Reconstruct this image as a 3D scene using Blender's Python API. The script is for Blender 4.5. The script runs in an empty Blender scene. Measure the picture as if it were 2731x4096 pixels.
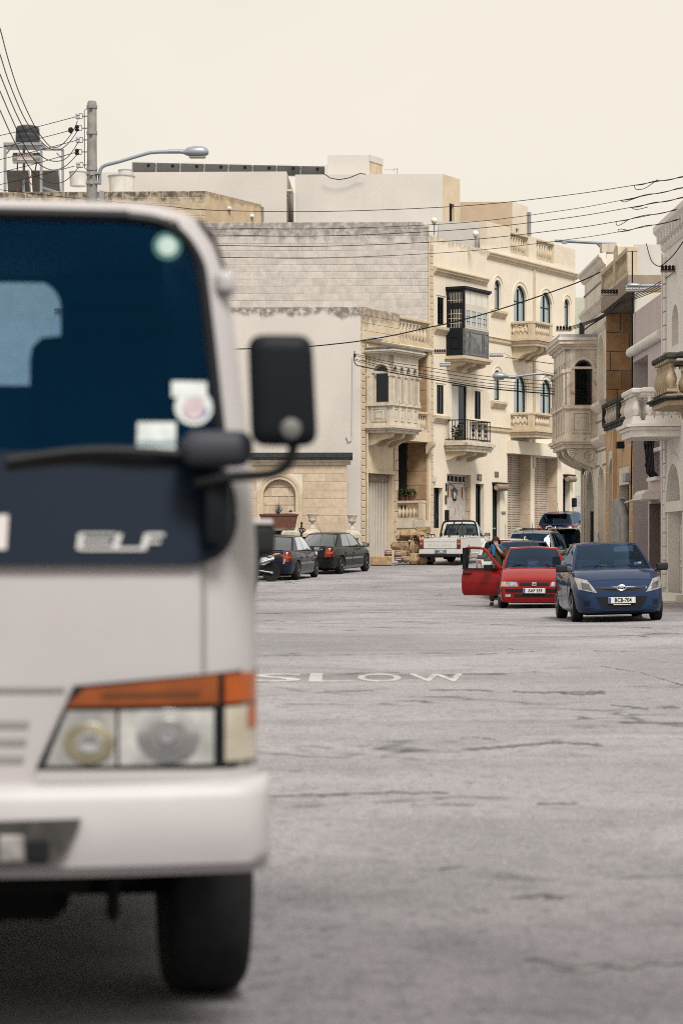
import bpy, bmesh, math, random
from mathutils import Vector, Matrix
from mathutils.bvhtree import BVHTree
random.seed(7)
R = math.radians
SC = bpy.context.scene
COL = SC.collection

# ------------------------------------------------------------------ camera, sky, sun, exposure
CAM_H = 1.3
cam_d = bpy.data.cameras.new('camera')
cam = bpy.data.objects.new('camera', cam_d)
COL.objects.link(cam)
cam.location = (0, 0, CAM_H)
cam.rotation_euler = (R(90), 0, 0)
cam_d.sensor_fit = 'VERTICAL'
cam_d.sensor_height = 36.0
cam_d.sensor_width = 24.0
cam_d.lens = 85.0
cam_d.shift_y = 0.040
cam_d.clip_end = 3000
cam_d.dof.use_dof = True
cam_d.dof.focus_distance = 62.0
cam_d.dof.aperture_fstop = 3.2
SC.camera = cam

SUN_AZ, SUN_EL = R(160), R(53)      # azimuth measured clockwise from +Y
world = bpy.data.worlds.new('World')
SC.world = world
world.use_nodes = True
nt = world.node_tree
nt.nodes.clear()
sky = nt.nodes.new('ShaderNodeTexSky')
sky.sky_type = 'NISHITA'
sky.sun_disc = False
sky.sun_elevation = SUN_EL
sky.sun_rotation = SUN_AZ
sky.dust_density = 4.0
mixn = nt.nodes.new('ShaderNodeMix')
mixn.data_type = 'RGBA'
mixn.inputs[0].default_value = 0.93          # a veil of thin even cloud over the blue sky
mixn.inputs[7].default_value = (9.5, 8.85, 7.65, 1)
cl_tc = nt.nodes.new('ShaderNodeTexCoord')
cl_n = nt.nodes.new('ShaderNodeTexNoise'); cl_n.inputs['Scale'].default_value = 5.0; cl_n.inputs['Detail'].default_value = 5; cl_n.inputs['Distortion'].default_value = .8
cl_r = nt.nodes.new('ShaderNodeMapRange'); cl_r.inputs[1].default_value = .3; cl_r.inputs[2].default_value = .7; cl_r.inputs[3].default_value = .89; cl_r.inputs[4].default_value = .96
nt.links.new(cl_tc.outputs['Generated'], cl_n.inputs['Vector']); nt.links.new(cl_n.outputs[0], cl_r.inputs[0]); nt.links.new(cl_r.outputs[0], mixn.inputs[0])
bg = nt.nodes.new('ShaderNodeBackground')
bg.inputs[1].default_value = 0.068
outw = nt.nodes.new('ShaderNodeOutputWorld')
nt.links.new(sky.outputs[0], mixn.inputs[6])
nt.links.new(mixn.outputs[2], bg.inputs[0])
nt.links.new(bg.outputs[0], outw.inputs[0])

sun_d = bpy.data.lights.new('sun', 'SUN')
sun_d.energy = 3.0
sun_d.angle = R(17)
sun_d.color = (1.0, 0.965, 0.91)
sun = bpy.data.objects.new('sun', sun_d)
COL.objects.link(sun)
sdir = Vector((math.sin(SUN_AZ) * math.cos(SUN_EL), math.cos(SUN_AZ) * math.cos(SUN_EL), math.sin(SUN_EL)))
sun.rotation_euler = sdir.to_track_quat('Z', 'Y').to_euler()

vs = SC.view_settings
vs.view_transform = 'Standard'
vs.look = 'None'
vs.exposure = 0.56
vs.gamma = 1.0
vs.use_curve_mapping = False
SC.cycles.max_bounces = 8
SC.cycles.transparent_max_bounces = 16
SC.cycles.use_denoising = False
SC.cycles.filter_width = 1.0

# ------------------------------------------------------------------ photo position -> place in the street
FP = 85.0 / 36.0 * 4096
HZ = 2212.0
def W(fx, fy, D):
    return Vector(((fx - 1365.5) / FP * D, D, CAM_H - (fy - HZ) / FP * D))
def PPM(D):
    return FP / D

GY = [(-60, 0), (50, 0), (60, .04), (70, .22), (78, .43), (84, .57), (88, .69), (92, .85), (96, .98), (100, 1.28), (104, 1.6), (110, 2.1), (120, 3.0), (160, 7), (600, 40)]
def ground(x, y):
    z = GY[0][1]
    for (a, za), (b, zb) in zip(GY, GY[1:]):
        if a <= y <= b:
            t = (y - a) / (b - a)
            z = za + (zb - za) * t
            break
        if y > b: z = zb
    c = max(0.0, x - 4.6)
    c = min(c, 3.0) * 0.03
    k = 1 - min(1, max(0, (y - 56) / 10))
    return z + c * k

# ------------------------------------------------------------------ mesh helpers
class MB:
    def __init__(s): s.v = []; s.f = []
    def add(s, vs_, fs):
        o = len(s.v)
        s.v += [Vector(p) for p in vs_]
        s.f += [tuple(i + o for i in f) for f in fs]
        return s
    def box(s, x0, x1, y0, y1, z0, z1):
        if x1 < x0: x0, x1 = x1, x0
        if y1 < y0: y0, y1 = y1, y0
        if z1 < z0: z0, z1 = z1, z0
        return s.add([(x0,y0,z0),(x1,y0,z0),(x1,y1,z0),(x0,y1,z0),(x0,y0,z1),(x1,y0,z1),(x1,y1,z1),(x0,y1,z1)],
              [(0,3,2,1),(4,5,6,7),(0,1,5,4),(1,2,6,5),(2,3,7,6),(3,0,4,7)])
    def rbox(s, x0, x1, y0, y1, z0, z1, b=.02, seg=1):
        bm = bmesh.new()
        bmesh.ops.create_cube(bm, size=1)
        for v in bm.verts:
            v.co = Vector((x0 + (v.co.x + .5) * (x1 - x0), y0 + (v.co.y + .5) * (y1 - y0), z0 + (v.co.z + .5) * (z1 - z0)))
        bmesh.ops.bevel(bm, geom=bm.edges[:], offset=b, segments=seg, affect='EDGES', profile=.6)
        s.bm(bm)
        return s
    def bm(s, bm):
        bm.verts.index_update()
        s.add([v.co.copy() for v in bm.verts], [[v.index for v in f.verts] for f in bm.faces])
        bm.free()
        return s
    def tube(s, pts, r, n=6, cap=True):
        pts = [Vector(p) for p in pts]
        rs = r if isinstance(r, (list, tuple)) else [r] * len(pts)
        o = len(s.v)
        prev = None
        for i, p in enumerate(pts):
            d = (pts[min(i + 1, len(pts) - 1)] - pts[max(i - 1, 0)])
            d = d.normalized() if d.length > 1e-9 else Vector((0, 0, 1))
            if prev is None:
                a = d.cross(Vector((0, 0, 1)))
                if a.length < .1: a = d.cross(Vector((1, 0, 0)))
            else:
                a = prev - d * prev.dot(d)
            a.normalize()
            prev = a
            b = d.cross(a)
            for k in range(n):
                t = 2 * math.pi * k / n
                s.v.append(p + (a * math.cos(t) + b * math.sin(t)) * rs[i])
        for i in range(len(pts) - 1):
            for k in range(n):
                k2 = (k + 1) % n
                s.f.append((o + i*n + k, o + i*n + k2, o + (i+1)*n + k2, o + (i+1)*n + k))
        if cap:
            s.f.append(tuple(o + k for k in range(n)))
            s.f.append(tuple(o + (len(pts)-1)*n + k for k in reversed(range(n))))
        return s
    def lathe(s, prof, n=12, c=(0, 0, 0), axis='z'):
        o = len(s.v)
        for r, h in prof:
            for k in range(n):
                t = 2 * math.pi * k / n
                p = (r * math.cos(t), r * math.sin(t), h)
                if axis == 'y': p = (p[0], p[2], p[1])
                if axis == 'x': p = (p[2], p[0], p[1])
                s.v.append(Vector(p) + Vector(c))
        for i in range(len(prof) - 1):
            for k in range(n):
                k2 = (k + 1) % n
                s.f.append((o+i*n+k, o+i*n+k2, o+(i+1)*n+k2, o+(i+1)*n+k))
        s.f.append(tuple(o + k for k in reversed(range(n))))
        s.f.append(tuple(o + (len(prof)-1)*n + k for k in range(n)))
        return s
    def prism(s, poly, plane, a, b):
        def P(p, h):
            return {'xz': (p[0], h, p[1]), 'xy': (p[0], p[1], h), 'yz': (h, p[0], p[1])}[plane]
        n = len(poly)
        return s.add([P(p, a) for p in poly] + [P(p, b) for p in poly],
              [tuple(range(n)), tuple(reversed(range(n, 2 * n)))] + [(i, n + i, n + (i+1) % n, (i+1) % n) for i in range(n)])
    def grid(s, rows, flip=False):
        o = len(s.v); m = len(rows[0])
        for r_ in rows: s.v += [Vector(p) for p in r_]
        for i in range(len(rows) - 1):
            for j in range(m - 1):
                q = (o+i*m+j, o+i*m+j+1, o+(i+1)*m+j+1, o+(i+1)*m+j)
                s.f.append(tuple(reversed(q)) if flip else q)
        return s
    def xf(s, M): s.v = [M @ p for p in s.v]; return s
    def join(s, o, M=None):
        return s.add([(M @ p) if M else p for p in o.v], o.f)
    def mesh(s, name, smooth=None, fixn=True):
        me = bpy.data.meshes.new(name)
        me.from_pydata([tuple(p) for p in s.v], [], s.f)
        if fixn:
            bm = bmesh.new(); bm.from_mesh(me)
            bmesh.ops.recalc_face_normals(bm, faces=bm.faces[:])
            bm.to_mesh(me); bm.free()
        if smooth is not None:
            me.polygons.foreach_set('use_smooth', [True] * len(me.polygons))
            me.set_sharp_from_angle(angle=R(smooth))
        me.update()
        return me

def put(name, me, mat, parent=None, loc=None, rot=None, scale=None):
    o = bpy.data.objects.new(name, me)
    COL.objects.link(o)
    if mat is not None and isinstance(me, bpy.types.Mesh) and len(me.materials) == 0:
        me.materials.append(mat)
    if parent is not None: o.parent = parent
    if loc is not None: o.location = loc
    if rot is not None: o.rotation_euler = rot
    if scale is not None: o.scale = scale
    return o
def B(name, mb, mat, parent=None, smooth=None, loc=None, rot=None, fixn=True):
    return put(name, mb.mesh(name, smooth, fixn), mat, parent, loc, rot)
def tag(o, label, cat=None, group=None, kind=None):
    if label: o['label'] = label
    if cat: o['category'] = cat
    if group: o['group'] = group
    if kind: o['kind'] = kind
    return o
def thing(name, label, cat, loc=(0,0,0), rotz=0, group=None):
    o = bpy.data.objects.new(name, None); COL.objects.link(o)
    o.location = loc; o.rotation_euler = (0, 0, rotz)
    o.empty_display_size = .2
    return tag(o, label, cat, group)
def T(x=0, y=0, z=0, rz=0): return Matrix.Translation((x, y, z)) @ Matrix.Rotation(rz, 4, 'Z')
def text_mesh(s, size=1.0, depth=0.0, spacing=1.0, bold=0.0, align='CENTER', sx=1.0):
    cu = bpy.data.curves.new('lettering', 'FONT')
    cu.body = s; cu.size = size; cu.extrude = depth; cu.space_character = spacing; cu.offset = bold
    cu.align_x = align; cu.align_y = 'CENTER'; cu.resolution_u = 3
    o = bpy.data.objects.new('lettering_tmp', cu); COL.objects.link(o)
    dg = bpy.context.evaluated_depsgraph_get()
    me = bpy.data.meshes.new_from_object(o.evaluated_get(dg))
    bpy.data.objects.remove(o)
    if sx != 1.0: me.transform(Matrix.Diagonal((sx, 1, 1, 1)))
    me.materials.clear()
    return me

# ------------------------------------------------------------------ materials
MATS = {}
def M(name, col, rough=.8, var=.10, scale=2.0, bump=0.0, bscale=30, metal=0.0, coat=0.0, rnd=0.0, spec=.5,
      stain=None, streak=None, blotch=None, tile_rnd=None):
    """plain procedural surface: base colour + noise variation; optional per-object tint, dirt below a coping (stain),
    rain streaks and blotches of another colour"""
    if name in MATS: return MATS[name]
    m = bpy.data.materials.new(name); m.use_nodes = True
    t = m.node_tree; n = t.nodes; L = t.links
    bs = n['Principled BSDF']
    if max(col) < .07 and spec == .5: spec = .12          # dull dark surfaces
    bs.inputs['Roughness'].default_value = rough
    bs.inputs['Metallic'].default_value = metal
    bs.inputs['Specular IOR Level'].default_value = spec
    bs.inputs['Coat Weight'].default_value = coat
    bs.inputs['Coat Roughness'].default_value = .03
    bs.inputs['Coat IOR'].default_value = 1.36
    geo = n.new('ShaderNodeNewGeometry')
    cur = None
    def mixc(fac, a, b, blend='MIX'):
        x = n.new('ShaderNodeMix'); x.data_type = 'RGBA'; x.blend_type = blend
        for s_, v in ((0, fac), (6, a), (7, b)):
            if isinstance(v, (int, float)): x.inputs[s_].default_value = v
            elif isinstance(v, tuple): x.inputs[s_].default_value = (*v, 1) if len(v) == 3 else v
            else: L.new(v, x.inputs[s_])
        return x.outputs[2]
    def noise(sc, det=3, scl=None, dist=0.0):
        x = n.new('ShaderNodeTexNoise'); x.inputs['Scale'].default_value = sc; x.inputs['Detail'].default_value = det
        x.inputs['Distortion'].default_value = dist
        if scl:
            mp = n.new('ShaderNodeMapping'); mp.inputs['Scale'].default_value = scl
            L.new(geo.outputs['Position'], mp.inputs[0]); L.new(mp.outputs[0], x.inputs['Vector'])
        else: L.new(geo.outputs['Position'], x.inputs['Vector'])
        return x.outputs[0]
    def ramp(v, a, b, lo=0.0, hi=1.0):
        x = n.new('ShaderNodeMapRange'); x.inputs[1].default_value = a; x.inputs[2].default_value = b
        x.inputs[3].default_value = lo; x.inputs[4].default_value = hi; x.interpolation_type = 'SMOOTHSTEP'
        L.new(v, x.inputs[0]); return x.outputs[0]
    def math_(op, a, b):
        x = n.new('ShaderNodeMath'); x.operation = op
        for i, v in enumerate((a, b)):
            if isinstance(v, (int, float)): x.inputs[i].default_value = v
            else: L.new(v, x.inputs[i])
        return x.outputs[0]
    c3 = tuple(v * (.80 if max(col) > .22 else 1.0) for v in col)
    if var > 0:
        lo = tuple(max(0, c * (1 - var)) for c in c3); hi = tuple(min(1, c * (1 + var)) for c in c3)
        f = ramp(noise(scale, 5), .3, .7)
        cur = mixc(f, lo, hi)
        f2 = ramp(noise(scale * 9, 3), .3, .75)
        cur = mixc(math_('MULTIPLY', f2, min(1, var * 1.3)), cur, tuple(c * .8 for c in c3))
    else:
        cur = mixc(0.0, c3, c3)
    if rnd > 0:
        oi = n.new('ShaderNodeObjectInfo')
        f = ramp(oi.outputs['Random'], 0, 1, 1 - rnd, 1 + rnd * .5)
        hs = n.new('ShaderNodeHueSaturation'); L.new(f, hs.inputs['Value']); L.new(cur, hs.inputs['Color'])
        cur = hs.outputs[0]
    if blotch:
        bc, bs_, lo, hi = blotch
        cur = mixc(ramp(noise(bs_, 6, None, .6), lo, hi), cur, bc)
    if streak:
        sc_, amt = streak
        f = ramp(noise(1.0, 4, (4.5, 4.5, .28)), .5, .75)
        cur = mixc(math_('MULTIPLY', f, amt), cur, sc_)
    if stain:
        ztop, dep, sc_, amt = stain
        sx = n.new('ShaderNodeSeparateXYZ'); L.new(geo.outputs['Position'], sx.inputs[0])
        g = ramp(sx.outputs[2], ztop - dep, ztop)
        nz = noise(1.0, 5, (2.2, 2.2, .7), .4)
        f = ramp(math_('ADD', math_('MULTIPLY', g, .62), nz), .72, 1.02)
        f3 = ramp(noise(5, 6), .22, .62)
        cur = mixc(math_('MULTIPLY', math_('MULTIPLY', f, f3), amt), cur, sc_)
    L.new(cur, bs.inputs['Base Color'])
    if bump > 0:
        bp = n.new('ShaderNodeBump'); bp.inputs['Strength'].default_value = bump; bp.inputs['Distance'].default_value = .02
        L.new(noise(bscale, 5), bp.inputs['Height']); L.new(bp.outputs[0], bs.inputs['Normal'])
    MATS[name] = m
    return m
def GLASS(name, tint=(.30,.38,.46), rough=.02, refl=1.0, gcol=(.75,.87,1.0)):
    if name in MATS: return MATS[name]
    m = bpy.data.materials.new(name); m.use_nodes = True
    t = m.node_tree; n = t.nodes; L = t.links
    n.remove(n['Principled BSDF'])
    tr = n.new('ShaderNodeBsdfTransparent'); tr.inputs[0].default_value = (*tint, 1)
    gl = n.new('ShaderNodeBsdfGlossy'); gl.inputs['Roughness'].default_value = rough; gl.inputs['Color'].default_value = (*gcol, 1)
    fr = n.new('ShaderNodeFresnel'); fr.inputs[0].default_value = 1.5
    mu = n.new('ShaderNodeMath'); mu.operation = 'MULTIPLY'; mu.inputs[1].default_value = refl; mu.use_clamp = True
    L.new(fr.outputs[0], mu.inputs[0])
    mx = n.new('ShaderNodeMixShader')
    L.new(mu.outputs[0], mx.inputs[0]); L.new(tr.outputs[0], mx.inputs[1]); L.new(gl.outputs[0], mx.inputs[2])
    L.new(mx.outputs[0], n['Material Output'].inputs[0])
    MATS[name] = m
    return m

STONE = (.60, .50, .355)
m_cream = M('cream_plaster', (.72, .64, .52), .9, .06, .8, .15, 60, streak=((.52, .42, .29), .25))
m_creamB = M('cream_limewash', (.68, .575, .425), .9, .05, .8, .1, 60, streak=((.55, .45, .31), .2))
m_plaster = M('grey_white_plaster', (.60, .57, .55), .9, .05, .7, .12, 50, streak=((.46, .42, .37), .25))
m_stone = M('pale_limestone', (.60, .495, .355), .88, .10, 3, .3, 30, streak=((.36, .30, .22), .35))
m_stone_w = M('weathered_carved_limestone', (.64, .57, .47), .88, .10, 3, .3, 30, streak=((.20, .17, .14), .55))
m_annex = M('golden_limestone_block', (.585, .47, .35), .9, .10, 5, .25, 30, rnd=.10)
m_mortar = M('pale_mortar', (.70, .63, .53), .9, .05)
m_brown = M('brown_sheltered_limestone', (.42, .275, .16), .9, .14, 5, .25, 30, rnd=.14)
m_orange = M('orange_limestone_block', (.52, .30, .15), .92, .16, 4, .35, 26, rnd=.22, blotch=((.13, .095, .06), 1.3, .55, .75))
m_black = M('black_paint', (.012, .013, .016), .45, .05)
m_iron = M('wrought_iron', (.015, .015, .017), .5, .05)
m_grey_metal = M('galvanised_steel', (.33, .35, .38), .45, .08, metal=.6)
m_wire = M('wire_sheath', (.025, .012, .014), .6, 0)
m_wireb = M('black_cable_sheath', (.008, .008, .009), .6, 0)
m_ceramic = M('glazed_insulator', (.45, .47, .50), .25, .05)
m_ceramic_d = M('brown_glazed_insulator', (.02, .014, .014), .3, .05)
m_glass_d = GLASS('window_glass', (.10, .13, .13), .02, 1.0)
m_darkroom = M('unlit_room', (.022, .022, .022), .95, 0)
m_green = M('dark_green_paint', (.012, .028, .026), .4, .05)
# ------------------------------------------------------------------ architecture helpers
class Frame:
    """vertical facade plane: x along the facade (to the viewer's right), y into the building, z up"""
    def __init__(s, ox, oy, rz):
        s.o = Vector((ox, oy, 0)); s.rz = rz
        s.ux = Vector((math.cos(rz), math.sin(rz), 0)); s.uy = Vector((-math.sin(rz), math.cos(rz), 0))
    def at(s, fx, fy=HZ, off=0.0):
        d = Vector(((fx - 1365.5) / FP, 1.0, -(fy - HZ) / FP))
        c = Vector((0, 0, CAM_H))
        k = ((s.o - c).dot(s.uy) + off) / d.dot(s.uy)
        p = c + d * k
        q = p - s.o
        return q.dot(s.ux), p.z
    def x(s, fx, off=0.0): return s.at(fx, HZ, off)[0]
    def z(s, fx, fy, off=0.0): return s.at(fx, fy, off)[1]
    def world(s, x, y, z): return s.o + s.ux * x + s.uy * y + Vector((0, 0, z))

def arc_pts(xa, xb, zs, rise, n=12):
    c = (xa + xb) / 2; h = (xb - xa) / 2
    return [(c - h * math.cos(math.pi * k / n), zs + rise * math.sin(math.pi * k / n)) for k in range(n + 1)]
def wall_mb(x0, x1, z0, z1, ops=(), thick=.4, rim=True):
    """front sheet at y=0 with openings (xa, xb, za, zb, rise, depth); rise>0 makes the top an arch"""
    mb = MB()
    xs = sorted(set([x0, x1] + [v for o in ops for v in (o[0], o[1])]))
    zs = sorted(set([z0, z1] + [v for o in ops for v in (o[2], o[3])]))
    xs = [v for v in xs if x0 - 1e-6 <= v <= x1 + 1e-6]; zs = [v for v in zs if z0 - 1e-6 <= v <= z1 + 1e-6]
    for a, b in zip(xs, xs[1:]):
        for c, d in zip(zs, zs[1:]):
            mx, mz = (a + b) / 2, (c + d) / 2
            if any(o[0] < mx < o[1] and o[2] < mz < o[3] for o in ops): continue
            mb.add([(a,0,c),(b,0,c),(b,0,d),(a,0,d)], [(0,1,2,3)])
    for xa, xb, za, zb, rise, dep in ops:
        if rise > 0:
            pts = arc_pts(xa, xb, zb - rise, rise)
            for (pa, pb) in zip(pts, pts[1:]):
                mb.add([(pa[0],0,pa[1]),(pb[0],0,pb[1]),(pb[0],0,zb),(pa[0],0,zb)], [(0,1,2,3)])
                mb.add([(pa[0],0,pa[1]),(pb[0],0,pb[1]),(pb[0],dep,pb[1]),(pa[0],dep,pa[1])], [(0,3,2,1)])
            zt = zb - rise
        else:
            zt = zb
            mb.add([(xa,0,zb),(xb,0,zb),(xb,dep,zb),(xa,dep,zb)], [(0,3,2,1)])
        mb.add([(xa,0,za),(xa,0,zt),(xa,dep,zt),(xa,dep,za)], [(0,3,2,1)])
        mb.add([(xb,0,za),(xb,0,zt),(xb,dep,zt),(xb,dep,za)], [(0,1,2,3)])
        mb.add([(xa,0,za),(xb,0,za),(xb,dep,za),(xa,dep,za)], [(0,1,2,3)])
    if rim:
        mb.add([(x0,0,z1),(x1,0,z1),(x1,thick,z1),(x0,thick,z1)], [(0,1,2,3)])
        mb.add([(x0,0,z0),(x0,0,z1),(x0,thick,z1),(x0,thick,z0)], [(0,3,2,1)])
        mb.add([(x1,0,z0),(x1,0,z1),(x1,thick,z1),(x1,thick,z0)], [(0,1,2,3)])
        mb.add([(x0,thick,z0),(x1,thick,z0),(x1,thick,z1),(x0,thick,z1)], [(0,3,2,1)]) if not ops else None
    return mb
def frame_mb(xa, xb, za, zb, rise=0, b=.06, d=.06, y=0.0):
    """a border bar following a rectangular or arched opening"""
    mb = MB()
    zt = zb - rise
    mb.box(xa, xa + b, y, y + d, za, zt); mb.box(xb - b, xb, y, y + d, za, zt)
    mb.box(xa + b, xb - b, y, y + d, za, za + b)
    if rise > 0:
        o = arc_pts(xa, xb, zt, rise); i = arc_pts(xa + b, xb - b, zt, max(.01, rise - b))
        for k in range(len(o) - 1):
            a, c, e, g = o[k], o[k+1], i[k+1], i[k]
            mb.prism([a, c, e, g], 'xz', y, y + d)
    else:
        mb.box(xa + b, xb - b, y, y + d, zb - b, zb)
    return mb
def pane_mb(xa, xb, za, zb, rise=0, y=0.0, t=.01):
    zt = zb - rise
    poly = [(xa, za), (xb, za)] + (list(reversed(arc_pts(xa, xb, zt, rise))) if rise > 0 else [(xb, zb), (xa, zb)])
    return MB().prism(poly, 'xz', y, y + t)
def window(parent, xa, xb, za, zb, rise=0, dep=.2, fm=None, gm=None, mull=1, bars=(), xfm=None, name='window', b=.06, back=True):
    fm = fm or m_green; gm = gm or m_glass_d
    fr = frame_mb(xa, xb, za, zb, rise, b, .05, dep - .045)
    for k in range(mull):
        x = xa + (xb - xa) * (k + 1) / (mull + 1)
        fr.box(x - b * .55, x + b * .55, dep - .05, dep, za + b, zb - max(b, rise * .25))
    for z in bars: fr.box(xa + b, xb - b, dep - .046, dep - .002, z - b * .4, z + b * .4)
    pn = pane_mb(xa + .01, xb - .01, za + .01, zb - .01, max(0, rise - .01), dep - .02)
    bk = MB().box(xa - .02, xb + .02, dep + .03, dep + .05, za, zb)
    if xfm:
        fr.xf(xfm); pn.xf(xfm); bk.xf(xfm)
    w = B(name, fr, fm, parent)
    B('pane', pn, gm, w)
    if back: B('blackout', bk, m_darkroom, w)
    return w
def mould_mb(xa, xb, z, prof, ret=True):
    """horizontal moulding: prof = [(out, dz)...] seen in section, out = distance in front of the wall"""
    mb = MB()
    poly = [(0.0, prof[0][1])] + list(prof) + [(0.0, prof[-1][1])]
    pts = [(-o, z + dz) for o, dz in poly]
    return mb.prism(pts, 'yz', xa, xb)
CORN = [(.03, -.22), (.05, -.22), (.06, -.16), (.13, -.10), (.14, -.04), (.18, 0), (.18, .05), (.05, .09)]
BALPROF = [(.075, 0), (.075, .07), (.045, .09), (.05, .12), (.085, .22), (.09, .30), (.075, .38), (.045, .48), (.035, .56), (.05, .60), (.04, .63), (.07, .66), (.07, .72)]
_bal = {}
def baluster_mesh(h, r=1.0, n=8, mat=None):
    k = (round(h, 2), round(r, 2), n, mat.name if mat else '')
    if k not in _bal:
        s = h / .72
        mb = MB()
        q = .075 * r
        mb.box(-q, q, -q, q, 0, .07 * s); mb.box(-q * .95, q * .95, -q * .95, q * .95, .66 * s, .72 * s)
        mb.lathe([(a * r, z * s) for a, z in BALPROF[2:11]], n)
        _bal[k] = mb.mesh('baluster', 40)
    return _bal[k]
def balustrade(parent, p0, p1, z0, h, mat, n, rail=.10, base=.06, w=.22, piers=(True, True), r=1.0, name='balustrade', mrail=None, seg=8, pw=.22):
    """p0, p1 local (x, y); solid rails and piers in one mesh, each baluster a part of it"""
    p0 = Vector((*p0, 0)); p1 = Vector((*p1, 0)); d = p1 - p0; Ln = d.length
    A = T(p0.x, p0.y, z0, math.atan2(d.y, d.x))
    mb = MB().rbox(-.02, Ln + .02, -w/2, w/2, h - rail, h, .015)
    mb.box(0, Ln, -w * .42, w * .42, 0, base)
    a, b_ = 0, Ln
    if piers[0]: mb.box(0, pw, -w * .46, w * .46, base, h - rail); a = pw
    if piers[1]: mb.box(Ln - pw, Ln, -w * .46, w * .46, base, h - rail); b_ = Ln - pw
    o = B(name, mb.xf(A), mrail or mat, parent)
    bm_ = baluster_mesh(h - rail - base, r, seg, mat)
    for k in range(n):
        x = a + (b_ - a) * (k + .5) / n
        p = A @ Vector((x, 0, base))
        put('baluster', bm_, mat, o, p, (0, 0, math.atan2(d.y, d.x)))
    return o
_bl = {}
def block_mesh(w, h, d=.06, mat=None):
    k = (round(w, 2), round(h, 2), mat.name if mat else '')
    if k not in _bl:
        bm = bmesh.new(); bmesh.ops.create_cube(bm, size=1)
        for v in bm.verts: v.co = Vector((v.co.x * k[0], (v.co.y) * d, v.co.z * k[1]))
        bmesh.ops.bevel(bm, geom=[e for e in bm.edges if all(v.co.y < 0 for v in e.verts)], offset=.008, segments=1, affect='EDGES')
        _bl[k] = MB().bm(bm).mesh('stone_block')
    return _bl[k]
def block_wall(parent, xa, xb, za, zb, ch, bw, mat, y=0.0, j=.018, xfm=None, holes=(), name='stone_block', limit=None, topcut=None, jit=.25, proud=.012):
    """coursed blocks, each an object of its own, standing a little proud of the wall sheet behind"""
    rnd = random.Random(int(xa * 100 + za * 10))
    n = max(1, round((zb - za) / ch)); ch = (zb - za) / n
    A = xfm or Matrix.Identity(4)
    rz = A.to_euler().z
    for i in range(n):
        z0 = za + i * ch; z1 = z0 + ch
        x = xa - (rnd.random() * .5 + (i % 2) * .5) * bw
        while x < xb - .02:
            w = bw * (1 + (rnd.random() - .5) * jit)
            a, b_ = max(x, xa), min(x + w, xb)
            x += w
            if xb - x < .15 * bw: b_ = xb; x = xb
            if b_ - a < .08: continue
            segs = [(a, b_)]
            for hx0, hx1, hz0, hz1 in holes:
                if z1 > hz0 + .02 and z0 < hz1 - .02:
                    ns = []
                    for s0, s1 in segs:
                        if s1 <= hx0 or s0 >= hx1: ns.append((s0, s1)); continue
                        if s0 < hx0: ns.append((s0, hx0))
                        if s1 > hx1: ns.append((hx1, s1))
                    segs = ns
            for s0, s1 in segs:
                zt = z1
                if topcut:
                    zt = min(z1, topcut((s0 + s1) / 2))
                if s1 - s0 < .06 or zt - z0 < .05: continue
                w_ = round(s1 - s0 - j, 2)
                me = block_mesh(w_, zt - z0 - j, .06, mat)
                p = A @ Vector(((s0 + s1) / 2, y + .03 - proud - rnd.random() * .004, (z0 + zt) / 2))
                put(name, me, mat, parent, p, (0, 0, rz))
def quoins(parent, x0, x1, za, zb, h, mat, y=-.03, side=False):
    n = int((zb - za) / h)
    mb = MB().rbox(x0, x1, y, y + .1, 0, h * .86, .012)
    me = mb.mesh('quoin')
    for k in range(n):
        put('quoin', me, mat, parent, (0, 0, za + k * h))
def bracket_mb(x0, x1, p, z, h):
    """scroll corbel in section (y out, z), extruded along x"""
    pts = [(0, z), (-p, z), (-p, z - h * .22), (-p * .93, z - h * .38), (-p * .78, z - h * .46), (-p * .62, z - h * .5), (-p * .45, z - h * .62), (-p * .34, z - h * .8), (-p * .2, z - h * .93), (0, z - h)]
    return MB().prism(pts, 'yz', x0, x1)
def core(parent, x0, x1, y0, y1, z0, z1, mat):
    return B('wall', MB().box(x0, x1, y0, y1, z0, z1), mat, parent)
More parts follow.
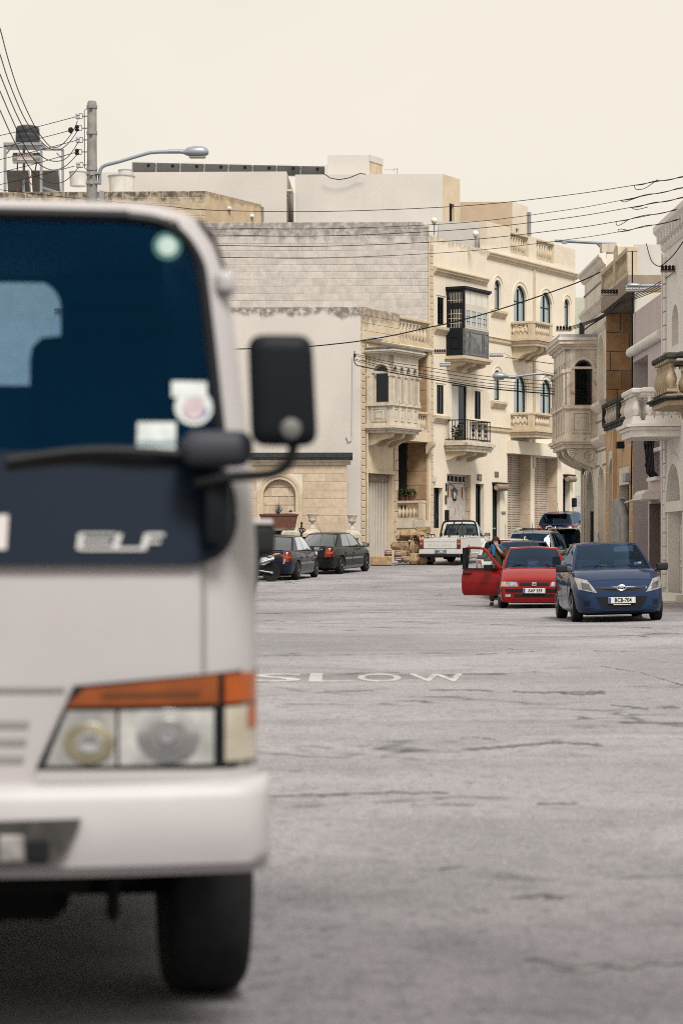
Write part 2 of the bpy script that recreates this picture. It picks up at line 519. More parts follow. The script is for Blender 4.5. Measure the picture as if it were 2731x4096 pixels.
# ------------------------------------------------------------------ ground, road
def road_material():
    m = bpy.data.materials.new('worn_asphalt'); m.use_nodes = True
    t = m.node_tree; n = t.nodes; L = t.links; bs = n['Principled BSDF']
    geo = n.new('ShaderNodeNewGeometry')
    def mp(scl, rot=0):
        x = n.new('ShaderNodeMapping'); x.inputs['Scale'].default_value = scl; x.inputs['Rotation'].default_value = (0, 0, rot)
        L.new(geo.outputs['Position'], x.inputs[0]); return x.outputs[0]
    def noise(v, sc, det=5, dist=0):
        x = n.new('ShaderNodeTexNoise'); x.inputs['Scale'].default_value = sc; x.inputs['Detail'].default_value = det; x.inputs['Distortion'].default_value = dist
        L.new(v, x.inputs['Vector']); return x.outputs[0]
    def ramp(v, a, b, lo=0., hi=1.):
        x = n.new('ShaderNodeMapRange'); x.interpolation_type = 'SMOOTHSTEP'
        x.inputs[1].default_value = a; x.inputs[2].default_value = b; x.inputs[3].default_value = lo; x.inputs[4].default_value = hi
        L.new(v, x.inputs[0]); return x.outputs[0]
    def mul(a, b):
        x = n.new('ShaderNodeMath'); x.operation = 'MULTIPLY'
        for i, v in enumerate((a, b)):
            if isinstance(v, float): x.inputs[i].default_value = v
            else: L.new(v, x.inputs[i])
        return x.outputs[0]
    def mixc(f, a, b):
        x = n.new('ShaderNodeMix'); x.data_type = 'RGBA'
        for s_, v in ((0, f), (6, a), (7, b)):
            if isinstance(v, tuple): x.inputs[s_].default_value = (*v, 1)
            elif isinstance(v, float): x.inputs[s_].default_value = v
            else: L.new(v, x.inputs[s_])
        return x.outputs[2]
    pos = mp((1, 1, 1))
    def sub_abs(v, c0):
        x = n.new('ShaderNodeMath'); x.operation = 'SUBTRACT'; L.new(v, x.inputs[0]); x.inputs[1].default_value = c0
        y = n.new('ShaderNodeMath'); y.operation = 'ABSOLUTE'; L.new(x.outputs[0], y.inputs[0]); return y.outputs[0]
    c = mixc(ramp(noise(pos, .16, 5, .6), .34, .66), (.235, .225, .240), (.375, .358, .378))
    c = mixc(mul(ramp(noise(mp((.6, .9, 1), .5), .42, 6, .9), .50, .66), .55), c, (.165, .158, .171))      # relaid darker areas
    c = mixc(mul(ramp(noise(pos, 1.7, 7, .6), .50, .72), .5), c, (.150, .145, .156))
    c = mixc(mul(ramp(noise(pos, 9, 6, .4), .50, .68), .6), c, (.125, .12, .13))
    c = mixc(mul(ramp(noise(pos, 26, 4), .52, .66), .6), c, (.10, .096, .104))
    agg = noise(pos, 95, 3)
    c = mixc(ramp(agg, .45, .60, 0., .75), c, (.085, .082, .088))
    c = mixc(ramp(noise(pos, 52, 2), .60, .70, 0., .7), c, (.56, .54, .54))
    # fine cracking: edges of warped cells, opened only where other noises say so
    wv = n.new('ShaderNodeMix'); wv.data_type = 'VECTOR'; wv.inputs[0].default_value = .45
    nz = n.new('ShaderNodeTexNoise'); nz.inputs['Scale'].default_value = 1.3; nz.inputs['Detail'].default_value = 8
    L.new(geo.outputs['Position'], nz.inputs['Vector'])
    L.new(mp((.5, .9, 0), .15), wv.inputs[4]); L.new(nz.outputs['Color'], wv.inputs[5])
    brk2 = noise(pos, 2.6, 5)
    for sc_, wd, lo, hi, dk in ((.45, .018, .45, .60, .9), (1.5, .035, .53, .64, .85)):
        vo = n.new('ShaderNodeTexVoronoi'); vo.feature = 'DISTANCE_TO_EDGE'; vo.inputs['Scale'].default_value = sc_
        L.new(wv.outputs[1], vo.inputs['Vector'])
        line = ramp(vo.outputs['Distance'], 0, wd, 1., 0.)
        c = mixc(mul(mul(mul(line, ramp(noise(pos, .3, 4), lo, hi)), ramp(brk2, .40, .54)), dk), c, (.022, .022, .026))
    tr = mul(ramp(noise(mp((.5, 1.0, 1)), .5, 6, 1.0), .62, .68), ramp(noise(pos, 6, 5), .46, .58))
    c = mixc(mul(tr, .6), c, (.06, .06, .066))
    # lens vignette painted into the near road colour, ragged edge, and a trench strip up the road
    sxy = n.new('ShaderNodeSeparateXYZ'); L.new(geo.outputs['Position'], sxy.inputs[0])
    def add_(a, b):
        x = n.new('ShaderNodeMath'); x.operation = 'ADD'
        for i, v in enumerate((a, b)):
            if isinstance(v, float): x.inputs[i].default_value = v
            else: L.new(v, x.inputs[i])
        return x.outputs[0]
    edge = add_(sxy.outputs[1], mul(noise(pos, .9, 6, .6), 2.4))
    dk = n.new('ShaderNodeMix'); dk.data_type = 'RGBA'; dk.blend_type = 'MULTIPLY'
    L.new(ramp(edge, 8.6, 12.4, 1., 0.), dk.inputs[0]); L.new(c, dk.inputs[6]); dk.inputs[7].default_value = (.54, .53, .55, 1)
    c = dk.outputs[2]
    L.new(c, bs.inputs['Base Color'])
    bs.inputs['Roughness'].default_value = .82
    bp = n.new('ShaderNodeBump'); bp.inputs['Strength'].default_value = .5; bp.inputs['Distance'].default_value = .012
    L.new(agg, bp.inputs['Height']); L.new(bp.outputs[0], bs.inputs['Normal'])
    return m
def build_ground():
    xs = [-400, -150, -60, -30] + [(-20 + k) for k in range(0, 41)] + [30, 60, 150, 400]
    ys = [-60, -30, -10] + [k * 2 for k in range(0, 66)] + [140, 160, 220, 400, 600]
    rows = [[(x, y, ground(x, y)) for x in xs] for y in ys]
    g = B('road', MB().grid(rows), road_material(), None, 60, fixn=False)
    tag(g, 'cracked pale grey asphalt road widening towards the camera', 'road', kind='structure')
    m_paint = M('worn_road_paint', (.52, .51, .475), .8, .15, 6, blotch=((.27, .26, .275), 5, .42, .58))
    # SLOW painted on the road, to be read from the camera side
    D = 25.1
    for ch, a, b in (('S', 1003, 1210), ('L', 1237, 1420), ('O', 1428, 1607), ('W', 1640, 1867)):
        me = text_mesh(ch, 1.0, 0, bold=.012)
        xs_ = [v.co.x for v in me.vertices]; ys_ = [v.co.y for v in me.vertices]
        x0, x1, y0, y1 = min(xs_), max(xs_), min(ys_), max(ys_)
        wx0 = (a - 1365.5) / FP * D; wx1 = (b - 1365.5) / FP * D
        for v in me.vertices:
            v.co = Vector((wx0 + (v.co.x - x0) / (x1 - x0) * (wx1 - wx0), D - .75 + (v.co.y - y0) / (y1 - y0) * 1.65, .004))
        o = put('painted_letter', me, m_paint, g)
    # faded centre-line dashes further up
    for (fa, ya, fb, yb) in ((1585, 2345, 1622, 2340), (1660, 2330, 1700, 2325), (1752, 2317, 1790, 2311)):
        Da = CAM_H * FP / (ya - HZ); Db = CAM_H * FP / (yb - HZ)
        for _ in range(20):
            Da = (CAM_H - ground(0, Da)) * FP / (ya - HZ); Db = (CAM_H - ground(0, Db)) * FP / (yb - HZ)
        a = W(fa, ya, Da); b = W(fb, yb, Db)
        a.z = ground(a.x, a.y) + .006; b.z = ground(b.x, b.y) + .006
        d = Vector((.06, 0, 0))
        B('lane_dash', MB().add([a - d, a + d, b + d, b - d], [(0, 1, 2, 3)]), m_paint, g, fixn=False)
    # open joints and crumbled cracks, each lying in the surface where it can be seen
    m_crack = M('crumbled_crack', (.08, .078, .083), .95, .5, 20, blotch=((.20, .19, .20), 9, .50, .62))
    def on_road(fx, fy):
        D = CAM_H * FP / (fy - HZ)
        for _ in range(30):
            p = W(fx, fy, D)
            D = .5 * D + .5 * (CAM_H - ground(p.x, D)) * FP / (fy - HZ)
        p = W(fx, fy, D); p.z = ground(p.x, p.y) + .003
        return p
    rk = random.Random(21)
    def crack(pts, w0, gap=.25):
        P = [on_road(*p) for p in pts]
        fine = []
        for a, b in zip(P, P[1:]):
            k = max(2, int((b - a).length / .045))
            fine += [a.lerp(b, t / k) for t in range(k)]
        fine.append(P[-1])
        mb = MB(); run = []
        off = 0.0; wd = w0; on = True
        def flush():
            if len(run) > 2:
                mb.grid([[q[0] for q in run], [q[1] for q in run]])
            run.clear()
        for p in fine:
            off = off * .92 + rk.uniform(-.035, .035); wd = max(.004, min(w0 * 2.2, wd + rk.uniform(-.35, .35) * w0))
            if rk.random() < .06 * gap * 4: on = not on
            if rk.random() < .12: on = True
            if not on: flush(); continue
            y = p + Vector((0, off, 0))
            run.append((y - Vector((rk.uniform(-.02, .02), wd * rk.uniform(.1, .95), 0)), y + Vector((rk.uniform(-.02, .02), wd * rk.uniform(.1, .95), 0))))
        flush()
        if mb.v: B('road_crack', mb, m_crack, g, fixn=False)
    for pts, w in (([(1220, 2768), (1420, 2764), (1620, 2762), (1850, 2758), (2000, 2764), (2160, 2772), (2420, 2768)], .10), ([(2230, 2772), (2320, 2776), (2420, 2772)], .22), ([(2440, 2820), (2580, 2834), (2700, 2826)], .10), ([(2520, 2860), (2731, 2862)], .07),
                   ([(1760, 3000), (1880, 2998), (2000, 2990), (2120, 2984), (2240, 2970), (2400, 2982)], .09), ([(1840, 2955), (1900, 2948), (1990, 2958)], .06),
                   ([(1050, 3185), (1300, 3182), (1500, 3174), (1700, 3174), (2000, 3180), (2250, 3186), (2500, 3184), (2731, 3178)], .045), ([(2150, 3212), (2300, 3214)], .09), ([(1640, 3222), (1760, 3216), (1900, 3220)], .03),
                   ([(1760, 3475), (1900, 3466), (2080, 3460), (2200, 3458)], .03), ([(2060, 3590), (2180, 3582), (2300, 3572)], .05), ([(2170, 3598), (2240, 3600)], .06), ([(1640, 3655), (1720, 3648), (1860, 3640)], .025), ([(1870, 3632), (1940, 3646)], .035),
                   ([(2110, 3845), (2180, 3858), (2280, 3876), (2420, 3868), (2600, 3862), (2760, 3856)], .055), ([(1050, 2480), (1150, 2488), (1290, 2487)], .10), ([(1000, 2455), (1350, 2452), (1700, 2450)], .10), ([(1300, 2400), (1500, 2398), (1800, 2396)], .12), ([(1500, 2420), (1900, 2424)], .10),
                   ([(1960, 2500), (2300, 2508), (2700, 2512)], .08), ([(2480, 2530), (2731, 2534)], .12), ([(1050, 2700), (1300, 2694), (1600, 2690)], .05), ([(1900, 2620), (2200, 2602), (2500, 2606), (2731, 2622)], .07), ([(1960, 2580), (2060, 2600), (2120, 2606)], .10), ([(2400, 2665), (2560, 2690), (2731, 2742)], .06)):
        crack(pts, w)
    return g
ROAD = build_ground()
# ------------------------------------------------------------------ houses on the far side of the street (left of the gap)
def hmat(fr): return T(fr.o.x, fr.o.y, 0, fr.rz)
L61 = R(61)
Lf = Frame(3.67, 99.0, L61)
def sub(fr, x): p = fr.world(x, 0, 0); return Frame(p.x, p.y, fr.rz)
m_door_white = M('peeling_white_door_paint', (.55, .50, .45), .75, .10, 8, .1, 60, blotch=((.27, .22, .185), 4.5, .52, .66))
m_steel_door = M('cream_ribbed_steel', (.55, .50, .44), .6, .05, 3, streak=((.26, .13, .07), .25))
m_shutter = M('beige_roller_slat', (.50, .42, .35), .7, .06, 3, rnd=.05)
m_terracotta = M('terracotta', (.095, .034, .022), .85, .15, 8)
m_leaf = M('potted_leaf', (.035, .055, .015), .7, .3, 20, rnd=.4)
m_rubble = M('rough_rubble_stone', (.33, .22, .125), .95, .25, 5, .8, 18, rnd=.35)
m_frost = M('frosted_white_pane', (.70, .68, .62), .15, .03, 2, coat=.5)
m_greywood = M('silvered_black_timber', (.11, .11, .115), .45, .3, 6, coat=.3)
m_lampgrey = M('lamp_grey', (.30, .33, .38), .4, .05, metal=.3)
def stone_bay(parent, xa, xb, p, z, cam_side, n_arch, mat, mroof=None, win=None, sidewin=None):
    """enclosed stone balcony: z = dict(bracket, slab, panel, sill, spring, arch, cornice, top); cam_side -1: the end at xa faces the camera"""
    bay = B('stone_bay', MB().box(xa + .05, xb - .05, -p + .05, .02, z['slab'] + .02, z['panel'] + .01), mat, parent)
    def add(n, mb, m=mat): return B(n, mb, m, bay)
    # stepped slab
    s = MB()
    h = (z['panel'] - z['slab'])
    for k, (o, a, b_) in enumerate(((.02, 0, .3), (.10, .3, .48), (.16, .48, .72), (.06, .72, 1.0))):
        s.box(xa - o, xb + o, -p - o, .02 + k * .002, z['slab'] + h * a, z['slab'] + h * b_)
    add('slab', s)
    # panelled breast wall
    add('parapet', MB().box(xa, xb, -p, 0, z['panel'], z['sill'] - .08))
    add('sill', MB().box(xa - .08, xb + .08, -p - .08, 0, z['sill'] - .08, z['sill'] + .02))
    hh = z['sill'] - .08 - z['panel']
    nb = n_arch
    bw = (xb - xa) / nb
    for k in range(nb):
        x0 = xa + k * bw + .12; x1 = xa + (k + 1) * bw - .12
        add('panel', frame_mb(x0, x1, z['panel'] + hh * .12, z['sill'] - .08 - hh * .12, 0, .05, .03, -p - .03).box(x0 + .12, x1 - .12, -p - .02, -p, z['panel'] + hh * .3, z['sill'] - .08 - hh * .3))
        add('pilaster', MB().box(xa + k * bw - .05 * (k > 0), xa + k * bw + .09, -p - .045, -p, z['panel'], z['sill'] - .082))
    # the end that faces the camera
    E = T(xa, 0, 0, -math.pi / 2) if cam_side < 0 else T(xb, -p, 0, math.pi / 2)
    e = frame_mb(.22 * p, .80 * p, z['panel'] + hh * .08, z['sill'] - .08 - hh * .1, 0, .06, .03, -.03)
    e.box(.30 * p, .72 * p, -.015, 0, z['panel'] + hh * .2, z['sill'] - .08 - hh * .2)
    e.join(frame_mb(.36 * p, .66 * p, z['panel'] + hh * .3, z['sill'] - .08 - hh * .3, 0, .03, .02, -.03))
    add('panel', e.xf(E))
    # arcade: front
    m1 = .14
    ops = []
    for k in range(nb):
        x0 = xa + k * bw + m1 * .9; x1 = xa + (k + 1) * bw - m1 * .9
        ops.append((x0, x1, z['sill'] + .02, z['arch'], (x1 - x0) / 2, .16))
    add('arcade_wall', wall_mb(xa, xb, z['sill'] + .02, z['cornice'], ops, .16).xf(T(0, -p)))
    for o in ops:
        w = window(bay, o[0], o[1], o[2], o[3], o[4], .15, win or m_stone, m_glass_d, 0, (), T(0, -p), b=.035)
    for k in range(nb + 1):
        xc = xa + k * bw
        xc = min(max(xc, xa + .07), xb - .07)
        c = MB().box(xc - .055, xc + .055, -p - .06, -p, z['sill'] + .14, z['spring'] - .12)
        c.box(xc - .08, xc + .08, -p - .09, -p, z['sill'] + .02, z['sill'] + .14)
        c.box(xc - .09, xc + .09, -p - .11, -p, z['spring'] - .12, z['spring'])
        add('column', c)
    # arcade: end
    ea = (.30 * p, .86 * p, z['sill'] + .02, z['arch'] + .05, .28 * p, .14)
    add('end_wall', wall_mb(0, p, z['sill'] + .02, z['cornice'], [ea], .14).xf(E))
    add('archivolt', frame_mb(ea[0] - .09, ea[1] + .09, ea[3] - ea[4], ea[3] + .09, ea[4] + .09, .07, .035, -.035).xf(E))
    w = window(bay, ea[0], ea[1], ea[2], ea[3], ea[4], .12, sidewin or m_stone, m_glass_d, 0, (ea[3] - ea[4],), E, b=.05)
    for a in (.04, p - .12):
        add('pilaster', MB().box(a, a + .12, -.045, 0, z['sill'] + .02, z['spring'] - .102).box(a - .02, a + .14, -.07, 0, z['spring'] - .102, z['spring'] + .02).xf(E))
    # cornice and flat top
    c = MB()
    for o, a, b_ in ((.06, .0, .25), (.12, .25, .45), (.2, .45, .75), (.24, .75, 1.0)):
        hh2 = z['top'] - z['cornice']
        c.box(xa - o, xb + o, -p - o, .0, z['cornice'] + hh2 * a, z['cornice'] + hh2 * b_ - .002)
    add('cornice', c)
    d = MB(); k = xa
    while k < xb: d.box(k, k + .05, -p - .17, -p - .118, z['cornice'] + hh2 * .27, z['cornice'] + hh2 * .42); k += .1
    add('dentils', d)
    add('roof_slab', MB().box(xa - .2, xb + .18, -p - .2, 0, z['top'], z['top'] + .1), mroof or mat)
    return bay

# ---- house with the stone bay
f2 = sub(Lf, Lf.x(1447)); w2 = -Lf.x(1447)
X = f2.x; Z = f2.z
h2 = thing('terraced_house', 'beige stone house with carved enclosed stone bay over a tall ribbed door', 'house', (f2.o.x, f2.o.y, 0), L61)
zt2 = Z(1447, 1229)
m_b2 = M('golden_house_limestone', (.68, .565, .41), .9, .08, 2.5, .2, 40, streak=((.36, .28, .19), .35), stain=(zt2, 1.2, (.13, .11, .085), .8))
zb2 = Z(1447, 1347)
xrec = X(1590)
dl, dr = X(1466), X(1571)
z_lin = Z(1466, 1892)
gz = .6
zslabB = Z(1590, 1760); zslabT = Z(1666, 1727); zlogT = Z(1590, 1372)
ops = [(dl, dr, gz, z_lin, 0, .35), (xrec, w2 - .25, gz, zslabB, 0, 1.9), (xrec, w2 - .25, zslabT, zlogT, 0, 1.9)]
B('wall', wall_mb(0, w2, gz, zb2, ops, .4), m_b2, h2)
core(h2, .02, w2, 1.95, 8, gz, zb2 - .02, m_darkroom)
B('roof', MB().box(.02, w2 - .02, .02, 8, zb2 - .02, zb2), m_plaster, h2)
# end wall of the recess (faces the street mouth), block by block
E = T(w2 - .25, 1.9, 0, -math.pi / 2)
B('recess_backing', MB().box(w2 - .23, w2 - .05, 0.01, 1.9, gz, zlogT), m_mortar, h2)
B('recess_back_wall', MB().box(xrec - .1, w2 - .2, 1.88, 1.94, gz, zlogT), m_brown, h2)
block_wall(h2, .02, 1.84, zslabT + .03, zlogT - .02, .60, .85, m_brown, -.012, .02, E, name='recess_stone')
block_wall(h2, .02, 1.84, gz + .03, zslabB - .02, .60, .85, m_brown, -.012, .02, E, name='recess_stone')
# parapet with open balusters
parap = B('parapet', MB().box(-.02, X(1590), -.06, .34, zb2 - .1, zt2), m_b2, h2)
B('string_course', mould_mb(-.05, w2, zb2 - .14, [(.07, -.05), (.1, 0), (.12, .05), (.07, .1)]), m_stone, h2)
balustrade(h2, (X(1590), .12), (w2 - .02, .12), zb2 - .1, zt2 - zb2 + .04, m_stone, 9, rail=.12, base=.22, w=.34, piers=(False, True), r=1.05)
block_wall(h2, .0, X(1590), zb2 - .05, zt2 - .03, .33, .75, m_b2, -.09, .012, name='parapet_stone', proud=0)
quoins(h2, -.02, .24, gz + .3, zt2 - .15, .272, m_stone)
B('downpipe', MB().tube([(.33, -.06, gz + .3), (.33, -.06, zt2 - 1.4)], .04, 8), m_stone, h2, 40)
# bay
pb = 1.13
zz = dict(bracket=Z(1460, 1783), slab=Z(1460, 1732), panel=Z(1460, 1693), sill=Z(1460, 1616), spring=Z(1460, 1496), arch=Z(1460, 1466), cornice=Z(1460, 1425), top=Z(1460, 1402))
xb0 = .36
xb1 = X(1672, -pb)
bay2 = stone_bay(h2, xb0, xb1, pb, zz, -1, 4, m_stone_w, M('lichened_slab', (.10, .09, .085), .95, .3, 8))
for k in range(3):
    x0 = xb0 + .1 + k * (xb1 - xb0 - .45) / 2
    B('corbel', bracket_mb(x0, x0 + .22, pb * .95, zz['slab'], zz['slab'] - zz['bracket']), m_stone, bay2)
# ribbed steel door and lintel
B('lintel', MB().box(dl - .12, dr + .12, -.05, .02, z_lin, z_lin + .16), m_stone, h2)
door = B('ribbed_door', MB().box(dl, dr, .30, .34, gz, z_lin), m_steel_door, h2)
nr = 9
rib = MB().rbox(-.07, .07, 0, .06, gz + .02, z_lin - .32, .02).mesh('door_rib')
for k in range(nr): put('door_rib', rib, m_steel_door, door, (dl + (dr - dl) * (k + .5) / nr, .25, 0))
B('door_box', MB().box(dl + .02, dr - .02, .20, .3, z_lin - .3, z_lin - .01), M('rusty_roller_box', (.22, .17, .13), .8, .3, 6), door)
# corner pillar of the recess, course by course
block_wall(h2, xrec - .36, xrec + .0, gz + .3, zslabB, .42, .5, m_annex, -.03, .015, name='pillar_stone')
B('slab', MB().box(xrec - .3, w2 - .2, -.1, 1.86, zslabB + .004, zslabT - .004), m_b2, h2)
balustrade(h2, (X(1650), .02), (w2 - .3, .02), zslabT, Z(1700, 1650) - zslabT, m_stone, 6, w=.24, piers=(False, True))
B('corbel', bracket_mb(w2 - .5, w2 - .26, .34, zslabB + .03, .5), m_stone, h2)
# plaster flank facing the camera
S2 = Frame(f2.o.x, f2.o.y, -.045)
rel = hmat(f2).inverted() @ hmat(S2)
m_flank = M('smooth_pale_plaster', (.62, .575, .535), .9, .035, .6, .08, 40, streak=((.50, .44, .37), .2), stain=(zt2, .7, (.09, .08, .07), .85))
B('flank_wall', MB().box(-12, -.01, 0, .3, 0, zt2 + .01).xf(rel), m_flank, h2)
B('conduit', MB().tube([(-.35, -.05, Z(1447, 1425)), (-.38, -.05, Z(1447, 1740)), (-.42, -.05, Z(1447, 1762)), (-.52, -.05, Z(1447, 1766)), (-.6, -.05, Z(1447, 1745))], .022, 6).xf(rel), m_plaster, h2, 40)

# ---- terrace in front of the recess: balustrade, pots, rubble heap, barrels
terr = thing('porch_terrace', 'raised stone porch terrace with short baluster parapet beside ribbed door', 'terrace', (f2.o.x, f2.o.y, 0), L61)
tx = X(1585)
zt_ = Z(1590, 2004); zb_ = Z(1590, 2082); zg = Z(1590, 2112)
B('plinth', MB().box(tx - .02, w2 - .35, -1.25, .0, gz, zg), m_b2, terr)
B('plinth_course', MB().box(tx - .06, tx + .3, -1.28, .0, zg, zb_), m_stone_w, terr)
balustrade(terr, (tx + .1, -.02), (tx + .1, -1.2), zb_, zt_ - zb_, m_stone, 6, rail=.1, base=.05, w=.26, piers=(False, True))
def pot_plant(name, label, p, r, h, spread, n=60, tall=1.0, leaf=.07):
    t = thing(name, label, 'potted plant', p)
    B('pot', MB().lathe([(r * .7, 0), (r, h), (r * 1.1, h), (r * 1.1, h * 1.12), (r * .85, h * 1.12)], 10), m_terracotta, t, 40)
    mb = MB(); rr = random.Random(int(p[0] * 100))
    for k in range(n):
        a = rr.random() * 6.28; q = rr.random() ** .5 * spread; zz_ = h + rr.random() * spread * 1.3 * tall
        c = Vector((math.cos(a) * q, math.sin(a) * q, zz_))
        d1 = Vector((rr.uniform(-1,1), rr.uniform(-1,1), rr.uniform(-.5,1))).normalized() * leaf
        d2 = d1.cross(Vector((rr.uniform(-1,1), rr.uniform(-1,1), rr.uniform(-1,1)))).normalized() * leaf * .5
        mb.add([c - d1, c + d2, c + d1, c - d2], [(0,1,2,3)])
    B('foliage', mb, m_leaf, t, fixn=False)
    return t
for (yy, lab, r) in ((-.25, 'small terracotta pot with trailing green plant beside stone pillar', .13), (-.62, 'bushy dark green plant in square terracotta pot on the terrace rail', .17)):
    p = f2.world(tx + .1, yy, zt_)
    pot_plant('potted_plant', lab, p, r, .2, .2, 90)
rr = random.Random(5)
def rock(w, d, h, seed):
    r_ = random.Random(seed)
    bm = bmesh.new(); bmesh.ops.create_cube(bm, size=1)
    bmesh.ops.subdivide_edges(bm, edges=bm.edges[:], cuts=2, use_grid_fill=True)
    for v in bm.verts:
        q = v.co.copy(); s = 1.0 - .10 * (abs(q.x) > .4) * (abs(q.z) > .4) - .08 * (abs(q.y) > .4) * (abs(q.z) > .4)
        v.co = Vector((q.x * w * s + r_.uniform(-.035,.035), q.y * d * s + r_.uniform(-.03,.03), q.z * h * s + r_.uniform(-.03,.03)))
    return MB().bm(bm)
heap = thing('rubble_wall', 'dry stack of rough golden rubble stones behind the white pickup', 'stone wall', f2.world(tx + .2, -1.5, gz), 0)
ri = 0
for (fx0, fx1, fy0, fy1) in ((1600, 1663, 2118, 2150), (1664, 1722, 2108, 2135), (1586, 1636, 2136, 2165), (1636, 1648, 2136, 2158), (1564, 1620, 2168, 2200), (1652, 1664, 2118, 2152), (1664, 1700, 2128, 2156),
        (1621, 1637, 2168, 2205), (1648, 1674, 2156, 2212), (1636, 1659, 2164, 2212), (1580, 1628, 2200, 2225), (1629, 1641, 2202, 2240), (1640, 1666, 2214, 2258), (1667, 1706, 2216, 2256), (1700, 1740, 2150, 2250), (1606, 1640, 2226, 2250), (1592, 1607, 2226, 2250), (1674, 1710, 2158, 2212)):
    D = 92.3 + (ri % 3) * .12 - (fy0 > 2200) * .35
    a = W(fx0, fy0, D); b = W(fx1, fy1, D)
    mb = rock(b.x - a.x, .5, a.z - b.z, ri)
    c = (a + b) / 2
    o = B('rubble_stone', mb, m_rubble, heap, 18)
    o.location = c - heap.location
    ri += 1
def barrel(fx, D, fy0, fy1, label):
    p = W(fx, fy1, D); h = (fy1 - fy0) / PPM(D)
    t = thing('small_barrel', label, 'barrel', p)
    r = h * .38
    B('staves', MB().lathe([(r * .8, 0), (r * .95, h * .25), (r, h * .5), (r * .95, h * .75), (r * .8, h)], 14), M('brown_varnished_barrel', (.10, .03, .02), .4, .3, 10), t, 50)
    for z in (.12, .3, .7, .88):
        rr_ = r * (1.03 - abs(z - .5) * .42)
        B('hoop', MB().lathe([(rr_, h * z - .02), (rr_ + .012, h * z - .018), (rr_ + .012, h * z + .018), (rr_, h * z + .02)], 14), M('pale_hoop', (.45, .42, .38), .5, .1), t, 50)
barrel(1552, 91.4, 2201, 2240, 'squat brown barrel with pale hoops, nearer the ribbed door')
barrel(1590, 91.2, 2205, 2243, 'squat brown barrel with pale hoops, against the rubble stones')
B('kerb_stone', MB().rbox(0, .8, 0, .4, 0, .35, .03), m_rubble, None, loc=W(1482, 2262, 91.0))
tag(bpy.data.objects['kerb_stone'], 'low reddish kerb stone in front of the ribbed white door', 'kerb stone')

# ---- golden annex with the blind arch, left of the plaster flank
ax1 = (1386 - 1365.5) / FP * 92.6
an = Frame(ax1, 92.6, -.03)
annex = thing('garden_annex', 'low golden block annex with bricked-up arch and dark coping', 'annex', (an.o.x, an.o.y, 0), an.rz)
aZ = lambda fy: an.z(1300, fy)
ztopA = aZ(1858)
xL = -5.5
axc = an.x(1118)
ahw = 66 / PPM(92.6)
zs_ = aZ(1982)
B('wall', wall_mb(xL, 0, 0, ztopA, [(axc - ahw, axc + ahw, 0, zs_ + ahw, ahw, .16)], .45), m_mortar, annex)
block_wall(annex, xL, 0, .45, ztopA - .02, .335, .70, m_annex, 0, .016, holes=[(axc - ahw - .24, axc + ahw + .24, 0, zs_ + ahw + .15)])
block_wall(annex, axc - ahw, axc + ahw, .45, zs_ + ahw, .335, .72, m_annex, .15, .02, name='infill_block')
B('infill_backing', pane_mb(axc - ahw, axc + ahw, .3, zs_ + ahw, ahw, .165, .05), m_mortar, annex)
B('archivolt', frame_mb(axc - ahw - .24, axc + ahw + .24, .3, zs_ + ahw + .24, ahw + .24, .13, .05, -.05).join(frame_mb(axc - ahw - .11, axc + ahw + .11, .3, zs_ + ahw + .11, ahw + .11, .12, .07, -.03)), m_stone, annex)
B('coping', mould_mb(xL, .16, ztopA, [(.05, -.02), (.08, .06), (.16, .10), (.20, .17)]), m_stone_w, annex)
B('coping_slab', MB().prism([(-.24, ztopA + .172), (-.24, ztopA + .28), (.1, ztopA + .46), (.4, ztopA + .46), (.4, ztopA + .172)], 'yz', xL, .22), M('black_lichen_slab', (.022, .024, .026), .9, .4, 12, .6, 40), annex)
# front wall piers with urns, gates between
yP = 90.6
m_urn = M('weathered_urn_stone', (.50, .44, .36), .9, .18, 8, .4, 30)
def urn_mesh():
    mb = MB().box(-.28, .28, -.28, .28, 0, .10)
    mb.lathe([(.24, .10), (.15, .2), (.085, .30), (.075, .36), (.12, .40), (.23, .47), (.27, .55), (.27, .60), (.25, .62), (.27, .72), (.31, .84), (.33, .90), (.29, .92), (.27, .86)], 16)
    for k in range(8):
        t = k / 8 * 6.28
        mb.lathe([(.01, -.08), (.05, -.04), (.06, 0), (.04, .05), (.01, .08)], 6, (.29 * math.cos(t), .29 * math.sin(t), .88))
        mb.lathe([(.005, -.09), (.05, -.04), (.055, .02), (.005, .08)], 6, (.22 * math.cos(t + .4), .22 * math.sin(t + .4), .53))
    return mb.mesh('urn', 50)
um = urn_mesh()
PIERS = ((1163, 'fluted stone urn with small green plant beside the long planter'), (1249, 'middle fluted stone urn on a pier, empty'), (1408, 'fluted stone urn on the pier against the house quoins'))
gate_ps = []
for i, (fx, lab) in enumerate(PIERS):
    p = W(fx, 2120 + i * 4, yP)
    gzz = ground(p.x, p.y)
    pier = thing('gate_pier', ('square stone gate pier under the planted urn', 'square stone gate pier between the two iron gates', 'square stone pier beside the house corner')[i], 'gate pier', (p.x, p.y, gzz - .05))
    hgt = p.z - gzz + .05
    B('shaft', MB().box(-.25, .25, -.25, .25, 0, hgt - .22), m_stone_w, pier)
    B('cap', MB().box(-.35, .35, -.35, .35, hgt - .22, hgt - .10).add([(-.35,-.35,hgt-.098),(.35,-.35,hgt-.098),(.35,.35,hgt-.098),(-.35,.35,hgt-.098),(-.18,-.18,hgt+.06),(.18,-.18,hgt+.06),(.18,.18,hgt+.06),(-.18,.18,hgt+.06)], [(0,1,5,4),(1,2,6,5),(2,3,7,6),(3,0,4,7),(4,5,6,7)]), m_urn, pier)
    u = put('stone_urn', um, m_urn, None, (p.x, p.y, p.z + .062), scale=(.56, .56, .64))
    tag(u, lab, 'urn', 'urns on the gate piers')
    gate_ps.append(p)
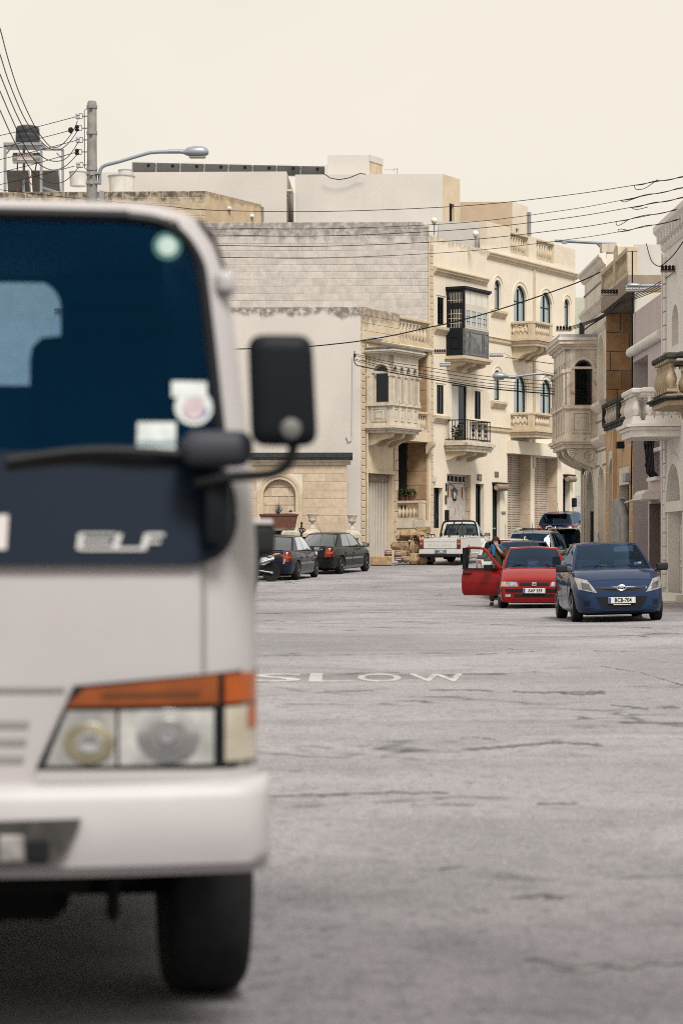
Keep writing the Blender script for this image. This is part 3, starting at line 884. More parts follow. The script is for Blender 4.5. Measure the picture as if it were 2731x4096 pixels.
def tuft(name, label, p, n, h, mat, cat):
    mb = MB(); r_ = random.Random(n)
    for k in range(n):
        a = r_.random() * 6.28; t = r_.random() * .9
        d = Vector((math.cos(a) * math.sin(t), math.sin(a) * math.sin(t), math.cos(t))) * h * r_.uniform(.6, 1)
        s = Vector((-math.sin(a), math.cos(a), 0)) * .012
        mb.add([-s, s, d * .6 + s * .8, d, d * .6 - s * .8], [(0,1,2,3,4)])
    o = B(name, mb, mat, None, fixn=False, loc=p)
    return tag(o, label, cat)
tuft('urn_plant', 'small green plant growing in the stone urn', gate_ps[0] + Vector((0, 0, .6)), 60, .2, m_leaf, 'plant')
pl = W(1115, 2108, yP - .2)
planter = thing('planter_box', 'long terracotta planter box on the front wall', 'planter', pl)
B('trough', MB().prism([(-.62, 0), (.62, 0), (.70, .42), (-.70, .42)], 'xz', -.16, .16), m_terracotta, planter)
B('rim', MB().box(-.73, .73, -.19, .19, .42, .48), m_terracotta, planter)
tuft('spiky_plant', 'grey spiky plant growing in the terracotta planter', pl + Vector((-.02, 0, .45)), 70, .5, M('grey_spiky_leaf', (.14, .14, .11), .7, .2), 'plant')
fw = thing('front_wall', 'low stone garden wall with dark iron railing behind the parked cars', 'garden wall', (pl.x, yP, 0))
B('wall', MB().box(-3.0, .45, -.12, .12, .3, W(1115, 2150, yP).z), m_stone_w, fw)
B('planter_shelf', MB().box(-3.0, .72, -.22, .2, pl.z - .12, pl.z - .002), m_stone_w, fw)
zr0 = W(1115, 2150, yP).z; zr1 = W(1115, 2122, yP).z
B('railing_panel', MB().box(-3.0, .45, -.03, .03, zr0, zr1), m_iron, fw)
B('shelf_post', MB().box(.2, .4, -.1, .1, zr1, pl.z - .12), m_stone_w, fw)
def iron_gate(xa, xb, z0, z1, y, label):
    t = thing('iron_gate', label, 'gate', ((xa + xb) / 2, y, z0))
    w = (xb - xa) / 2
    fr = MB()
    for x in (-w, w): fr.tube([(x, 0, 0), (x, 0, z1 - z0)], .03, 6)
    for z in (.05, (z1 - z0) * .7, z1 - z0): fr.tube([(-w, 0, z), (w, 0, z)], .025, 6)
    B('gate_frame', fr, m_iron, t)
    for k in range(9):
        x = -w + (k + .5) * 2 * w / 9
        B('bar', MB().tube([(x, 0, 0), (x, 0, z1 - z0)], .016, 5), m_iron, t)
    sc = MB()
    for s in (-1, 1):
        for (cx, cz, r0) in ((.5, .12, .13), (.22, .24, .12), (.75, .04, .09)):
            pts = []
            for k in range(16):
                a = k / 15 * 8.5; r_ = r0 * (1 - k / 18)
                pts.append((s * (cx * w + r_ * math.cos(a)), 0, z1 - z0 + cz + r_ * math.sin(a)))
            sc.tube(pts, .018, 5)
        sc.tube([(s * w, 0, z1 - z0), (s * w * .5, 0, z1 - z0 + .2), (0, 0, z1 - z0 + .5)], .02, 5)
    sc.lathe([(.005, 0), (.05, .06), (.03, .12), (.005, .16)], 6, (0, 0, z1 - z0 + .45))
    B('scrollwork', sc, m_iron, t)
g0 = gate_ps[0]; g1 = gate_ps[1]; g2 = gate_ps[2]
iron_gate(g0.x + .27, g1.x - .27, .6, W(1225, 2150, yP).z, yP, 'narrow black wrought iron gate between the two left urns')
fw2 = thing('front_wall', 'low stone garden wall between the middle urn and the house', 'garden wall', (g1.x + .4, yP, 0))
B('wall', MB().box(0, g2.x - g1.x - .8, -.12, .12, .3, W(1300, 2240, yP).z), m_stone_w, fw2)
B('coping', MB().box(-.02, g2.x - g1.x - .78, -.17, .17, W(1300, 2240, yP).z + .003, W(1300, 2240, yP).z + .1), m_stone_w, fw2)

# ---- narrow house with the black timber balcony
f3 = Lf; X = f3.x; Z = f3.z
w3 = X(1944)
h3 = thing('narrow_house', 'narrow cream house with black timber enclosed balcony and iron railing balcony', 'house', (f3.o.x, f3.o.y, 0), L61)
zt3 = Z(1723, 942)
gz3 = .9
def op(fr, x0, x1, y0, y1, rise=0, dep=.2, xr=None):
    xa, xb = fr.x(x0), fr.x(x1)
    return (xa, xb, fr.z(x0, y1), fr.z(x0, y0), rise, dep)
W1 = op(f3, 1749, 1774, 1187, 1298, 0, .08)
W2 = op(f3, 1746, 1774, 1538, 1654, 0, .08)
W3 = op(f3, 1897, 1922, 1563, 1675, 0, .08)
BD = op(f3, 1806, 1867, 1536, 1765, 0, .10)
DA = op(f3, 1734, 1770, 1950, 2260, 0, .25)
DB = op(f3, 1787, 1883, 1895, 2260, 0, .30)
DC = op(f3, 1901, 1935, 1935, 2260, 0, .24)
ops3 = [W1, W2, W3, BD, DA, DB, DC]
m_h3 = M('warm_cream_paint', (.79, .705, .575), .9, .045, .9, .12, 60, streak=((.55, .45, .32), .3), stain=(zt3, .5, (.30, .24, .16), .6))
B('wall', wall_mb(0, w3, gz3, zt3, [o if o[2] > gz3 else (o[0], o[1], gz3 + .02, o[3], o[4], o[5]) for o in ops3], .35), m_h3, h3)
P = [f3.world(.02, .36, 0), f3.world(w3 - .02, .36, 0), f3.world(w3 - .02, 12, 0), Vector((-10, 112, 0)), Vector((-10, 99.9, 0))]
inv = hmat(f3).inverted()
B('core_wall', MB().prism([((inv @ p).x, (inv @ p).y) for p in P], 'xy', gz3, zt3 - 1.0), m_darkroom, h3)
quoins(h3, -.02, .16, gz3 + .3, zt3 - .1, .272, m_stone)
B('cornice', mould_mb(.2, w3 - .02, Z(1733, 1073), CORN), m_stone, h3)
for k, o in enumerate((W1, W2, W3)):
    window(h3, o[0], o[1], o[2], o[3], 0, .07, m_black, m_glass_d, 1, b=.055)
    B('window_sill', mould_mb(o[0] - .35, o[1] + .35, o[2] - .14, [(.04, -.25), (.06, -.2), (.12, -.12), (.16, -.06), (.16, .05), (.05, .06)]), m_stone, h3)
    B('hood_trim', frame_mb(o[0] - .22, o[1] + .22, o[2] - .1, o[3] + .12, 0, .05, .025, -.025), m_h3, h3)
# balcony door, one leaf open to a pale curtain
bdw = window(h3, BD[0], BD[1], BD[2], BD[3], 0, .10, m_black, m_glass_d, 1, (BD[2] + .5,), b=.06, name='balcony_door')
B('curtain', MB().box(BD[0] + .06, (BD[0] + BD[1]) / 2 - .02, .045, .05, BD[2] + .05, BD[3] - .06), M('pale_curtain', (.55, .53, .52), .8, .05), bdw)
def door(parent, o, mat, fm, name='front_door', panes=0, handle=True, yb=None):
    xa, xb, za, zb, _, dep = o
    d = B(name, MB().box(xa, xb, dep - .02, dep + .05, za, zb), mat, parent)
    B('door_frame', frame_mb(xa, xb, za, zb, 0, .08, .05, dep - .06), fm, d)
    if handle: B('handle', MB().tube([(xb - .25, dep - .02, za + 1.45), (xb - .25, dep - .1, za + 1.45), (xb - .40, dep - .1, za + 1.5)], .022, 6), M('chrome', (.8, .8, .8), .2, 0, metal=1), d)
    return d
dA = door(h3, DA, m_glass_d, m_black, 'glazed_door')
B('glazing_bar', MB().box(DA[0] + .08, DA[1] - .08, .2, .23, DA[2] + 1.9, DA[2] + 2.15), m_black, dA)
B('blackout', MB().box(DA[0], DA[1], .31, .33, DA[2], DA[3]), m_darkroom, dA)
# plank garage door with barred transom
zt_b = Z(1787, 1930)
gd = B('plank_door', MB().box(DB[0], DB[1], .29, .33, gz3, zt_b), m_darkroom, h3)
npk = 12
for k in range(npk):
    a = DB[0] + (DB[1] - DB[0]) * k / npk
    B('plank', MB().rbox(a + .004, a + (DB[1] - DB[0]) / npk - .004, .255 - .006 * (k % 2), .289, gz3, zt_b - .02, .006), m_door_white, gd)
for k in (3, 6, 10):
    a = DB[0] + (DB[1] - DB[0]) * k / npk
    B('vent_slot', MB().box(a - .05, a + .07, .24, .252, zt_b - .6, zt_b - .15), M('rust', (.16, .05, .025), .9, .2), gd)
B('transom', frame_mb(DB[0], DB[1], zt_b, DB[3], 0, .07, .05, .24), m_door_white, h3)
B('transom_glass', MB().box(DB[0], DB[1], .29, .31, zt_b, DB[3]), m_black, h3)
for k in range(5):
    a = DB[0] + (DB[1] - DB[0]) * (k + 1) / 6
    B('transom_bar', MB().box(a - .02, a + .02, .235, .27, zt_b + .05, DB[3] - .05), m_door_white, h3)
block_wall(h3, .01, .29, gz3 + .1, DB[3] - .02, .5, .6, m_annex, -.012, .03, T(DB[1], .3, 0, -math.pi / 2), name='jamb_stone')
dC = door(h3, DC, m_glass_d, m_black, 'glazed_door')
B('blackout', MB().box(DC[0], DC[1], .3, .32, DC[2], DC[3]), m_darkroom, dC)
# black timber gallery
pg = .83
gx0 = X(1783); gx1 = X(1953, -pg)
g_top, g_bot = Z(1783, 1158), Z(1783, 1424)
gx0 = max(gx0, X(1783))
gal = B('timber_gallery', MB().box(gx0 + .04, gx1 - .04, -pg + .04, 0, g_bot, g_bot + .05), m_black, h3)
za1 = Z(1783, 1236); za2 = Z(1783, 1312); zb1 = Z(1783, 1216)
front = wall_mb(gx0, gx1, g_bot, g_top, [(gx0 + .09 + k * (gx1 - gx0 - .18) / 4 + .03, gx0 + .09 + (k + 1) * (gx1 - gx0 - .18) / 4 - .03, za2 + .04, za1 - .02, 0, .06) for k in range(4)]
     + [(gx0 + .09 + k * (gx1 - gx0 - .18) / 4 + .015, gx0 + .09 + (k + 1) * (gx1 - gx0 - .18) / 4 - .015, zb1, g_top - .12, 0, .06) for k in range(4)], .06)
B('front_frame', front.xf(T(0, -pg)), M('cream_sash_sheen', (.62, .57, .48), .5, .05), gal)  # bright reflection off the front posts painted as a cream colour
B('front_breast', MB().box(gx0, gx1, -pg - .012, -pg + .06, g_bot, za2 - .03), m_greywood, gal)
B('corner_post', MB().box(gx0 - .01, gx0 + .07, -pg - .02, -pg + .06, za2 - .03, g_top - .06), m_black, gal)
B('blind', MB().box(gx0 + .1, gx1 - .1, -pg + .08, -pg + .09, (za1 + za2) / 2 - .05, za1), m_frost, gal)  # pale backing sheet, stands in for sky reflected in the upper sashes
B('top_rail', MB().box(gx0 - .06, gx1 + .1, -pg - .1, 0, g_top, g_top + .1).box(gx0 - .02, gx1 + .06, -pg - .05, 0, g_top - .06, g_top), m_black, gal)
for k in range(4):
    a = gx0 + .09 + k * (gx1 - gx0 - .18) / 4; b_ = a + (gx1 - gx0 - .18) / 4
    B('fanlight_pane', MB().box(a + .015, b_ - .015, -pg + .02, -pg + .03, zb1, g_top - .12), m_frost, gal)
    sw = B('sash', frame_mb(a + .03, b_ - .03, za2 + .04, za1 - .02, 0, .045, .05, -pg - .01).box((a + b_) / 2 - .012, (a + b_) / 2 + .012, -pg, -pg + .03, za2 + .08, za1 - .06), M('cream_sash_sheen', (.55, .50, .42), .5, .05), gal)
    B('sash_pane', MB().box(a + .06, b_ - .06, -pg + .02, -pg + .028, za2 + .06, za1 - .04), GLASS('bright_gallery_glass', (.25, .27, .25), .02, 6), sw)
    for q in (1, 2): B('glazing_bar', MB().box(a + .07, b_ - .07, -pg + .003, -pg + .02, za2 + .05 + (za1 - za2) * q * .27 - .01, za2 + .05 + (za1 - za2) * q * .27 + .01), m_black, sw)
xm = gx0 + (gx1 - gx0) * .0
wds = ((0.03, .20), (.24, .76), (.80, .97))
for a, b_ in wds:
    xa_, xb_ = gx0 + (gx1 - gx0) * a, gx0 + (gx1 - gx0) * b_
    pz0, pz1 = g_bot + .12, za2 - .18
    mid = ((xa_ + xb_) / 2, (pz0 + pz1) / 2)
    B('raised_panel', MB().add([(xa_ + .06, -pg - .01, pz0), (xb_ - .06, -pg - .01, pz0), (xb_ - .06, -pg - .01, pz1), (xa_ + .06, -pg - .01, pz1), (mid[0], -pg - .09, mid[1])], [(0,1,4),(1,2,4),(2,3,4),(3,0,4)]).join(frame_mb(xa_, xb_, pz0 - .06, pz1 + .06, 0, .05, .04, -pg - .04)), m_greywood, gal)
E = T(gx0, 0, 0, -math.pi / 2)
so = [(.10, pg - .10, za2 - .02, za1 - .02, 0, .05), (.08, pg - .08, zb1 + .02, g_top - .14, 0, .05)]
B('end_frame', wall_mb(0, pg, g_bot, g_top, so, .05).xf(E), m_black, gal)
for s_ in so:
    B('end_pane', MB().box(s_[0], s_[1], .025, .033, s_[2], s_[3]).xf(E), GLASS('gallery_end_glass', (.55, .5, .42), .02, 2.0), gal)
    bars = MB()
    for q in range(1, 5): bars.box(s_[0] + (s_[1] - s_[0]) * q / 5 - .008, s_[0] + (s_[1] - s_[0]) * q / 5 + .008, .006, .024, s_[2], s_[3])
    for q in range(1, 4 if s_[3] - s_[2] > .6 else 2): bars.box(s_[0], s_[1], .005, .0235, s_[2] + (s_[3] - s_[2]) * q / 4 - .008, s_[2] + (s_[3] - s_[2]) * q / 4 + .008)
    B('glazing_bars', bars.xf(E), M('cream_sash_sheen', (.55, .50, .42), .5), gal)
B('end_panel', frame_mb(.2, pg - .2, g_bot + .3, za2 - .35, 0, .04, .03, -.03).xf(E), m_black, gal)
B('stone_base', MB().box(gx0 - .06, gx1 + .06, -pg - .06, 0, g_bot - .24, g_bot - .003).box(gx0 - .14, gx1 + .14, -pg - .14, 0, g_bot - .14, g_bot - .05), m_stone, gal)
for k in range(3):
    x0 = gx0 + .08 + k * (gx1 - gx0 - .4) / 2
    B('corbel', bracket_mb(x0, x0 + .24, pg * .9, g_bot - .242, .34), m_stone, gal)
# iron balcony
pi_ = .98
ix0 = X(1778); ix1 = X(1966, -pi_)
zi = Z(1778, 1763); ztp = Z(1778, 1681); zsb = Z(1778, 1806)
ib = B('iron_balcony', MB().box(ix0, ix1, -pi_, 0, zsb, zi), m_stone_w, h3)
sl = MB()
for o_, a, b_ in ((.05, .30, .5), (.12, .55, .80), (.03, .82, .99)):
    sl.box(ix0 - o_, ix1 + o_, -pi_ - o_, 0, zsb + (zi - zsb) * a, zsb + (zi - zsb) * b_)
B('slab_moulding', sl, m_stone_w, ib)
rl = MB()
for z in (ztp, zi + .06):
    rl.tube([(ix0 + .05, 0, z), (ix0 + .05, -pi_ + .05, z), (ix1 - .05, -pi_ + .05, z), (ix1 - .05, 0, z)], .024, 5)
B('handrail', rl, m_iron, ib)
barm = MB().tube([(0, 0, zi), (0, 0, ztp)], .014, 5).mesh('railing_bar')
for k in range(17):
    put('railing_bar', barm, m_iron, ib, (ix0 + .05 + (ix1 - ix0 - .1) * k / 16, -pi_ + .05, 0))
for k in range(1, 7):
    put('railing_bar', barm, m_iron, ib, (ix0 + .05, -(pi_ - .05) * k / 6, 0))
for k in (5, 9, 13):
    B('iron_ornament', MB().lathe([(.01, zi + .15), (.05, zi + .25), (.02, zi + .35), (.07, zi + .45), (.02, zi + .56), (.05, zi + .66), (.01, zi + .75)], 6, (ix0 + .05 + (ix1 - ix0 - .1) * k / 16, -pi_ + .05, 0)), m_iron, ib)
for k in range(3):
    x0 = ix0 + .1 + k * (ix1 - ix0 - .5) / 2
    B('corbel', bracket_mb(x0, x0 + .26, pi_ * .85, zsb, .36), m_stone, ib)
pot_plant('potted_plant', 'leafy green plant in terracotta pot on the iron railed balcony', f3.world(ix0 + .25, -.45, zi), .14, .16, .22, 120, 1.6)
# small fittings
B('name_plaque', MB().box(X(1907), X(1924), -.03, 0, Z(1907, 1921), Z(1907, 1897)), m_black, h3)
for k, s in enumerate(('Gio Zino', 'Tereza')):
    me = text_mesh(s, .16, 0, sx=.62)
    o = put('plaque_lettering', me, M('white_lettering', (.8, .8, .78), .6, 0), h3, ((X(1907) + X(1924)) / 2, -.034, Z(1907, 1905 + k * 8)), (R(90), 0, 0))
def bare(name, mb, mat, label, cat, smooth=None, group=None):
    return tag(B(name, mb, mat, None, smooth), label, cat, group)
lx, lz = X(1782), Z(1782, 1952)
lan = thing('wall_lantern', 'black wrought iron wall lantern beside the peeling plank door', 'lantern', f3.world(lx, 0, lz), L61)
B('wall_plate', MB().box(-.04, .04, -.03, 0, -.12, .2), m_iron, lan)
B('arm', MB().tube([(0, -.02, .08), (0, -.2, .14), (0, -.36, .08), (0, -.4, -.02)], .02, 6), m_iron, lan)
B('cap', MB().lathe([(.17, -.14), (.12, -.08), (.05, -.02), (.02, .02)], 6, (0, -.4, 0)), m_iron, lan)
B('glass_cage', MB().lathe([(.06, -.46), (.13, -.15)], 6, (0, -.4, 0)), M('lantern_glass', (.5, .5, .47), .2, .05), lan)
cg = MB()
for k in range(6):
    a = k / 6 * 6.283
    cg.tube([(.065 * math.cos(a), -.4 + .065 * math.sin(a), -.46), (.138 * math.cos(a), -.4 + .138 * math.sin(a), -.15)], .014, 4)
cg.lathe([(.02, -.56), (.08, -.5), (.08, -.46), (.02, -.45)], 6, (0, -.4, 0))
B('cage_bars', cg, m_iron, lan)
A3 = hmat(f3)
bare('letterbox', MB().rbox(X(1777), X(1783), -.16, 0, Z(1777, 2082), Z(1777, 2040), .02).xf(A3), m_black, 'tall black letterbox beside the peeling plank door', 'letterbox')
bare('tile_plaque', MB().rbox(X(1778), X(1784), -.04, 0, Z(1777, 2016), Z(1777, 1981), .01).xf(A3), m_terracotta, 'small orange tile plaque under the wall lantern', 'plaque')
bare('stone_plaque', MB().rbox(X(1976), X(1991), -.04, 0, Z(1976, 1907), Z(1976, 1886), .01).xf(A3), M('brown_marble', (.13, .09, .07), .5, .2, 9), 'square brown stone plaque above the rolled blind', 'plaque')
bare('meter_box', MB().rbox(X(1728), X(1737), -.1, 0, Z(1728, 1928), Z(1728, 1903), .02).xf(A3), m_plaster, 'small white electrical box on the toothed house corner', 'meter box')

# ---- party wall of coursed blocks above the low house
P3 = Frame(3.62, 99.0, -.03)
pw = thing('party_wall', 'tall weathered party wall of grey limestone blocks streaked with lichen', 'wall', (P3.o.x, P3.o.y, 0), P3.rz)
zpt = P3.z(1686, 887)
xs_ = P3.x(1688)
m_pblock = M('lichened_wall_block', (.535, .49, .455), .92, .10, 4, .3, 30, rnd=.09, stain=(zpt, 1.5, (.10, .095, .088), .65))
m_pmort = M('wall_mortar', (.63, .60, .58), .9, .06, 3, stain=(zpt, 1.2, (.16, .14, .12), .7))
cut = lambda x: zpt if x < xs_ else zpt - (x - xs_) * 1.75
B('wall', MB().prism([(-13, 8), (-.02, 8), (-.02, cut(-.02)), (xs_, zpt), (-13, zpt)], 'xz', .02, .4), m_pmort, pw)
block_wall(pw, -9.6, -.03, zt2 - .35, zpt, .285, .575, m_pblock, .02, .024, topcut=cut, jit=.3, proud=.012)
B('fascia', MB().box(-.06, 0, -.03, .4, 8, zpt - .7), m_stone, pw)
# ---- long cream house with arched windows and two baluster balconies
f4 = sub(Lf, Lf.x(1944)); X = f4.x; Z = f4.z
w4 = X(2299)
h4 = thing('corner_house', 'long cream house with arched windows and two baluster balconies above garage shutters', 'house', (f4.o.x, f4.o.y, 0), L61)
gz4 = .9
zt4 = Z(1945, 884); zc4 = Z(1947, 1012)
m_h4 = M('pale_cream_paint', (.80, .72, .59), .9, .04, .9, .12, 60, streak=((.57, .47, .33), .28), stain=(zt4 - .9, .3, (.40, .33, .23), .3))
def opr(x0, x1, y0, y1, arch=True, dep=.16):
    xa, xb = X(x0), X(x1)
    return (xa, xb, Z(x0, y1), Z(x0, y0), (xb - xa) / 2 if arch else 0, dep)
U = [opr(1976, 2003, 1116, 1235), opr(2054, 2105, 1136, 1300), opr(2159, 2207, 1164, 1330), opr(2255, 2278, 1192, 1304)]
Lw = [opr(1975, 2002, 1478, 1599), opr(2054, 2106, 1494, 1655), opr(2159, 2208, 1514, 1675), opr(2255, 2278, 1530, 1630)]
G = [opr(2028, 2122, 1812, 2300, False, .6), opr(2136, 2229, 1826, 2300, False, .6)]
DD = opr(1968, 1999, 1932, 2300, False, .22); DE = opr(2250, 2278, 1914, 2300, False, .3)
ops4 = [(o[0], o[1], max(o[2], gz4 + .02), o[3], o[4], o[5]) for o in U + Lw + G + [DD, DE]]
B('wall', wall_mb(0, w4, gz4, zc4, ops4, .65), m_h4, h4)
core(h4, .02, w4 - .02, .66, 11, gz4, zc4 - .01, m_plaster)
# parapet above the cornice
B('cornice', mould_mb(0, w4 + .12, zc4, CORN), m_stone, h4)
xp = [0, X(2040), X(2113), X(2144), X(2215), w4]
ztp4 = Z(2113, 944)
pm = MB()
pm.box(xp[0], xp[1], .0, .3, zc4, zt4); pm.box(xp[2], xp[3], 0, .3, zc4, ztp4); pm.box(xp[4], xp[5], 0, .3, zc4, Z(2215, 976))
pm.box(xp[1], xp[2], .03, .27, zc4, zc4 + .3); pm.box(xp[3], xp[4], .03, .27, zc4, zc4 + .3)
B('parapet', pm, m_h4, h4)
for a, b_ in ((xp[1], xp[2]), (xp[3], xp[4])):
    balustrade(h4, (a, .15), (b_, .15), zc4 + .3, ztp4 - zc4 - .3, m_stone, 7, rail=.1, base=.05, w=.3, piers=(False, False), r=1.1)
B('pilaster', MB().box(X(2130), X(2138), -.05, 0, gz4 + 4.2, zc4 - .22), m_stone, h4)
B('end_flank', MB().box(w4 - .02, w4, .0, 8, gz4, zc4), m_h4, h4)
B('band', mould_mb(0, X(2040), Z(1952, 1352), [(.03, -.16), (.06, -.1), (.06, 0), (.1, .06), (.03, .1)]), m_stone, h4)
B('band', mould_mb(0, X(2040), Z(1964, 1712), [(.03, -.16), (.06, -.1), (.06, 0), (.1, .06), (.03, .1)]), m_stone, h4)
m_wgl = GLASS('bright_window_glass', (.10, .13, .12), .02, 5.0)
for o in U + Lw:
    wide = o[1] - o[0] > 1.2
    w = window(h4, o[0], o[1], o[2], o[3], o[4], o[5] - .01, m_green, m_wgl, 1 if wide else 0, (o[3] - o[4] - .05,), b=.07)
    if wide:
        B('curtain', MB().box(o[0] + .1, o[0] + (o[1] - o[0]) * .46, o[5] + .002, o[5] + .006, o[2], o[3] - o[4]), M('pale_curtain', (.55, .53, .52), .8, .05), w)
    B('trim', frame_mb(o[0] - .2, o[1] + .2, o[2] - .05, o[3] + .2, o[4] + .2, .045, .03, -.03), m_h4, h4)
for o in (U[0], Lw[0]):
    B('window_sill', mould_mb(o[0] - .35, o[1] + .35, o[2] - .1, [(.05, -.25), (.12, -.14), (.17, -.06), (.17, .04), (.05, .05)]), m_stone, h4)
def stone_balcony(parent, x0px, cpx, x1px, yr, ys, yb, p, fr, mat, n_side, n_front, corb=True):
    xa = fr.x(x0px); zr = fr.z(x0px, yr); zs = fr.z(x0px, ys); zb_ = fr.z(x0px, yb)
    xb = fr.x(x1px, -p)
    b_ = B('balcony', MB().box(xa, xb, -p, 0, zb_, zs), mat, parent)
    m_ = MB()
    for o_, a, c in ((.04, .3, .52), (.10, .55, .8)):
        m_.box(xa - o_, xb + o_, -p - o_, 0, zb_ + (zs - zb_) * a, zb_ + (zs - zb_) * c)
    B('slab_moulding', m_, mat, b_)
    def bal(p0, p1, n, prs):
        p0 = Vector((*p0, 0)); p1 = Vector((*p1, 0)); d = p1 - p0; Ln = d.length; h = zr - zs
        A = T(p0.x, p0.y, zs, math.atan2(d.y, d.x))
        q = MB().rbox(-.03, Ln + .03, -.12, .12, h - .11, h, .015).box(0, Ln, -.10, .10, 0, .05)
        if prs[0]: q.box(0, .26, -.1, .1, .05, h - .11)
        if prs[1]: q.box(Ln - .26, Ln, -.1, .1, .05, h - .11)
        B('handrail', q.xf(A), mat, b_)
        a, c = (.26 if prs[0] else 0), (Ln - .26 if prs[1] else Ln)
        for k in range(n):
            put('baluster', baluster_mesh(h - .16, 1.15, 8, mat), mat, b_, A @ Vector((a + (c - a) * (k + .5) / n, 0, .05)), (0, 0, math.atan2(d.y, d.x)))
    bal((xa + .12, 0), (xa + .12, -p + .12), n_side, (False, True))
    bal((xa + .26, -p + .12), (xb - .14, -p + .12), n_front, (False, True))
    bal((xb - .14, -p + .26), (xb - .14, 0), n_side, (False, False))
    if corb:
        for k in range(3):
            x0 = xa + .15 + k * (xb - xa - .6) / 2
            B('corbel', bracket_mb(x0, x0 + .3, p * .9, zb_, .62), m_stone, b_)
    return b_
stone_balcony(h4, 2041, 2138, 2215, 1287, 1348, 1386, 1.2, f4, m_stone, 4, 6)
stone_balcony(h4, 2040, 2140, 2216, 1651, 1712, 1750, 1.2, f4, m_stone, 4, 6, False)
gl0 = Z(2040, 1764); gl1 = Z(2040, 1815)
B('garage_lintel', MB().box(X(2028) - .1, X(2229) + .1, -.32, .0, gl1, gl0), m_h4, h4)
slat = None
for gi, o in enumerate(G):
    gdr = B('roller_shutter', MB().box(o[0], o[1], .58, .62, gz4, o[3]), m_shutter, h4)
    me = MB().prism([(.0, 0), (-.035, .02), (-.035, .075), (0, .1)], 'yz', o[0] + .03, o[1] - .03).mesh('shutter_slat')
    for k in range(int((o[3] - gz4) / .105)):
        put('shutter_slat', me, m_shutter, gdr, (0, .579, gz4 + k * .105))
    B('guide_rail', MB().box(o[0], o[0] + .05, .5, .579, gz4, o[3]).box((o[0] + o[1]) / 2 + .3, (o[0] + o[1]) / 2 + .36, .52, .54, gz4, o[3]), m_stone, gdr)
    block_wall(h4, .01, .56, gz4 + .1, o[3] - .02, .62, .9, m_annex, -.012, .012, T(o[1], .58, 0, -math.pi / 2), name='jamb_stone')
for o in (DD, DE):
    d = door(h4, (o[0], o[1], gz4, o[3], 0, o[5]), m_green, m_black, 'green_door')
def rolled_blind(fr, x0, x1, y0, y1, label, mat):
    a, b_ = fr.x(x0), fr.x(x1); z0, z1 = fr.z(x0, y1), fr.z(x0, y0)
    r = (z1 - z0) / 2 * .8
    t = thing('rolled_blind', label, 'blind', fr.world((a + b_) / 2, 0, z1), fr.rz)
    w = (b_ - a) / 2
    B('roll', MB().lathe([(r * .9, -w), (r, -w + .03), (r, w - .03), (r * .9, w)], 14, (0, -r - .05, -r - .04), 'x'), mat, t, 40)
    B('head_rail', MB().box(-w - .05, w + .05, -.22, 0, -.04, .03), m_black, t)
    B('cord', MB().tube([(w * .3, -.03, 0), (w * .3, -2 * r - .06, -r), (w * .3, -r, -2 * r - .06)], .012, 5), m_wireb, t)
m_blind = M('wooden_slat_blind', (.22, .16, .125), .8, .25, 12)
rolled_blind(f4, 1968, 2008, 1932, 1965, 'rolled up wooden slat blind over the green door beside the shutters', m_blind)
rolled_blind(f4, 2252, 2282, 1900, 1930, 'rolled up wooden slat blind over the farther green door', m_blind)
B('intercom', MB().rbox(X(2003), X(2019), -.05, 0, Z(2003, 2054), Z(2003, 2045), .01), m_grey_metal, h4)
bare('wall_mailbox', MB().rbox(X(2284), X(2291), -.2, 0, Z(2284, 2028), Z(2284, 1992), .03).xf(hmat(f4)), m_black, 'black wall mailbox beyond the farther green door', 'mailbox')
bare('dark_stone_bench', MB().box(X(2076), X(2140), -.35, .0, gz4, Z(2076, 2112)).xf(hmat(f4)), M('dark_marble', (.06, .045, .04), .35, .2, 10), 'low dark marble step between the two garage shutters', 'step')

# ------------------------------------------------------------------ rooftop masses behind
def frontal(fx, D, rz=-.03): return Frame((fx - 1365.5) / FP * D, D, rz)
m_pent = M('penthouse_render', (.60, .57, .535), .9, .04, .5, .08, 40, blotch=((.50, .43, .34), 2.2, .70, .74), streak=((.55, .5, .43), .2))
m_pent_side = M('penthouse_side_stone', (.64, .53, .38), .9, .07, 1.5, .1, 40, streak=((.40, .30, .19), .3))
f6 = frontal(1770, 112.0)
pent = thing('rooftop_apartment', 'wide blank white penthouse storey rising above the roofs', 'building', (f6.o.x, f6.o.y, 0), f6.rz)
z6 = f6.z(1500, 697); xa6, xm6 = f6.x(420), f6.x(1180)
xd6 = f6.x(1150)
B('wall', MB().box(xm6, 0, 0, 6, 8, z6), m_pent, pent)
B('setback_wall', MB().box(xa6 - .5, xd6, -.8, 6, 8, z6 + .02), m_pent, pent)
sd = Frame(f6.o.x, f6.o.y, L61)
rel = hmat(f6).inverted() @ hmat(sd)
ww = sd.x(1838)
wo = (sd.x(1795), sd.x(1815), sd.z(1795, 895), sd.z(1795, 812), 0, .2)
B('side_wall', wall_mb(0, ww, 8, z6 - .01, [wo], .3).xf(rel @ T(.01, -.01)), m_pent_side, pent)
window(pent, wo[0], wo[1], wo[2], wo[3], 0, .18, m_black, m_glass_d, 1, (), rel @ T(.01, -.01))
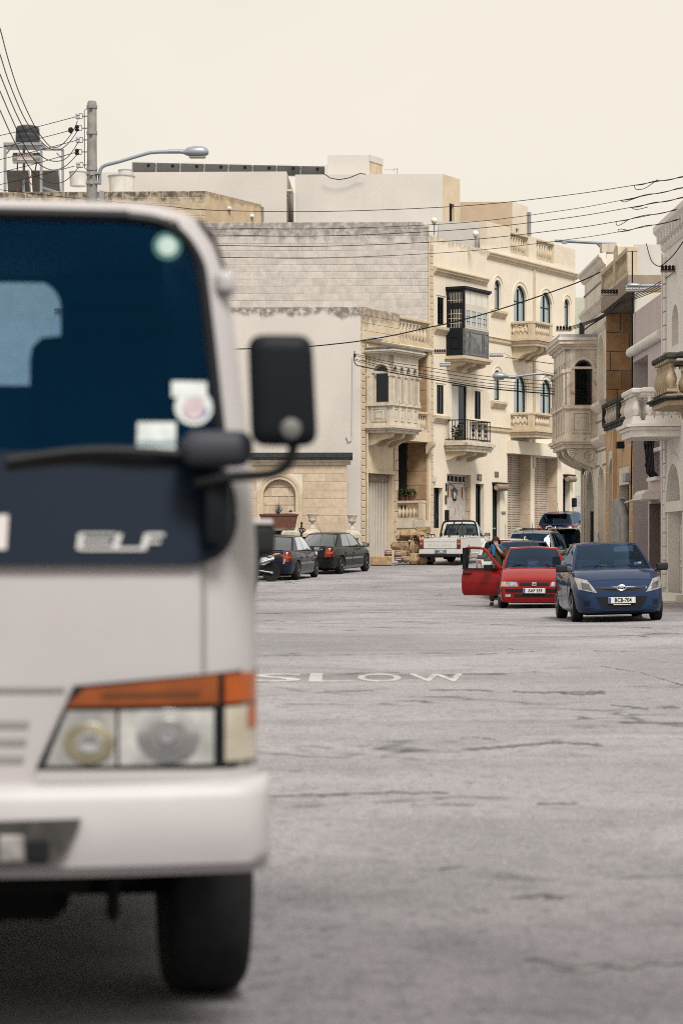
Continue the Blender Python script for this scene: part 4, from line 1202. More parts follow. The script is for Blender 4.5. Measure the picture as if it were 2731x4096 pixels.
# arched door in the return of the set-back wall
E = T(xd6, -.8, 0, math.pi / 2)
zd0, zd1 = f6.z(1160, 900), f6.z(1160, 785)
adoor = B('arched_door', frame_mb(.12, .68, zd0, zd1, .28, .07, .06, -.05).box(.34, .46, -.05, 0, zd0, zd1 - .2).xf(E), M('brown_timber', (.16, .08, .035), .6, .2, 10), pent)
B('door_glass', pane_mb(.15, .65, zd0, zd1 - .03, .26, -.03).xf(E), m_glass_d, adoor)
B('canopy', MB().box(.0, .8, -.25, .02, zd1 + .12, zd1 + .2).xf(E), m_pent_side, pent)
f6b = frontal(1478, 113.2)
stair = thing('stair_head', 'boxy white stair head on the penthouse roof with stained side', 'stair head', (f6b.o.x, f6b.o.y, z6), f6b.rz)
hz = f6b.z(1478, 620) - z6
xl = f6b.x(1309)
B('wall', MB().box(xl, 0, 0, 3, -.2, hz).box(f6b.x(1299), xl, .02, 2.8, -.2, hz - .45), m_pent, stair)
sb = Frame(f6b.o.x, f6b.o.y, L61); rb = T(f6b.o.x, f6b.o.y, 0, f6b.rz).inverted() @ hmat(sb)
wsb = sb.x(1529)
B('side_wall', MB().box(.02, wsb, -.02, .2, -.2, hz - .01).xf(rb), M('stained_side_stone', (.60, .49, .34), .9, .1, 2, streak=((.16, .11, .065), .8)), stair)
B('coping', MB().box(-.02, wsb, -.05, .2, hz - .3, hz + .0).xf(rb), m_pent, stair)
# slack cable looped over the parapet
bare('slack_cable', MB().tube([W(1297, 696, 111.8), W(1320, 712, 111.8), W(1355, 719, 111.8), W(1395, 712, 111.8), W(1440, 694, 111.8), W(1462, 697, 111.8)], .022, 5), m_wireb, 'black cable sagging over the penthouse parapet below the stair head', 'cable')
bare('aerial', MB().tube([W(1588, 696, 113), W(1588, 671, 113)], .015, 5).tube([W(1535, 679, 113), W(1592, 679, 113)], .012, 5).tube([W(1573, 687, 113), W(1578, 671, 113)], .01, 4), m_grey_metal, 'thin television aerial beside the stair head', 'aerial')
# solar panels seen from behind
m_pv = M('solar_panel_back', (.16, .165, .17), .6, .08, 20)
m_pvf = M('white_panel_frame', (.7, .7, .7), .4, .03)
ordn = ('first', 'second', 'third', 'fourth', 'fifth', 'sixth', 'seventh', 'eighth')
for k in range(8):
    a0 = 1298 - (k + 1) * 96; a1 = a0 + 94
    t0 = 672 - (k + 1) * 2.1
    D = 114
    p0, p1 = W(a0, t0 + 34, D), W(a1, t0 + 36, D); q0, q1 = W(a0 + 4, t0, D), W(a1 + 3, t0 + 2, D)
    dy = Vector((0, -.55, 0)); th = Vector((0, .03, .03))
    pv = thing('photovoltaic_module', ordn[k] + ' solar panel from the stair head, seen from behind', 'solar panel', p0, 0, 'row of rooftop solar panels')
    P4 = [v - p0 for v in (p0, p1, q1 + dy, q0 + dy)]
    B('panel', MB().add(P4 + [v + th for v in P4], [(0,1,2,3),(7,6,5,4),(0,4,5,1),(1,5,6,2),(2,6,7,3),(3,7,4,0)]), m_pv, pv)
    fb = MB()
    for i in range(4): fb.tube([P4[i] - th * .3, P4[(i + 1) % 4] - th * .3], .022, 4)
    B('frame', fb, m_pvf, pv)
    c = (P4[2] + P4[3]) / 2 * .75 + (P4[0] + P4[1]) / 2 * .25
    B('junction_box', MB().box(c.x + .15, c.x + .27, c.y - .06, c.y - .01, c.z - .12, c.z), m_black, pv)
    B('stand', MB().tube([P4[0] + Vector((.1, 0, 0)), P4[0] + Vector((.1, 0, -.45))], .02, 4).tube([(P4[2] * .8 + P4[1] * .2), Vector((P4[1].x, P4[2].y, -.45))], .02, 4), m_grey_metal, pv)
# grey stair room behind the narrow house, tan box farther back
f7 = frontal(1945, 104.5)
b7 = thing('roof_room', 'plain grey rendered roof room behind the narrow house', 'roof room', (f7.o.x, f7.o.y, 0), f7.rz)
B('wall', MB().box(f7.x(1752), 0, 0, 5, 10, f7.z(1945, 886)), M('grey_render', (.55, .53, .50), .9, .04), b7)
f8 = frontal(2046, 118)
b8 = thing('roof_block', 'tan rendered roof block with drainpipe behind the arched windows house', 'roof block', (f8.o.x, f8.o.y, 0), f8.rz)
z8 = f8.z(2046, 807)
B('wall', MB().box(f8.x(1838), 0, 0, 4, 10, z8), M('tan_render', (.50, .385, .27), .9, .05), b8)
s8 = Frame(f8.o.x, f8.o.y, L61); r8 = hmat(f8).inverted() @ hmat(s8)
o8 = (s8.x(2058), s8.x(2072), s8.z(2058, 938), s8.z(2058, 912), 0, .15)
B('side_wall', wall_mb(0, s8.x(2108), 10, z8 - .01, [o8], .2).xf(r8 @ T(.02, -.02)), m_cream, b8)
window(b8, o8[0], o8[1], o8[2], o8[3], 0, .13, m_pvf, m_glass_d, 1, (), r8 @ T(.02, -.02))
B('drainpipe', MB().tube([(s8.x(2108), -.1, 10), (s8.x(2108), -.1, z8 - .3)], .1, 8).xf(r8), M('grey_pipe', (.25, .24, .24), .6, .1), b8, 40)
# globe lamps on the narrow house's parapet
for fx, fy, lab in ((1736, 885, 'white globe lamp on the roof beside the party wall'), (1901, 937, 'white globe lamp on the parapet above the timber balcony')):
    g = thing('globe_lamp', lab, 'lamp', W(fx, fy + 55, 101.5), 0, 'globe lamps on the roof')
    s = 1 / PPM(101.5)
    B('post', MB().tube([(0, 0, 0), (0, 0, 42 * s)], .03, 6).lathe([(.02, 40 * s), (.09, 42 * s), (.09, 44 * s)], 10), m_grey_metal, g)
    B('globe', MB().lathe([(.02, 44 * s)] + [(13 * s * math.sin(math.pi * k / 10), 57 * s - 13 * s * math.cos(math.pi * k / 10)) for k in range(1, 10)] + [(.01, 70 * s)], 14), M('opal_globe', (.78, .74, .64), .4, .03), g, 60)

# ---- tan building behind the lorry
f9 = frontal(822, 104.0, -.045)
b9 = thing('block_building', 'tan limestone building with lichen-black parapet blocks behind the lorry', 'building', (f9.o.x, f9.o.y, 0), f9.rz)
z9 = f9.z(822, 763)
m_b9 = M('tan_lichened_block', (.52, .42, .30), .9, .12, 4, .3, 30, rnd=.1, stain=(z9 + .1, 1.1, (.05, .048, .042), .95))
m_b9s = M('tan_flank_stone', (.58, .45, .30), .9, .1, 2, .2, 30, streak=((.33, .24, .15), .4), stain=(z9, .5, (.2, .15, .1), .8))
B('wall', MB().box(f9.x(-300), 0, .02, 5, 8, z9), m_mortar, b9)
block_wall(b9, f9.x(-60), 0, z9 - 1.35, z9, .27, .60, m_b9, .02, .016)
s9 = Frame(f9.o.x, f9.o.y, L61); r9 = hmat(f9).inverted() @ hmat(s9)
w9 = s9.x(1043)
B('side_wall', MB().box(.02, w9, -.02, .3, 8, z9 - .01).xf(r9), m_b9s, b9)
B('end_pipe', MB().box(w9, w9 + .18, -.06, .3, 8, z9 - .1).xf(r9), M('grey_pipe', (.25, .24, .24), .6), b9)
for fx, fy in ((913, 836), (1004, 866)):
    x_, z_ = s9.at(fx, fy)
    B('bulkhead_light', MB().lathe([(.11, 0), (.11, .1), (.06, .16)], 10, (0, 0, 0)).xf(r9 @ T(x_, 0, z_) @ Matrix.Rotation(R(90), 4, 'X')), M('light_cover', (.65, .64, .6), .5), b9, 40)
# ---- roof clutter on it
D9 = 105.0; s = 1 / PPM(D9)
fr = thing('tank_stand', 'galvanised steel stand carrying the black water tank', 'stand', W(100, 790, D9))
o0 = fr.location
def loc(fx, fy, dy=0): v = W(fx, fy, D9) - o0; v.y = dy; return v
for fx, y_ in ((28, -.5), (172, -.5), (246, .6), (90, .6)):
    B('leg', MB().box(loc(fx, 0).x - .055, loc(fx, 0).x + .055, y_ - .05, y_ + .05, 0, loc(0, 588).z), m_grey_metal, fr)
B('platform', MB().box(loc(23, 0).x, loc(178, 0).x, -.6, .7, loc(0, 590).z, loc(0, 579).z).box(loc(170, 0).x, loc(248, 0).x, .5, .7, loc(0, 592).z, loc(0, 586).z), m_grey_metal, fr)
B('brace', MB().tube([loc(32, 625, -.5), loc(60, 590, -.5)], .035, 5).tube([loc(222, 603, .6), loc(246, 627, .6)], .035, 5).tube([loc(176, 757, -.4), loc(246, 768, .6)], .06, 5), m_grey_metal, fr)
tk = thing('water_tank', 'black ribbed plastic water tank on the steel stand', 'water tank', W(112, 578, D9))
rt = 48 * s
B('tank', MB().lathe([(rt, 0), (rt * 1.02, 18 * s), (rt * .985, 20 * s), (rt * 1.01, 22 * s), (rt * 1.0, 38 * s), (rt * .97, 40 * s), (rt, 42 * s), (rt * .98, 60 * s), (rt * .9, 70 * s), (rt * .55, 75 * s), (rt * .3, 76 * s)], 24), M('black_polythene', (.045, .05, .055), .45, .1), tk, 40)
ht = thing('solar_heater', 'steel solar water heater cylinder with red lettering above dark collectors', 'solar heater', W(110, 655, D9))
o0 = ht.location
rc = 22 * s
B('cylinder', MB().lathe([(rc * .7, -58 * s), (rc, -55 * s), (rc, 55 * s), (rc * .7, 58 * s)], 20, (0, 0, rc), 'x'), M('polished_steel', (.55, .55, .56), .25, .05, metal=.9), ht, 40)
lbp = B('label_plate', MB().box(-.40, .30, -rc - .02, -rc + .04, rc - .12, rc + .17), M('white_label', (.62, .58, .56), .5), ht)
me = text_mesh('LAVAHOT', .17, 0)
put('lettering', me, M('faded_red_lettering', (.42, .10, .09), .6), lbp, (-.05, -rc - .026, rc + .06), (R(90), 0, 0))
B('legs', MB().tube([(-.42, 0, .1), (-.45, .1, -1.4)], .03, 5).tube([(.42, 0, .1), (.3, .1, -.5), (.45, .1, -1.4)], .03, 5).tube([(-.4, -.1, -.3), (.5, -.1, -1.2)], .02, 5).tube([(.4, -.1, -.3), (-.45, -.1, -1.25)], .02, 5), M('dull_rust', (.08, .045, .032), .9), ht)
for k, (a0, a1) in enumerate(((30, 118), (128, 238))):
    c = thing('solar_collector', ('dark tilted solar collector panel under the heater cylinder', 'dark tilted solar collector panel with white edge, right under the tank stand')[k], 'solar collector', W((a0 + a1) / 2, 785, D9 + .6))
    w = (a1 - a0) / 2 * s; hgt = 100 * s
    B('panel', MB().prism([(-.5, 0), (-.42, 0), (.25, hgt), (.17, hgt)], 'yz', -w, w).xf(Matrix.Scale(-1, 4, (0, 1, 0))), M('collector_back', (.10, .10, .10), .7, .1), c)
    B('edge_frame', MB().tube([(w, .5, 0), (w, -.2, hgt)], .05, 5), m_pvf, c)
for (fx0, fx1, fy0, fy1, lab, dd) in ((278, 350, 687, 745, 'white round water tank with a drip stain behind the pole', 106), (434, 540, 703, 775, 'large white round water tank under the lamp arm', 106.5), (474, 534, 680, 720, 'white round water tank behind the larger one', 109)):
    t = thing('roof_tank', lab, 'water tank', W((fx0 + fx1) / 2, fy1, dd), 0, 'white roof tanks')
    r_ = (fx1 - fx0) / 2 / PPM(dd); h_ = (fy1 - fy0) / PPM(dd)
    B('tank', MB().lathe([(r_ * .92, 0), (r_ * .98, h_ * .93), (r_ * .9, h_ * .95)], 22), M('white_grp', (.62, .61, .59), .6, .07, 3, streak=((.35, .32, .28), .4)), t, 40)
    B('lid', MB().lathe([(r_ * 1.04, h_ * .92), (r_ * 1.05, h_ * .97), (r_ * .6, h_ * 1.03), (.02, h_ * 1.04)], 22), M('grey_lid', (.38, .39, .40), .6), t, 40)
# pale building beyond the end of the street
fb_ = frontal(2420, 135)
bb = thing('far_building', 'pale greenish house front beyond the end of the street', 'building', (fb_.o.x, fb_.o.y, 0), fb_.rz)
B('wall', MB().box(fb_.x(2280), 2, 0, 6, 0, fb_.z(2310, 1190)), M('pale_green_render', (.52, .53, .44), .9, .05), bb)
wo = (fb_.x(2316), fb_.x(2340), fb_.z(2310, 1400), fb_.z(2310, 1290))
window(bb, wo[0], wo[1], wo[2], wo[3], 0, -.02, m_black, m_glass_d, 1)
# ------------------------------------------------------------------ houses along the right side of the street
RA = R(-89.13)
Rf = Frame(8.3, 63.0, RA)
m_white = M('white_masonry_paint', (.88, .84, .79), .85, .05, 1.2, .15, 50, streak=((.50, .44, .37), .25))
m_pink = M('dusty_pink_render', (.62, .53, .525), .92, .05, 1.5, .25, 70)
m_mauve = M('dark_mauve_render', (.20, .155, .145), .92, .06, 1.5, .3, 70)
m_pale = M('pale_grooved_stone', (.84, .76, .66), .9, .08, 1.5, .2, 40, streak=((.34, .28, .22), .35))
m_blackstone = M('black_crusted_stone', (.055, .055, .05), .95, .5, 10, .9, 25, blotch=((.25, .22, .18), 6, .58, .72))
gzr = -.2
# ---- pale house at the far corner with the big stone bay
rx0, rx1 = Rf.x(2336), Rf.x(2422)
f = sub(Rf, rx0); X = f.x; Z = f.z
wA = X(2422)
hA = thing('corner_terrace_house', 'pale grooved stone house with large carved stone bay on scroll brackets', 'house', (f.o.x, f.o.y, 0), RA)
ztA = Z(2419, 1036)
ops = []
for (a, b_, y0, d) in ((2342, 2377, 1878, .35), (2394, 2419, 1868, .3)):
    xa, xb = X(a), X(b_)
    ops.append((xa, xb, gzr + .02, Z(b_, y0), (xb - xa) * .5, d))
xa, xb = X(2394), X(2417)
ops.append((xa, xb, Z(2420, 1620), Z(2420, 1335), (xb - xa) * .5, .3))
B('wall', wall_mb(0, wA, gzr, ztA, ops, .4), m_pale, hA)
core(hA, .02, wA - .02, .42, 7, gzr, ztA - .03, m_pale)
B('coping', mould_mb(-.15, wA, ztA, [(.03, -.18), (.10, -.10), (.14, 0), (.22, .06), (.22, .14), (.02, .2)]), m_pale, hA)
B('parapet_end', MB().box(wA - .6, wA, -.12, .3, ztA + .2, ztA + .45), m_stone_w, hA)
for zz_ in (9.75, 9.25):
    B('groove_course', mould_mb(0, wA, zz_, [(.02, 0), (.035, .02), (.035, .05), (.02, .06)]), M('shadow_line_stone', (.33, .27, .2), .9, .1), hA)
B('cornice', mould_mb(-.1, wA, Z(2419, 1200), [(.03, -.25), (.12, -.1), (.2, 0), (.2, .1), (.03, .14)]), m_pale, hA)
B('cornice', mould_mb(-.1, wA, Z(2419, 1300), [(.02, -.1), (.06, 0), (.06, .06), (.02, .1)]), m_pale, hA)
k_ = 0
for zz_ in [Z(2419, y) for y in (1610, 1680, 1745, 1800, 1860, 1935, 2010, 2085, 2150)]:
    B('groove_course', mould_mb(0, wA, zz_, [(.02, 0), (.03, .015), (.03, .035), (.02, .05)]), M('shadow_line_stone', (.33, .27, .2), .9, .1), hA) if not any(o[2] < zz_ < o[3] for o in ops) or zz_ > 4 else None
B('cornice', mould_mb(-.1, wA + .06, Z(2419, 1620) - .02, [(.03, -.15), (.15, -.05), (.22, .04), (.22, .14), (.03, .2)]), m_pale, hA)
B('cornice', mould_mb(-.1, wA + .06, Z(2419, 1760) - .02, [(.03, -.15), (.15, -.05), (.22, .04), (.22, .14), (.03, .2)]), m_pale, hA)
for i, o in enumerate(ops):
    B('archivolt', frame_mb(o[0] - .12, o[1] + .12, max(o[2], .1), o[3] + .12, o[4] + .12, .07, .04, -.04), m_pale, hA)
    if i == 0:
        wn = window(hA, o[0], o[1], o[2], o[3], o[4], o[5], m_black, m_glass_d, 0, (o[3] - o[4],))
        mb = MB()
        for k in range(7): mb.tube([(o[0] + .1 + k * (o[1] - o[0] - .2) / 6, o[5] - .12 + .05 * (k % 2), o[2]), (o[0] + .1 + k * (o[1] - o[0] - .2) / 6, o[5] - .12 + .05 * (k % 2), o[3] - o[4] - .1)], .1, 6)
        B('door_curtain', mb, M('black_door_curtain', (.02, .022, .026), .6, .2), wn, 50)
    else:
        B('niche_back', pane_mb(o[0], o[1], o[2], o[3], o[4], o[5] - .02, .05), m_pale, hA)
# carved bay
pA = 1.0
zA = lambda fy: 1.3 + (HZ - fy) / PPM(76.8)
zz = dict(bracket=zA(1872), slab=zA(1793), panel=zA(1740), sill=zA(1625), spring=zA(1478), arch=zA(1447), cornice=zA(1398), top=zA(1352))
bx1 = X(2385); bx0 = bx1 - 3.9
bx0 = X(2385) - 3.6
m_bayA = M('pale_carved_bay_stone', (.80, .71, .60), .9, .10, 4, .2, 40, streak=((.20, .15, .10), .45), blotch=((.40, .25, .13), 2.0, .62, .74))
m_film = M('grey_roof_film', (.42, .44, .47), .35, .15, 6)
bayA = stone_bay(hA, bx0, bx1, pA, zz, 1, 7, m_bayA, m_film, None, M('brown_window_frame', (.07, .035, .022), .5, .2))
# lace curtain behind the end window
E = T(bx1, -pA, 0, math.pi / 2)
B('lace_curtain', MB().box(.36 * pA, .8 * pA, .135, .138, zz['sill'] + .1, zz['arch'] - .1).xf(E), M('grey_lace', (.10, .095, .085), .9, .35, 14), bayA)
# scroll brackets with volutes under the bay
def volute(x0, x1, p, z, h):
    mb = MB()
    pts = []
    n = 14
    top = [(0, z), (-p, z)]
    curve = [(-p * (1 - t ** 1.7), z - h * (.25 * t + .75 * t ** .75)) for t in [k / n for k in range(n + 1)]]
    poly = top + curve[1:]
    mb.prism(poly, 'yz', x0, x1)
    for (cy, cz, r_) in ((-p * .84, z - h * .24, h * .22), (-p * .26, z - h * .40, h * .38)):
        sp = []
        for k in range(22):
            a = k / 21 * 11; q = r_ * (1 - k / 24)
            sp.append((x1 + .015, cy + q * math.cos(a), cz + q * math.sin(a)))
        mb.tube(sp, .028, 5)
    return mb
for k in range(3):
    x1_ = bx1 - .05 - k * (bx1 - bx0 - .4) / 2
    B('scroll_bracket', volute(x1_ - .34, x1_, pA * .92, zz['slab'], zz['slab'] - zz['bracket'] + .02), m_bayA, bayA)
B('corner_pipe', MB().tube([(.02, -.08, gzr), (.02, -.08, Z(2336, 1860))], .055, 8), m_pale, hA, 40)
B('corner_pipe', MB().tube([(.2, -.08, gzr), (.2, -.08, Z(2336, 1860))], .04, 8), M('rust_pipe', (.2, .13, .09), .7, .2), hA, 40)
B('corner_pipe', MB().tube([(.36, -.07, gzr), (.36, -.07, Z(2336, 1900))], .04, 8), m_pale, hA, 40)
# ---- orange stone house with loggia
f = sub(Rf, rx1); X = f.x; Z = f.z
wB = X(2530)
hB = thing('loggia_house', 'orange stone house with baluster parapet and deep first floor loggia', 'house', (f.o.x, f.o.y, 0), RA)
ztB = Z(2422, 1087); zpB = 9.15; zsB = Z(2422, 1252); zfB = Z(2422, 1726) ; zrB = Z(2422, 1622)
dgo = [(X(2432), X(2457), gzr + .02, Z(2445, 1832), (X(2457) - X(2432)) * .42, .3), (X(2474), X(2514), gzr + .02, Z(2490, 1940), 0, .3)]
B('wall', wall_mb(0, wB, gzr, zfB, dgo, .4), m_mortar, hB)
m_orangeF = M('orange_front_block', (.58, .37, .21), .92, .12, 3, .3, 26, rnd=.14, streak=((.62, .48, .34), .4))
block_wall(hB, 0, wB, .1, zfB - .03, .62, 1.0, m_orangeF, 0, .03, holes=[(o[0] - .02, o[1] + .02, o[2], o[3] + .02) for o in dgo], name='front_stone')
B('pilaster', MB().box(X(2461), X(2466), -.12, 0, gzr, zfB - .1), m_orangeF, hB)
B('floor_slab', MB().box(0, wB, -.08, 3, zfB, zfB + .1), m_blackstone, hB)
core(hB, 0, wB, 3, 6, gzr, zsB, m_darkroom)
core(hB, 0, wB, .42, 3, gzr, zfB - .01, m_darkroom)
E = T(0, 0, 0, math.pi / 2)
B('loggia_end_wall', MB().box(.02, .06, 0, 3, zfB + .1, zsB).xf(T(-.06, 0)), m_mortar, hB)
block_wall(hB, 0, 2.2, zfB + .12, zsB - .02, .59, .82, m_orange, -.02, .025, E, name='loggia_stone', proud=.03)
B('roof_slab', MB().box(0, wB, -.15, 3.2, zsB, zpB), M('grey_brown_soffit', (.30, .245, .19), .9, .1), hB)
balustrade(hB, (0, -.02), (X(2475), -.02), zpB, ztB - zpB, m_stone, 9, rail=.14, base=.1, w=.3, piers=(True, True))
balustrade(hB, (X(2475) + .05, -.02), (wB, -.02), zpB, ztB - zpB, m_stone, 7, rail=.14, base=.1, w=.3, piers=(True, True))
B('pediment', MB().prism([(X(2468), ztB), (X(2486), ztB), (X(2486), ztB + .3), (X(2477), ztB + .42), (X(2468), ztB + .3)], 'xz', -.12, .12), m_stone_w, hB)
balustrade(hB, (.1, -.02), (X(2485), -.02), zfB + .1, zrB - zfB - .1, m_stone_w, 8, rail=.12, base=.08, w=.26, mrail=m_blackstone)
balustrade(hB, (X(2485) + .1, -.02), (wB, -.02), zfB + .1, zrB - zfB - .1, m_stone_w, 9, rail=.12, base=.08, w=.26, mrail=m_blackstone)
o = dgo[0]
B('door_recess', pane_mb(o[0], o[1], o[2], o[3], o[4], .29, .05), m_orange, hB)
o = dgo[1]
wn = window(hB, o[0], o[1], o[2], o[3], 0, .3, M('brown_window_frame', (.07, .035, .022), .5), m_glass_d, 0)
mb = MB()
for k in range(8): mb.tube([(o[0] + .2 + k * .22, -.12 + .07 * (k % 2), gzr), (o[0] + .35 + k * .2, -.12 + .07 * (k % 2), 2.3), (o[0] + .6 + k * .1, -.14, Z(2490, 2000))], .13, 6)
dc = B('door_curtain', mb, M('grey_fabric_curtain', (.42, .40, .385), .85, .15, 4), hB, 60)
B('curtain_rail', MB().tube([(o[0] - .1, -.14, Z(2490, 1996)), (o[1] + .2, -.14, Z(2490, 1996))], .025, 6), m_grey_metal, hB)
B('lamp_bracket', MB().rbox(X(2490), X(2497), -.22, 0, Z(2490, 1795), Z(2490, 1768), .02), m_iron, hB)
B('junction_box', MB().rbox(X(2516), X(2526), -.2, 0, Z(2520, 1928), Z(2520, 1892), .02), M('grey_box', (.42, .44, .45), .6), hB)
# ---- pink house
f = sub(Rf, Rf.x(2530)); X = f.x; Z = f.z
wC = X(2655)
hC = thing('pink_house', 'dusty pink rendered house with mauve recess and rounded cream moulding', 'house', (f.o.x, f.o.y, 0), RA)
ztC = Z(2532, 1254)
zrec = Z(2536, 1447)
zgl = Z(2600, 2012)
rec = [(0.02, X(2589), gzr + .02, zrec, 0, 1.6), (X(2594), X(2640), gzr + .02, Z(2620, 2012), 0, 1.2), (X(2604), X(2636), Z(2636, 1906), Z(2610, 1650), 0, .3)]
B('wall', wall_mb(0, wC, gzr, ztC, rec, .4), m_pink, hC)
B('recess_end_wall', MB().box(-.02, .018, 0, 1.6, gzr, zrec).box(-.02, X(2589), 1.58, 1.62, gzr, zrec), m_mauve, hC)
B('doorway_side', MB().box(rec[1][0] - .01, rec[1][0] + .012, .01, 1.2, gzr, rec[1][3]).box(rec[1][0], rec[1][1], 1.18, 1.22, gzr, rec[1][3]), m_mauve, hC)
core(hC, .0, wC, 1.63, 6, gzr, ztC - .02, m_pink)
B('recess_soffit', MB().box(.02, X(2589), .01, 1.6, zrec - .01, zrec + .01), m_pink, hC)
zr_ = Z(2532, 1409)
B('roll_moulding', MB().tube([(-.06, -.06, zr_), (wC, -.06, zr_)], .14, 12), m_white, hC, 50)
o = rec[2]
wn = window(hC, o[0], o[1], o[2], o[3], 0, .28, m_black, m_glass_d, 1)
for k in range(6):
    x_ = o[0] + .1 + k * (o[1] - o[0] - .2) / 5
    B('grille_bar', MB().tube([(x_, -.02, o[2]), (x_, -.14, o[2] + .15), (x_, -.17, o[2] + .7), (x_, -.09, o[3] - .5), (x_, -.02, o[3] - .1)], .025, 5), m_iron, wn)
    if k % 2 == 0:
        B('grille_scroll', MB().tube([(x_, -.17 + .03 * math.sin(t * .9), o[2] + .3 + t * .12) for t in range(12)], .03, 4), m_iron, wn)
B('window_sill', MB().box(o[0] - .1, o[1] + .1, -.12, .02, o[2] - .09, o[2]), m_white, hC)
B('string_course', mould_mb(X(2589), wC, Z(2600, 1810), [(.02, -.03), (.04, 0), (.04, .05), (.02, .08)]), m_white, hC)
B('high_flank', MB().box(-.25, -.02, .06, 6, ztC - 2, Z(2532, 976)), M('patched_white_plaster', (.58, .56, .52), .9, .05, 2, blotch=((.55, .45, .30), .9, .60, .68)), hC)
# awning roll with pole
aw = thing('awning_roll', 'cream rolled awning with steel pole over the pink house doorway', 'awning', f.world(X(2618), 0, Z(2618, 1985)), RA)
B('roll', MB().lathe([(.12, -.8), (.16, -.75), (.16, .75), (.12, .8)], 12, (0, -.3, 0), 'x'), m_white, aw, 40)
B('housing', MB().box(-.85, .85, -.46, 0, -.1, .05), m_white, aw)
B('pole', MB().tube([(-.8, -.4, -.06), (-2.6, -.45, -.12)], .028, 6), M('white_metal', (.7, .7, .7), .4), aw)
# ---- white house with arched door and white balcony
f = sub(Rf, Rf.x(2655)); X = f.x; Z = f.z
hD = thing('white_house', 'white painted house with arched door and white baluster balcony', 'house', (f.o.x, f.o.y, 0), RA)
ztD = Z(2655, 924)
xa, xb = X(2669), X(2726)
dro = (xa, xb, gzr + .02, Z(2690, 1862), .5 * (xb - xa), .35)
xa, xb = X(2684), X(2711)
awo = (xa, xb, Z(2690, 1385), Z(2690, 1222), .5 * (xb - xa), .3)
B('wall', wall_mb(0, 5.6, gzr, ztD, [dro, awo], .4), m_white, hD)
core(hD, .02, 5.5, .42, 6, gzr, ztD - .02, m_white)
B('cornice', mould_mb(-.1, 5.6, ztD - .05, [(.03, -.5), (.08, -.42), (.1, -.2), (.2, -.1), (.28, 0), (.28, .14), (.03, .2)]), m_white, hD)
dm = MB()
for k in range(10):
    B('modillion', MB().box(.25 + k * .5, .42 + k * .5, -.24, -.1, ztD - .38, ztD - .16), m_white, hD)
block_wall(hD, 0, .42, .4, ztD - .7, .36, .5, m_white, -.04, .03, name='quoin', jit=0, proud=.02)
B('archivolt', frame_mb(dro[0] - .3, dro[1] + .3, dro[3] - dro[4], dro[3] + .3, dro[4] + .3, .26, .05, -.05), m_white, hD)
dd = B('arched_door', pane_mb(dro[0], dro[1], dro[2], dro[3], dro[4], .33, .05), m_white, hD)
B('door_frame', frame_mb(dro[0], dro[1], dro[2], dro[3], dro[4], .1, .06, .27).box(dro[0], dro[1], .28, .33, dro[3] - dro[4] - .06, dro[3] - dro[4] + .06), M('white_metal', (.7, .7, .7), .4), dd)
for k in range(4):
    x_ = dro[0] + .14 + k * (dro[1] - dro[0] - .28) / 4
    for z0, z1 in ((.35, 1.0), (1.12, 2.0)):
        B('door_panel', frame_mb(x_ + .03, x_ + (dro[1] - dro[0] - .28) / 4 - .03, z0, z1, 0, .05, .04, .29), m_white, dd)
B('niche_back', pane_mb(awo[0], awo[1], awo[2], awo[3], awo[4], .28, .05), m_pink, hD)
B('drainpipe', MB().tube([(.12, -.07, gzr), (.12, -.07, ztD - .6)], .028, 8), m_white, hD, 40)
# white balcony on it: end faces the camera
def end_balcony(parent, fr, xn, xf_, p, zr, zs, zb_, mat, mr, n_end, n_front, msl=None, rr=1.2):
    b_ = B('balcony', MB().prism([(xf_, 0), (xf_, -p + .3), (xf_ + .25, -p), (xn - .25, -p), (xn, -p + .3), (xn, 0)], 'xy', zb_, zs), mat, parent)
    m_ = MB()
    for o_, a, c in ((.06, .42, .60), (.13, .62, .80)):
        m_.prism([(xf_ - o_, 0), (xf_ - o_, -p + .3), (xf_ + .25 - o_ * .5, -p - o_), (xn - .25 + o_ * .5, -p - o_), (xn + o_, -p + .3), (xn + o_, 0)], 'xy', zb_ + (zs - zb_) * a, zb_ + (zs - zb_) * c)
    B('slab_moulding', m_, msl or mr, b_)
    h = zr - zs
    def run(p0, p1, n, q0=0, q1=0):
        p0 = Vector((*p0, 0)); p1 = Vector((*p1, 0)); d = p1 - p0; Ln = d.length
        A = T(p0.x, p0.y, zs, math.atan2(d.y, d.x))
        B('handrail', MB().rbox(-.1, Ln + .1, -.14, .14, h - .13, h, .03).xf(A), mr, b_)
        B('plinth', MB().box(0, Ln, -.11, .11, 0, .06).xf(A), mr, b_)
        for k in range(n):
            put('baluster', baluster_mesh(h - .19, rr, 14, mat), mat, b_, A @ Vector((Ln * (k + .5) / n, 0, .06)), (0, 0, math.atan2(d.y, d.x)))
    run((xn - .12, 0), (xn - .12, -p + .32), n_end)
    run((xn - .3, -p + .13), (xf_ + .3, -p + .13), n_front)
    run((xf_ + .12, -p + .32), (xf_ + .12, 0), n_end)
    return b_
xw = lambda D: (f.o.y - D)      # local x for a given distance (facade runs almost along the view axis)
zw = lambda fy, D: CAM_H + (HZ - fy) / PPM(D)
end_balcony(hD, f, xw(59.7), xw(62.1), 1.16, zw(1548, 59.6), zw(1680, 59.6), zw(1745, 59.6), m_white, m_white, 4, 8)
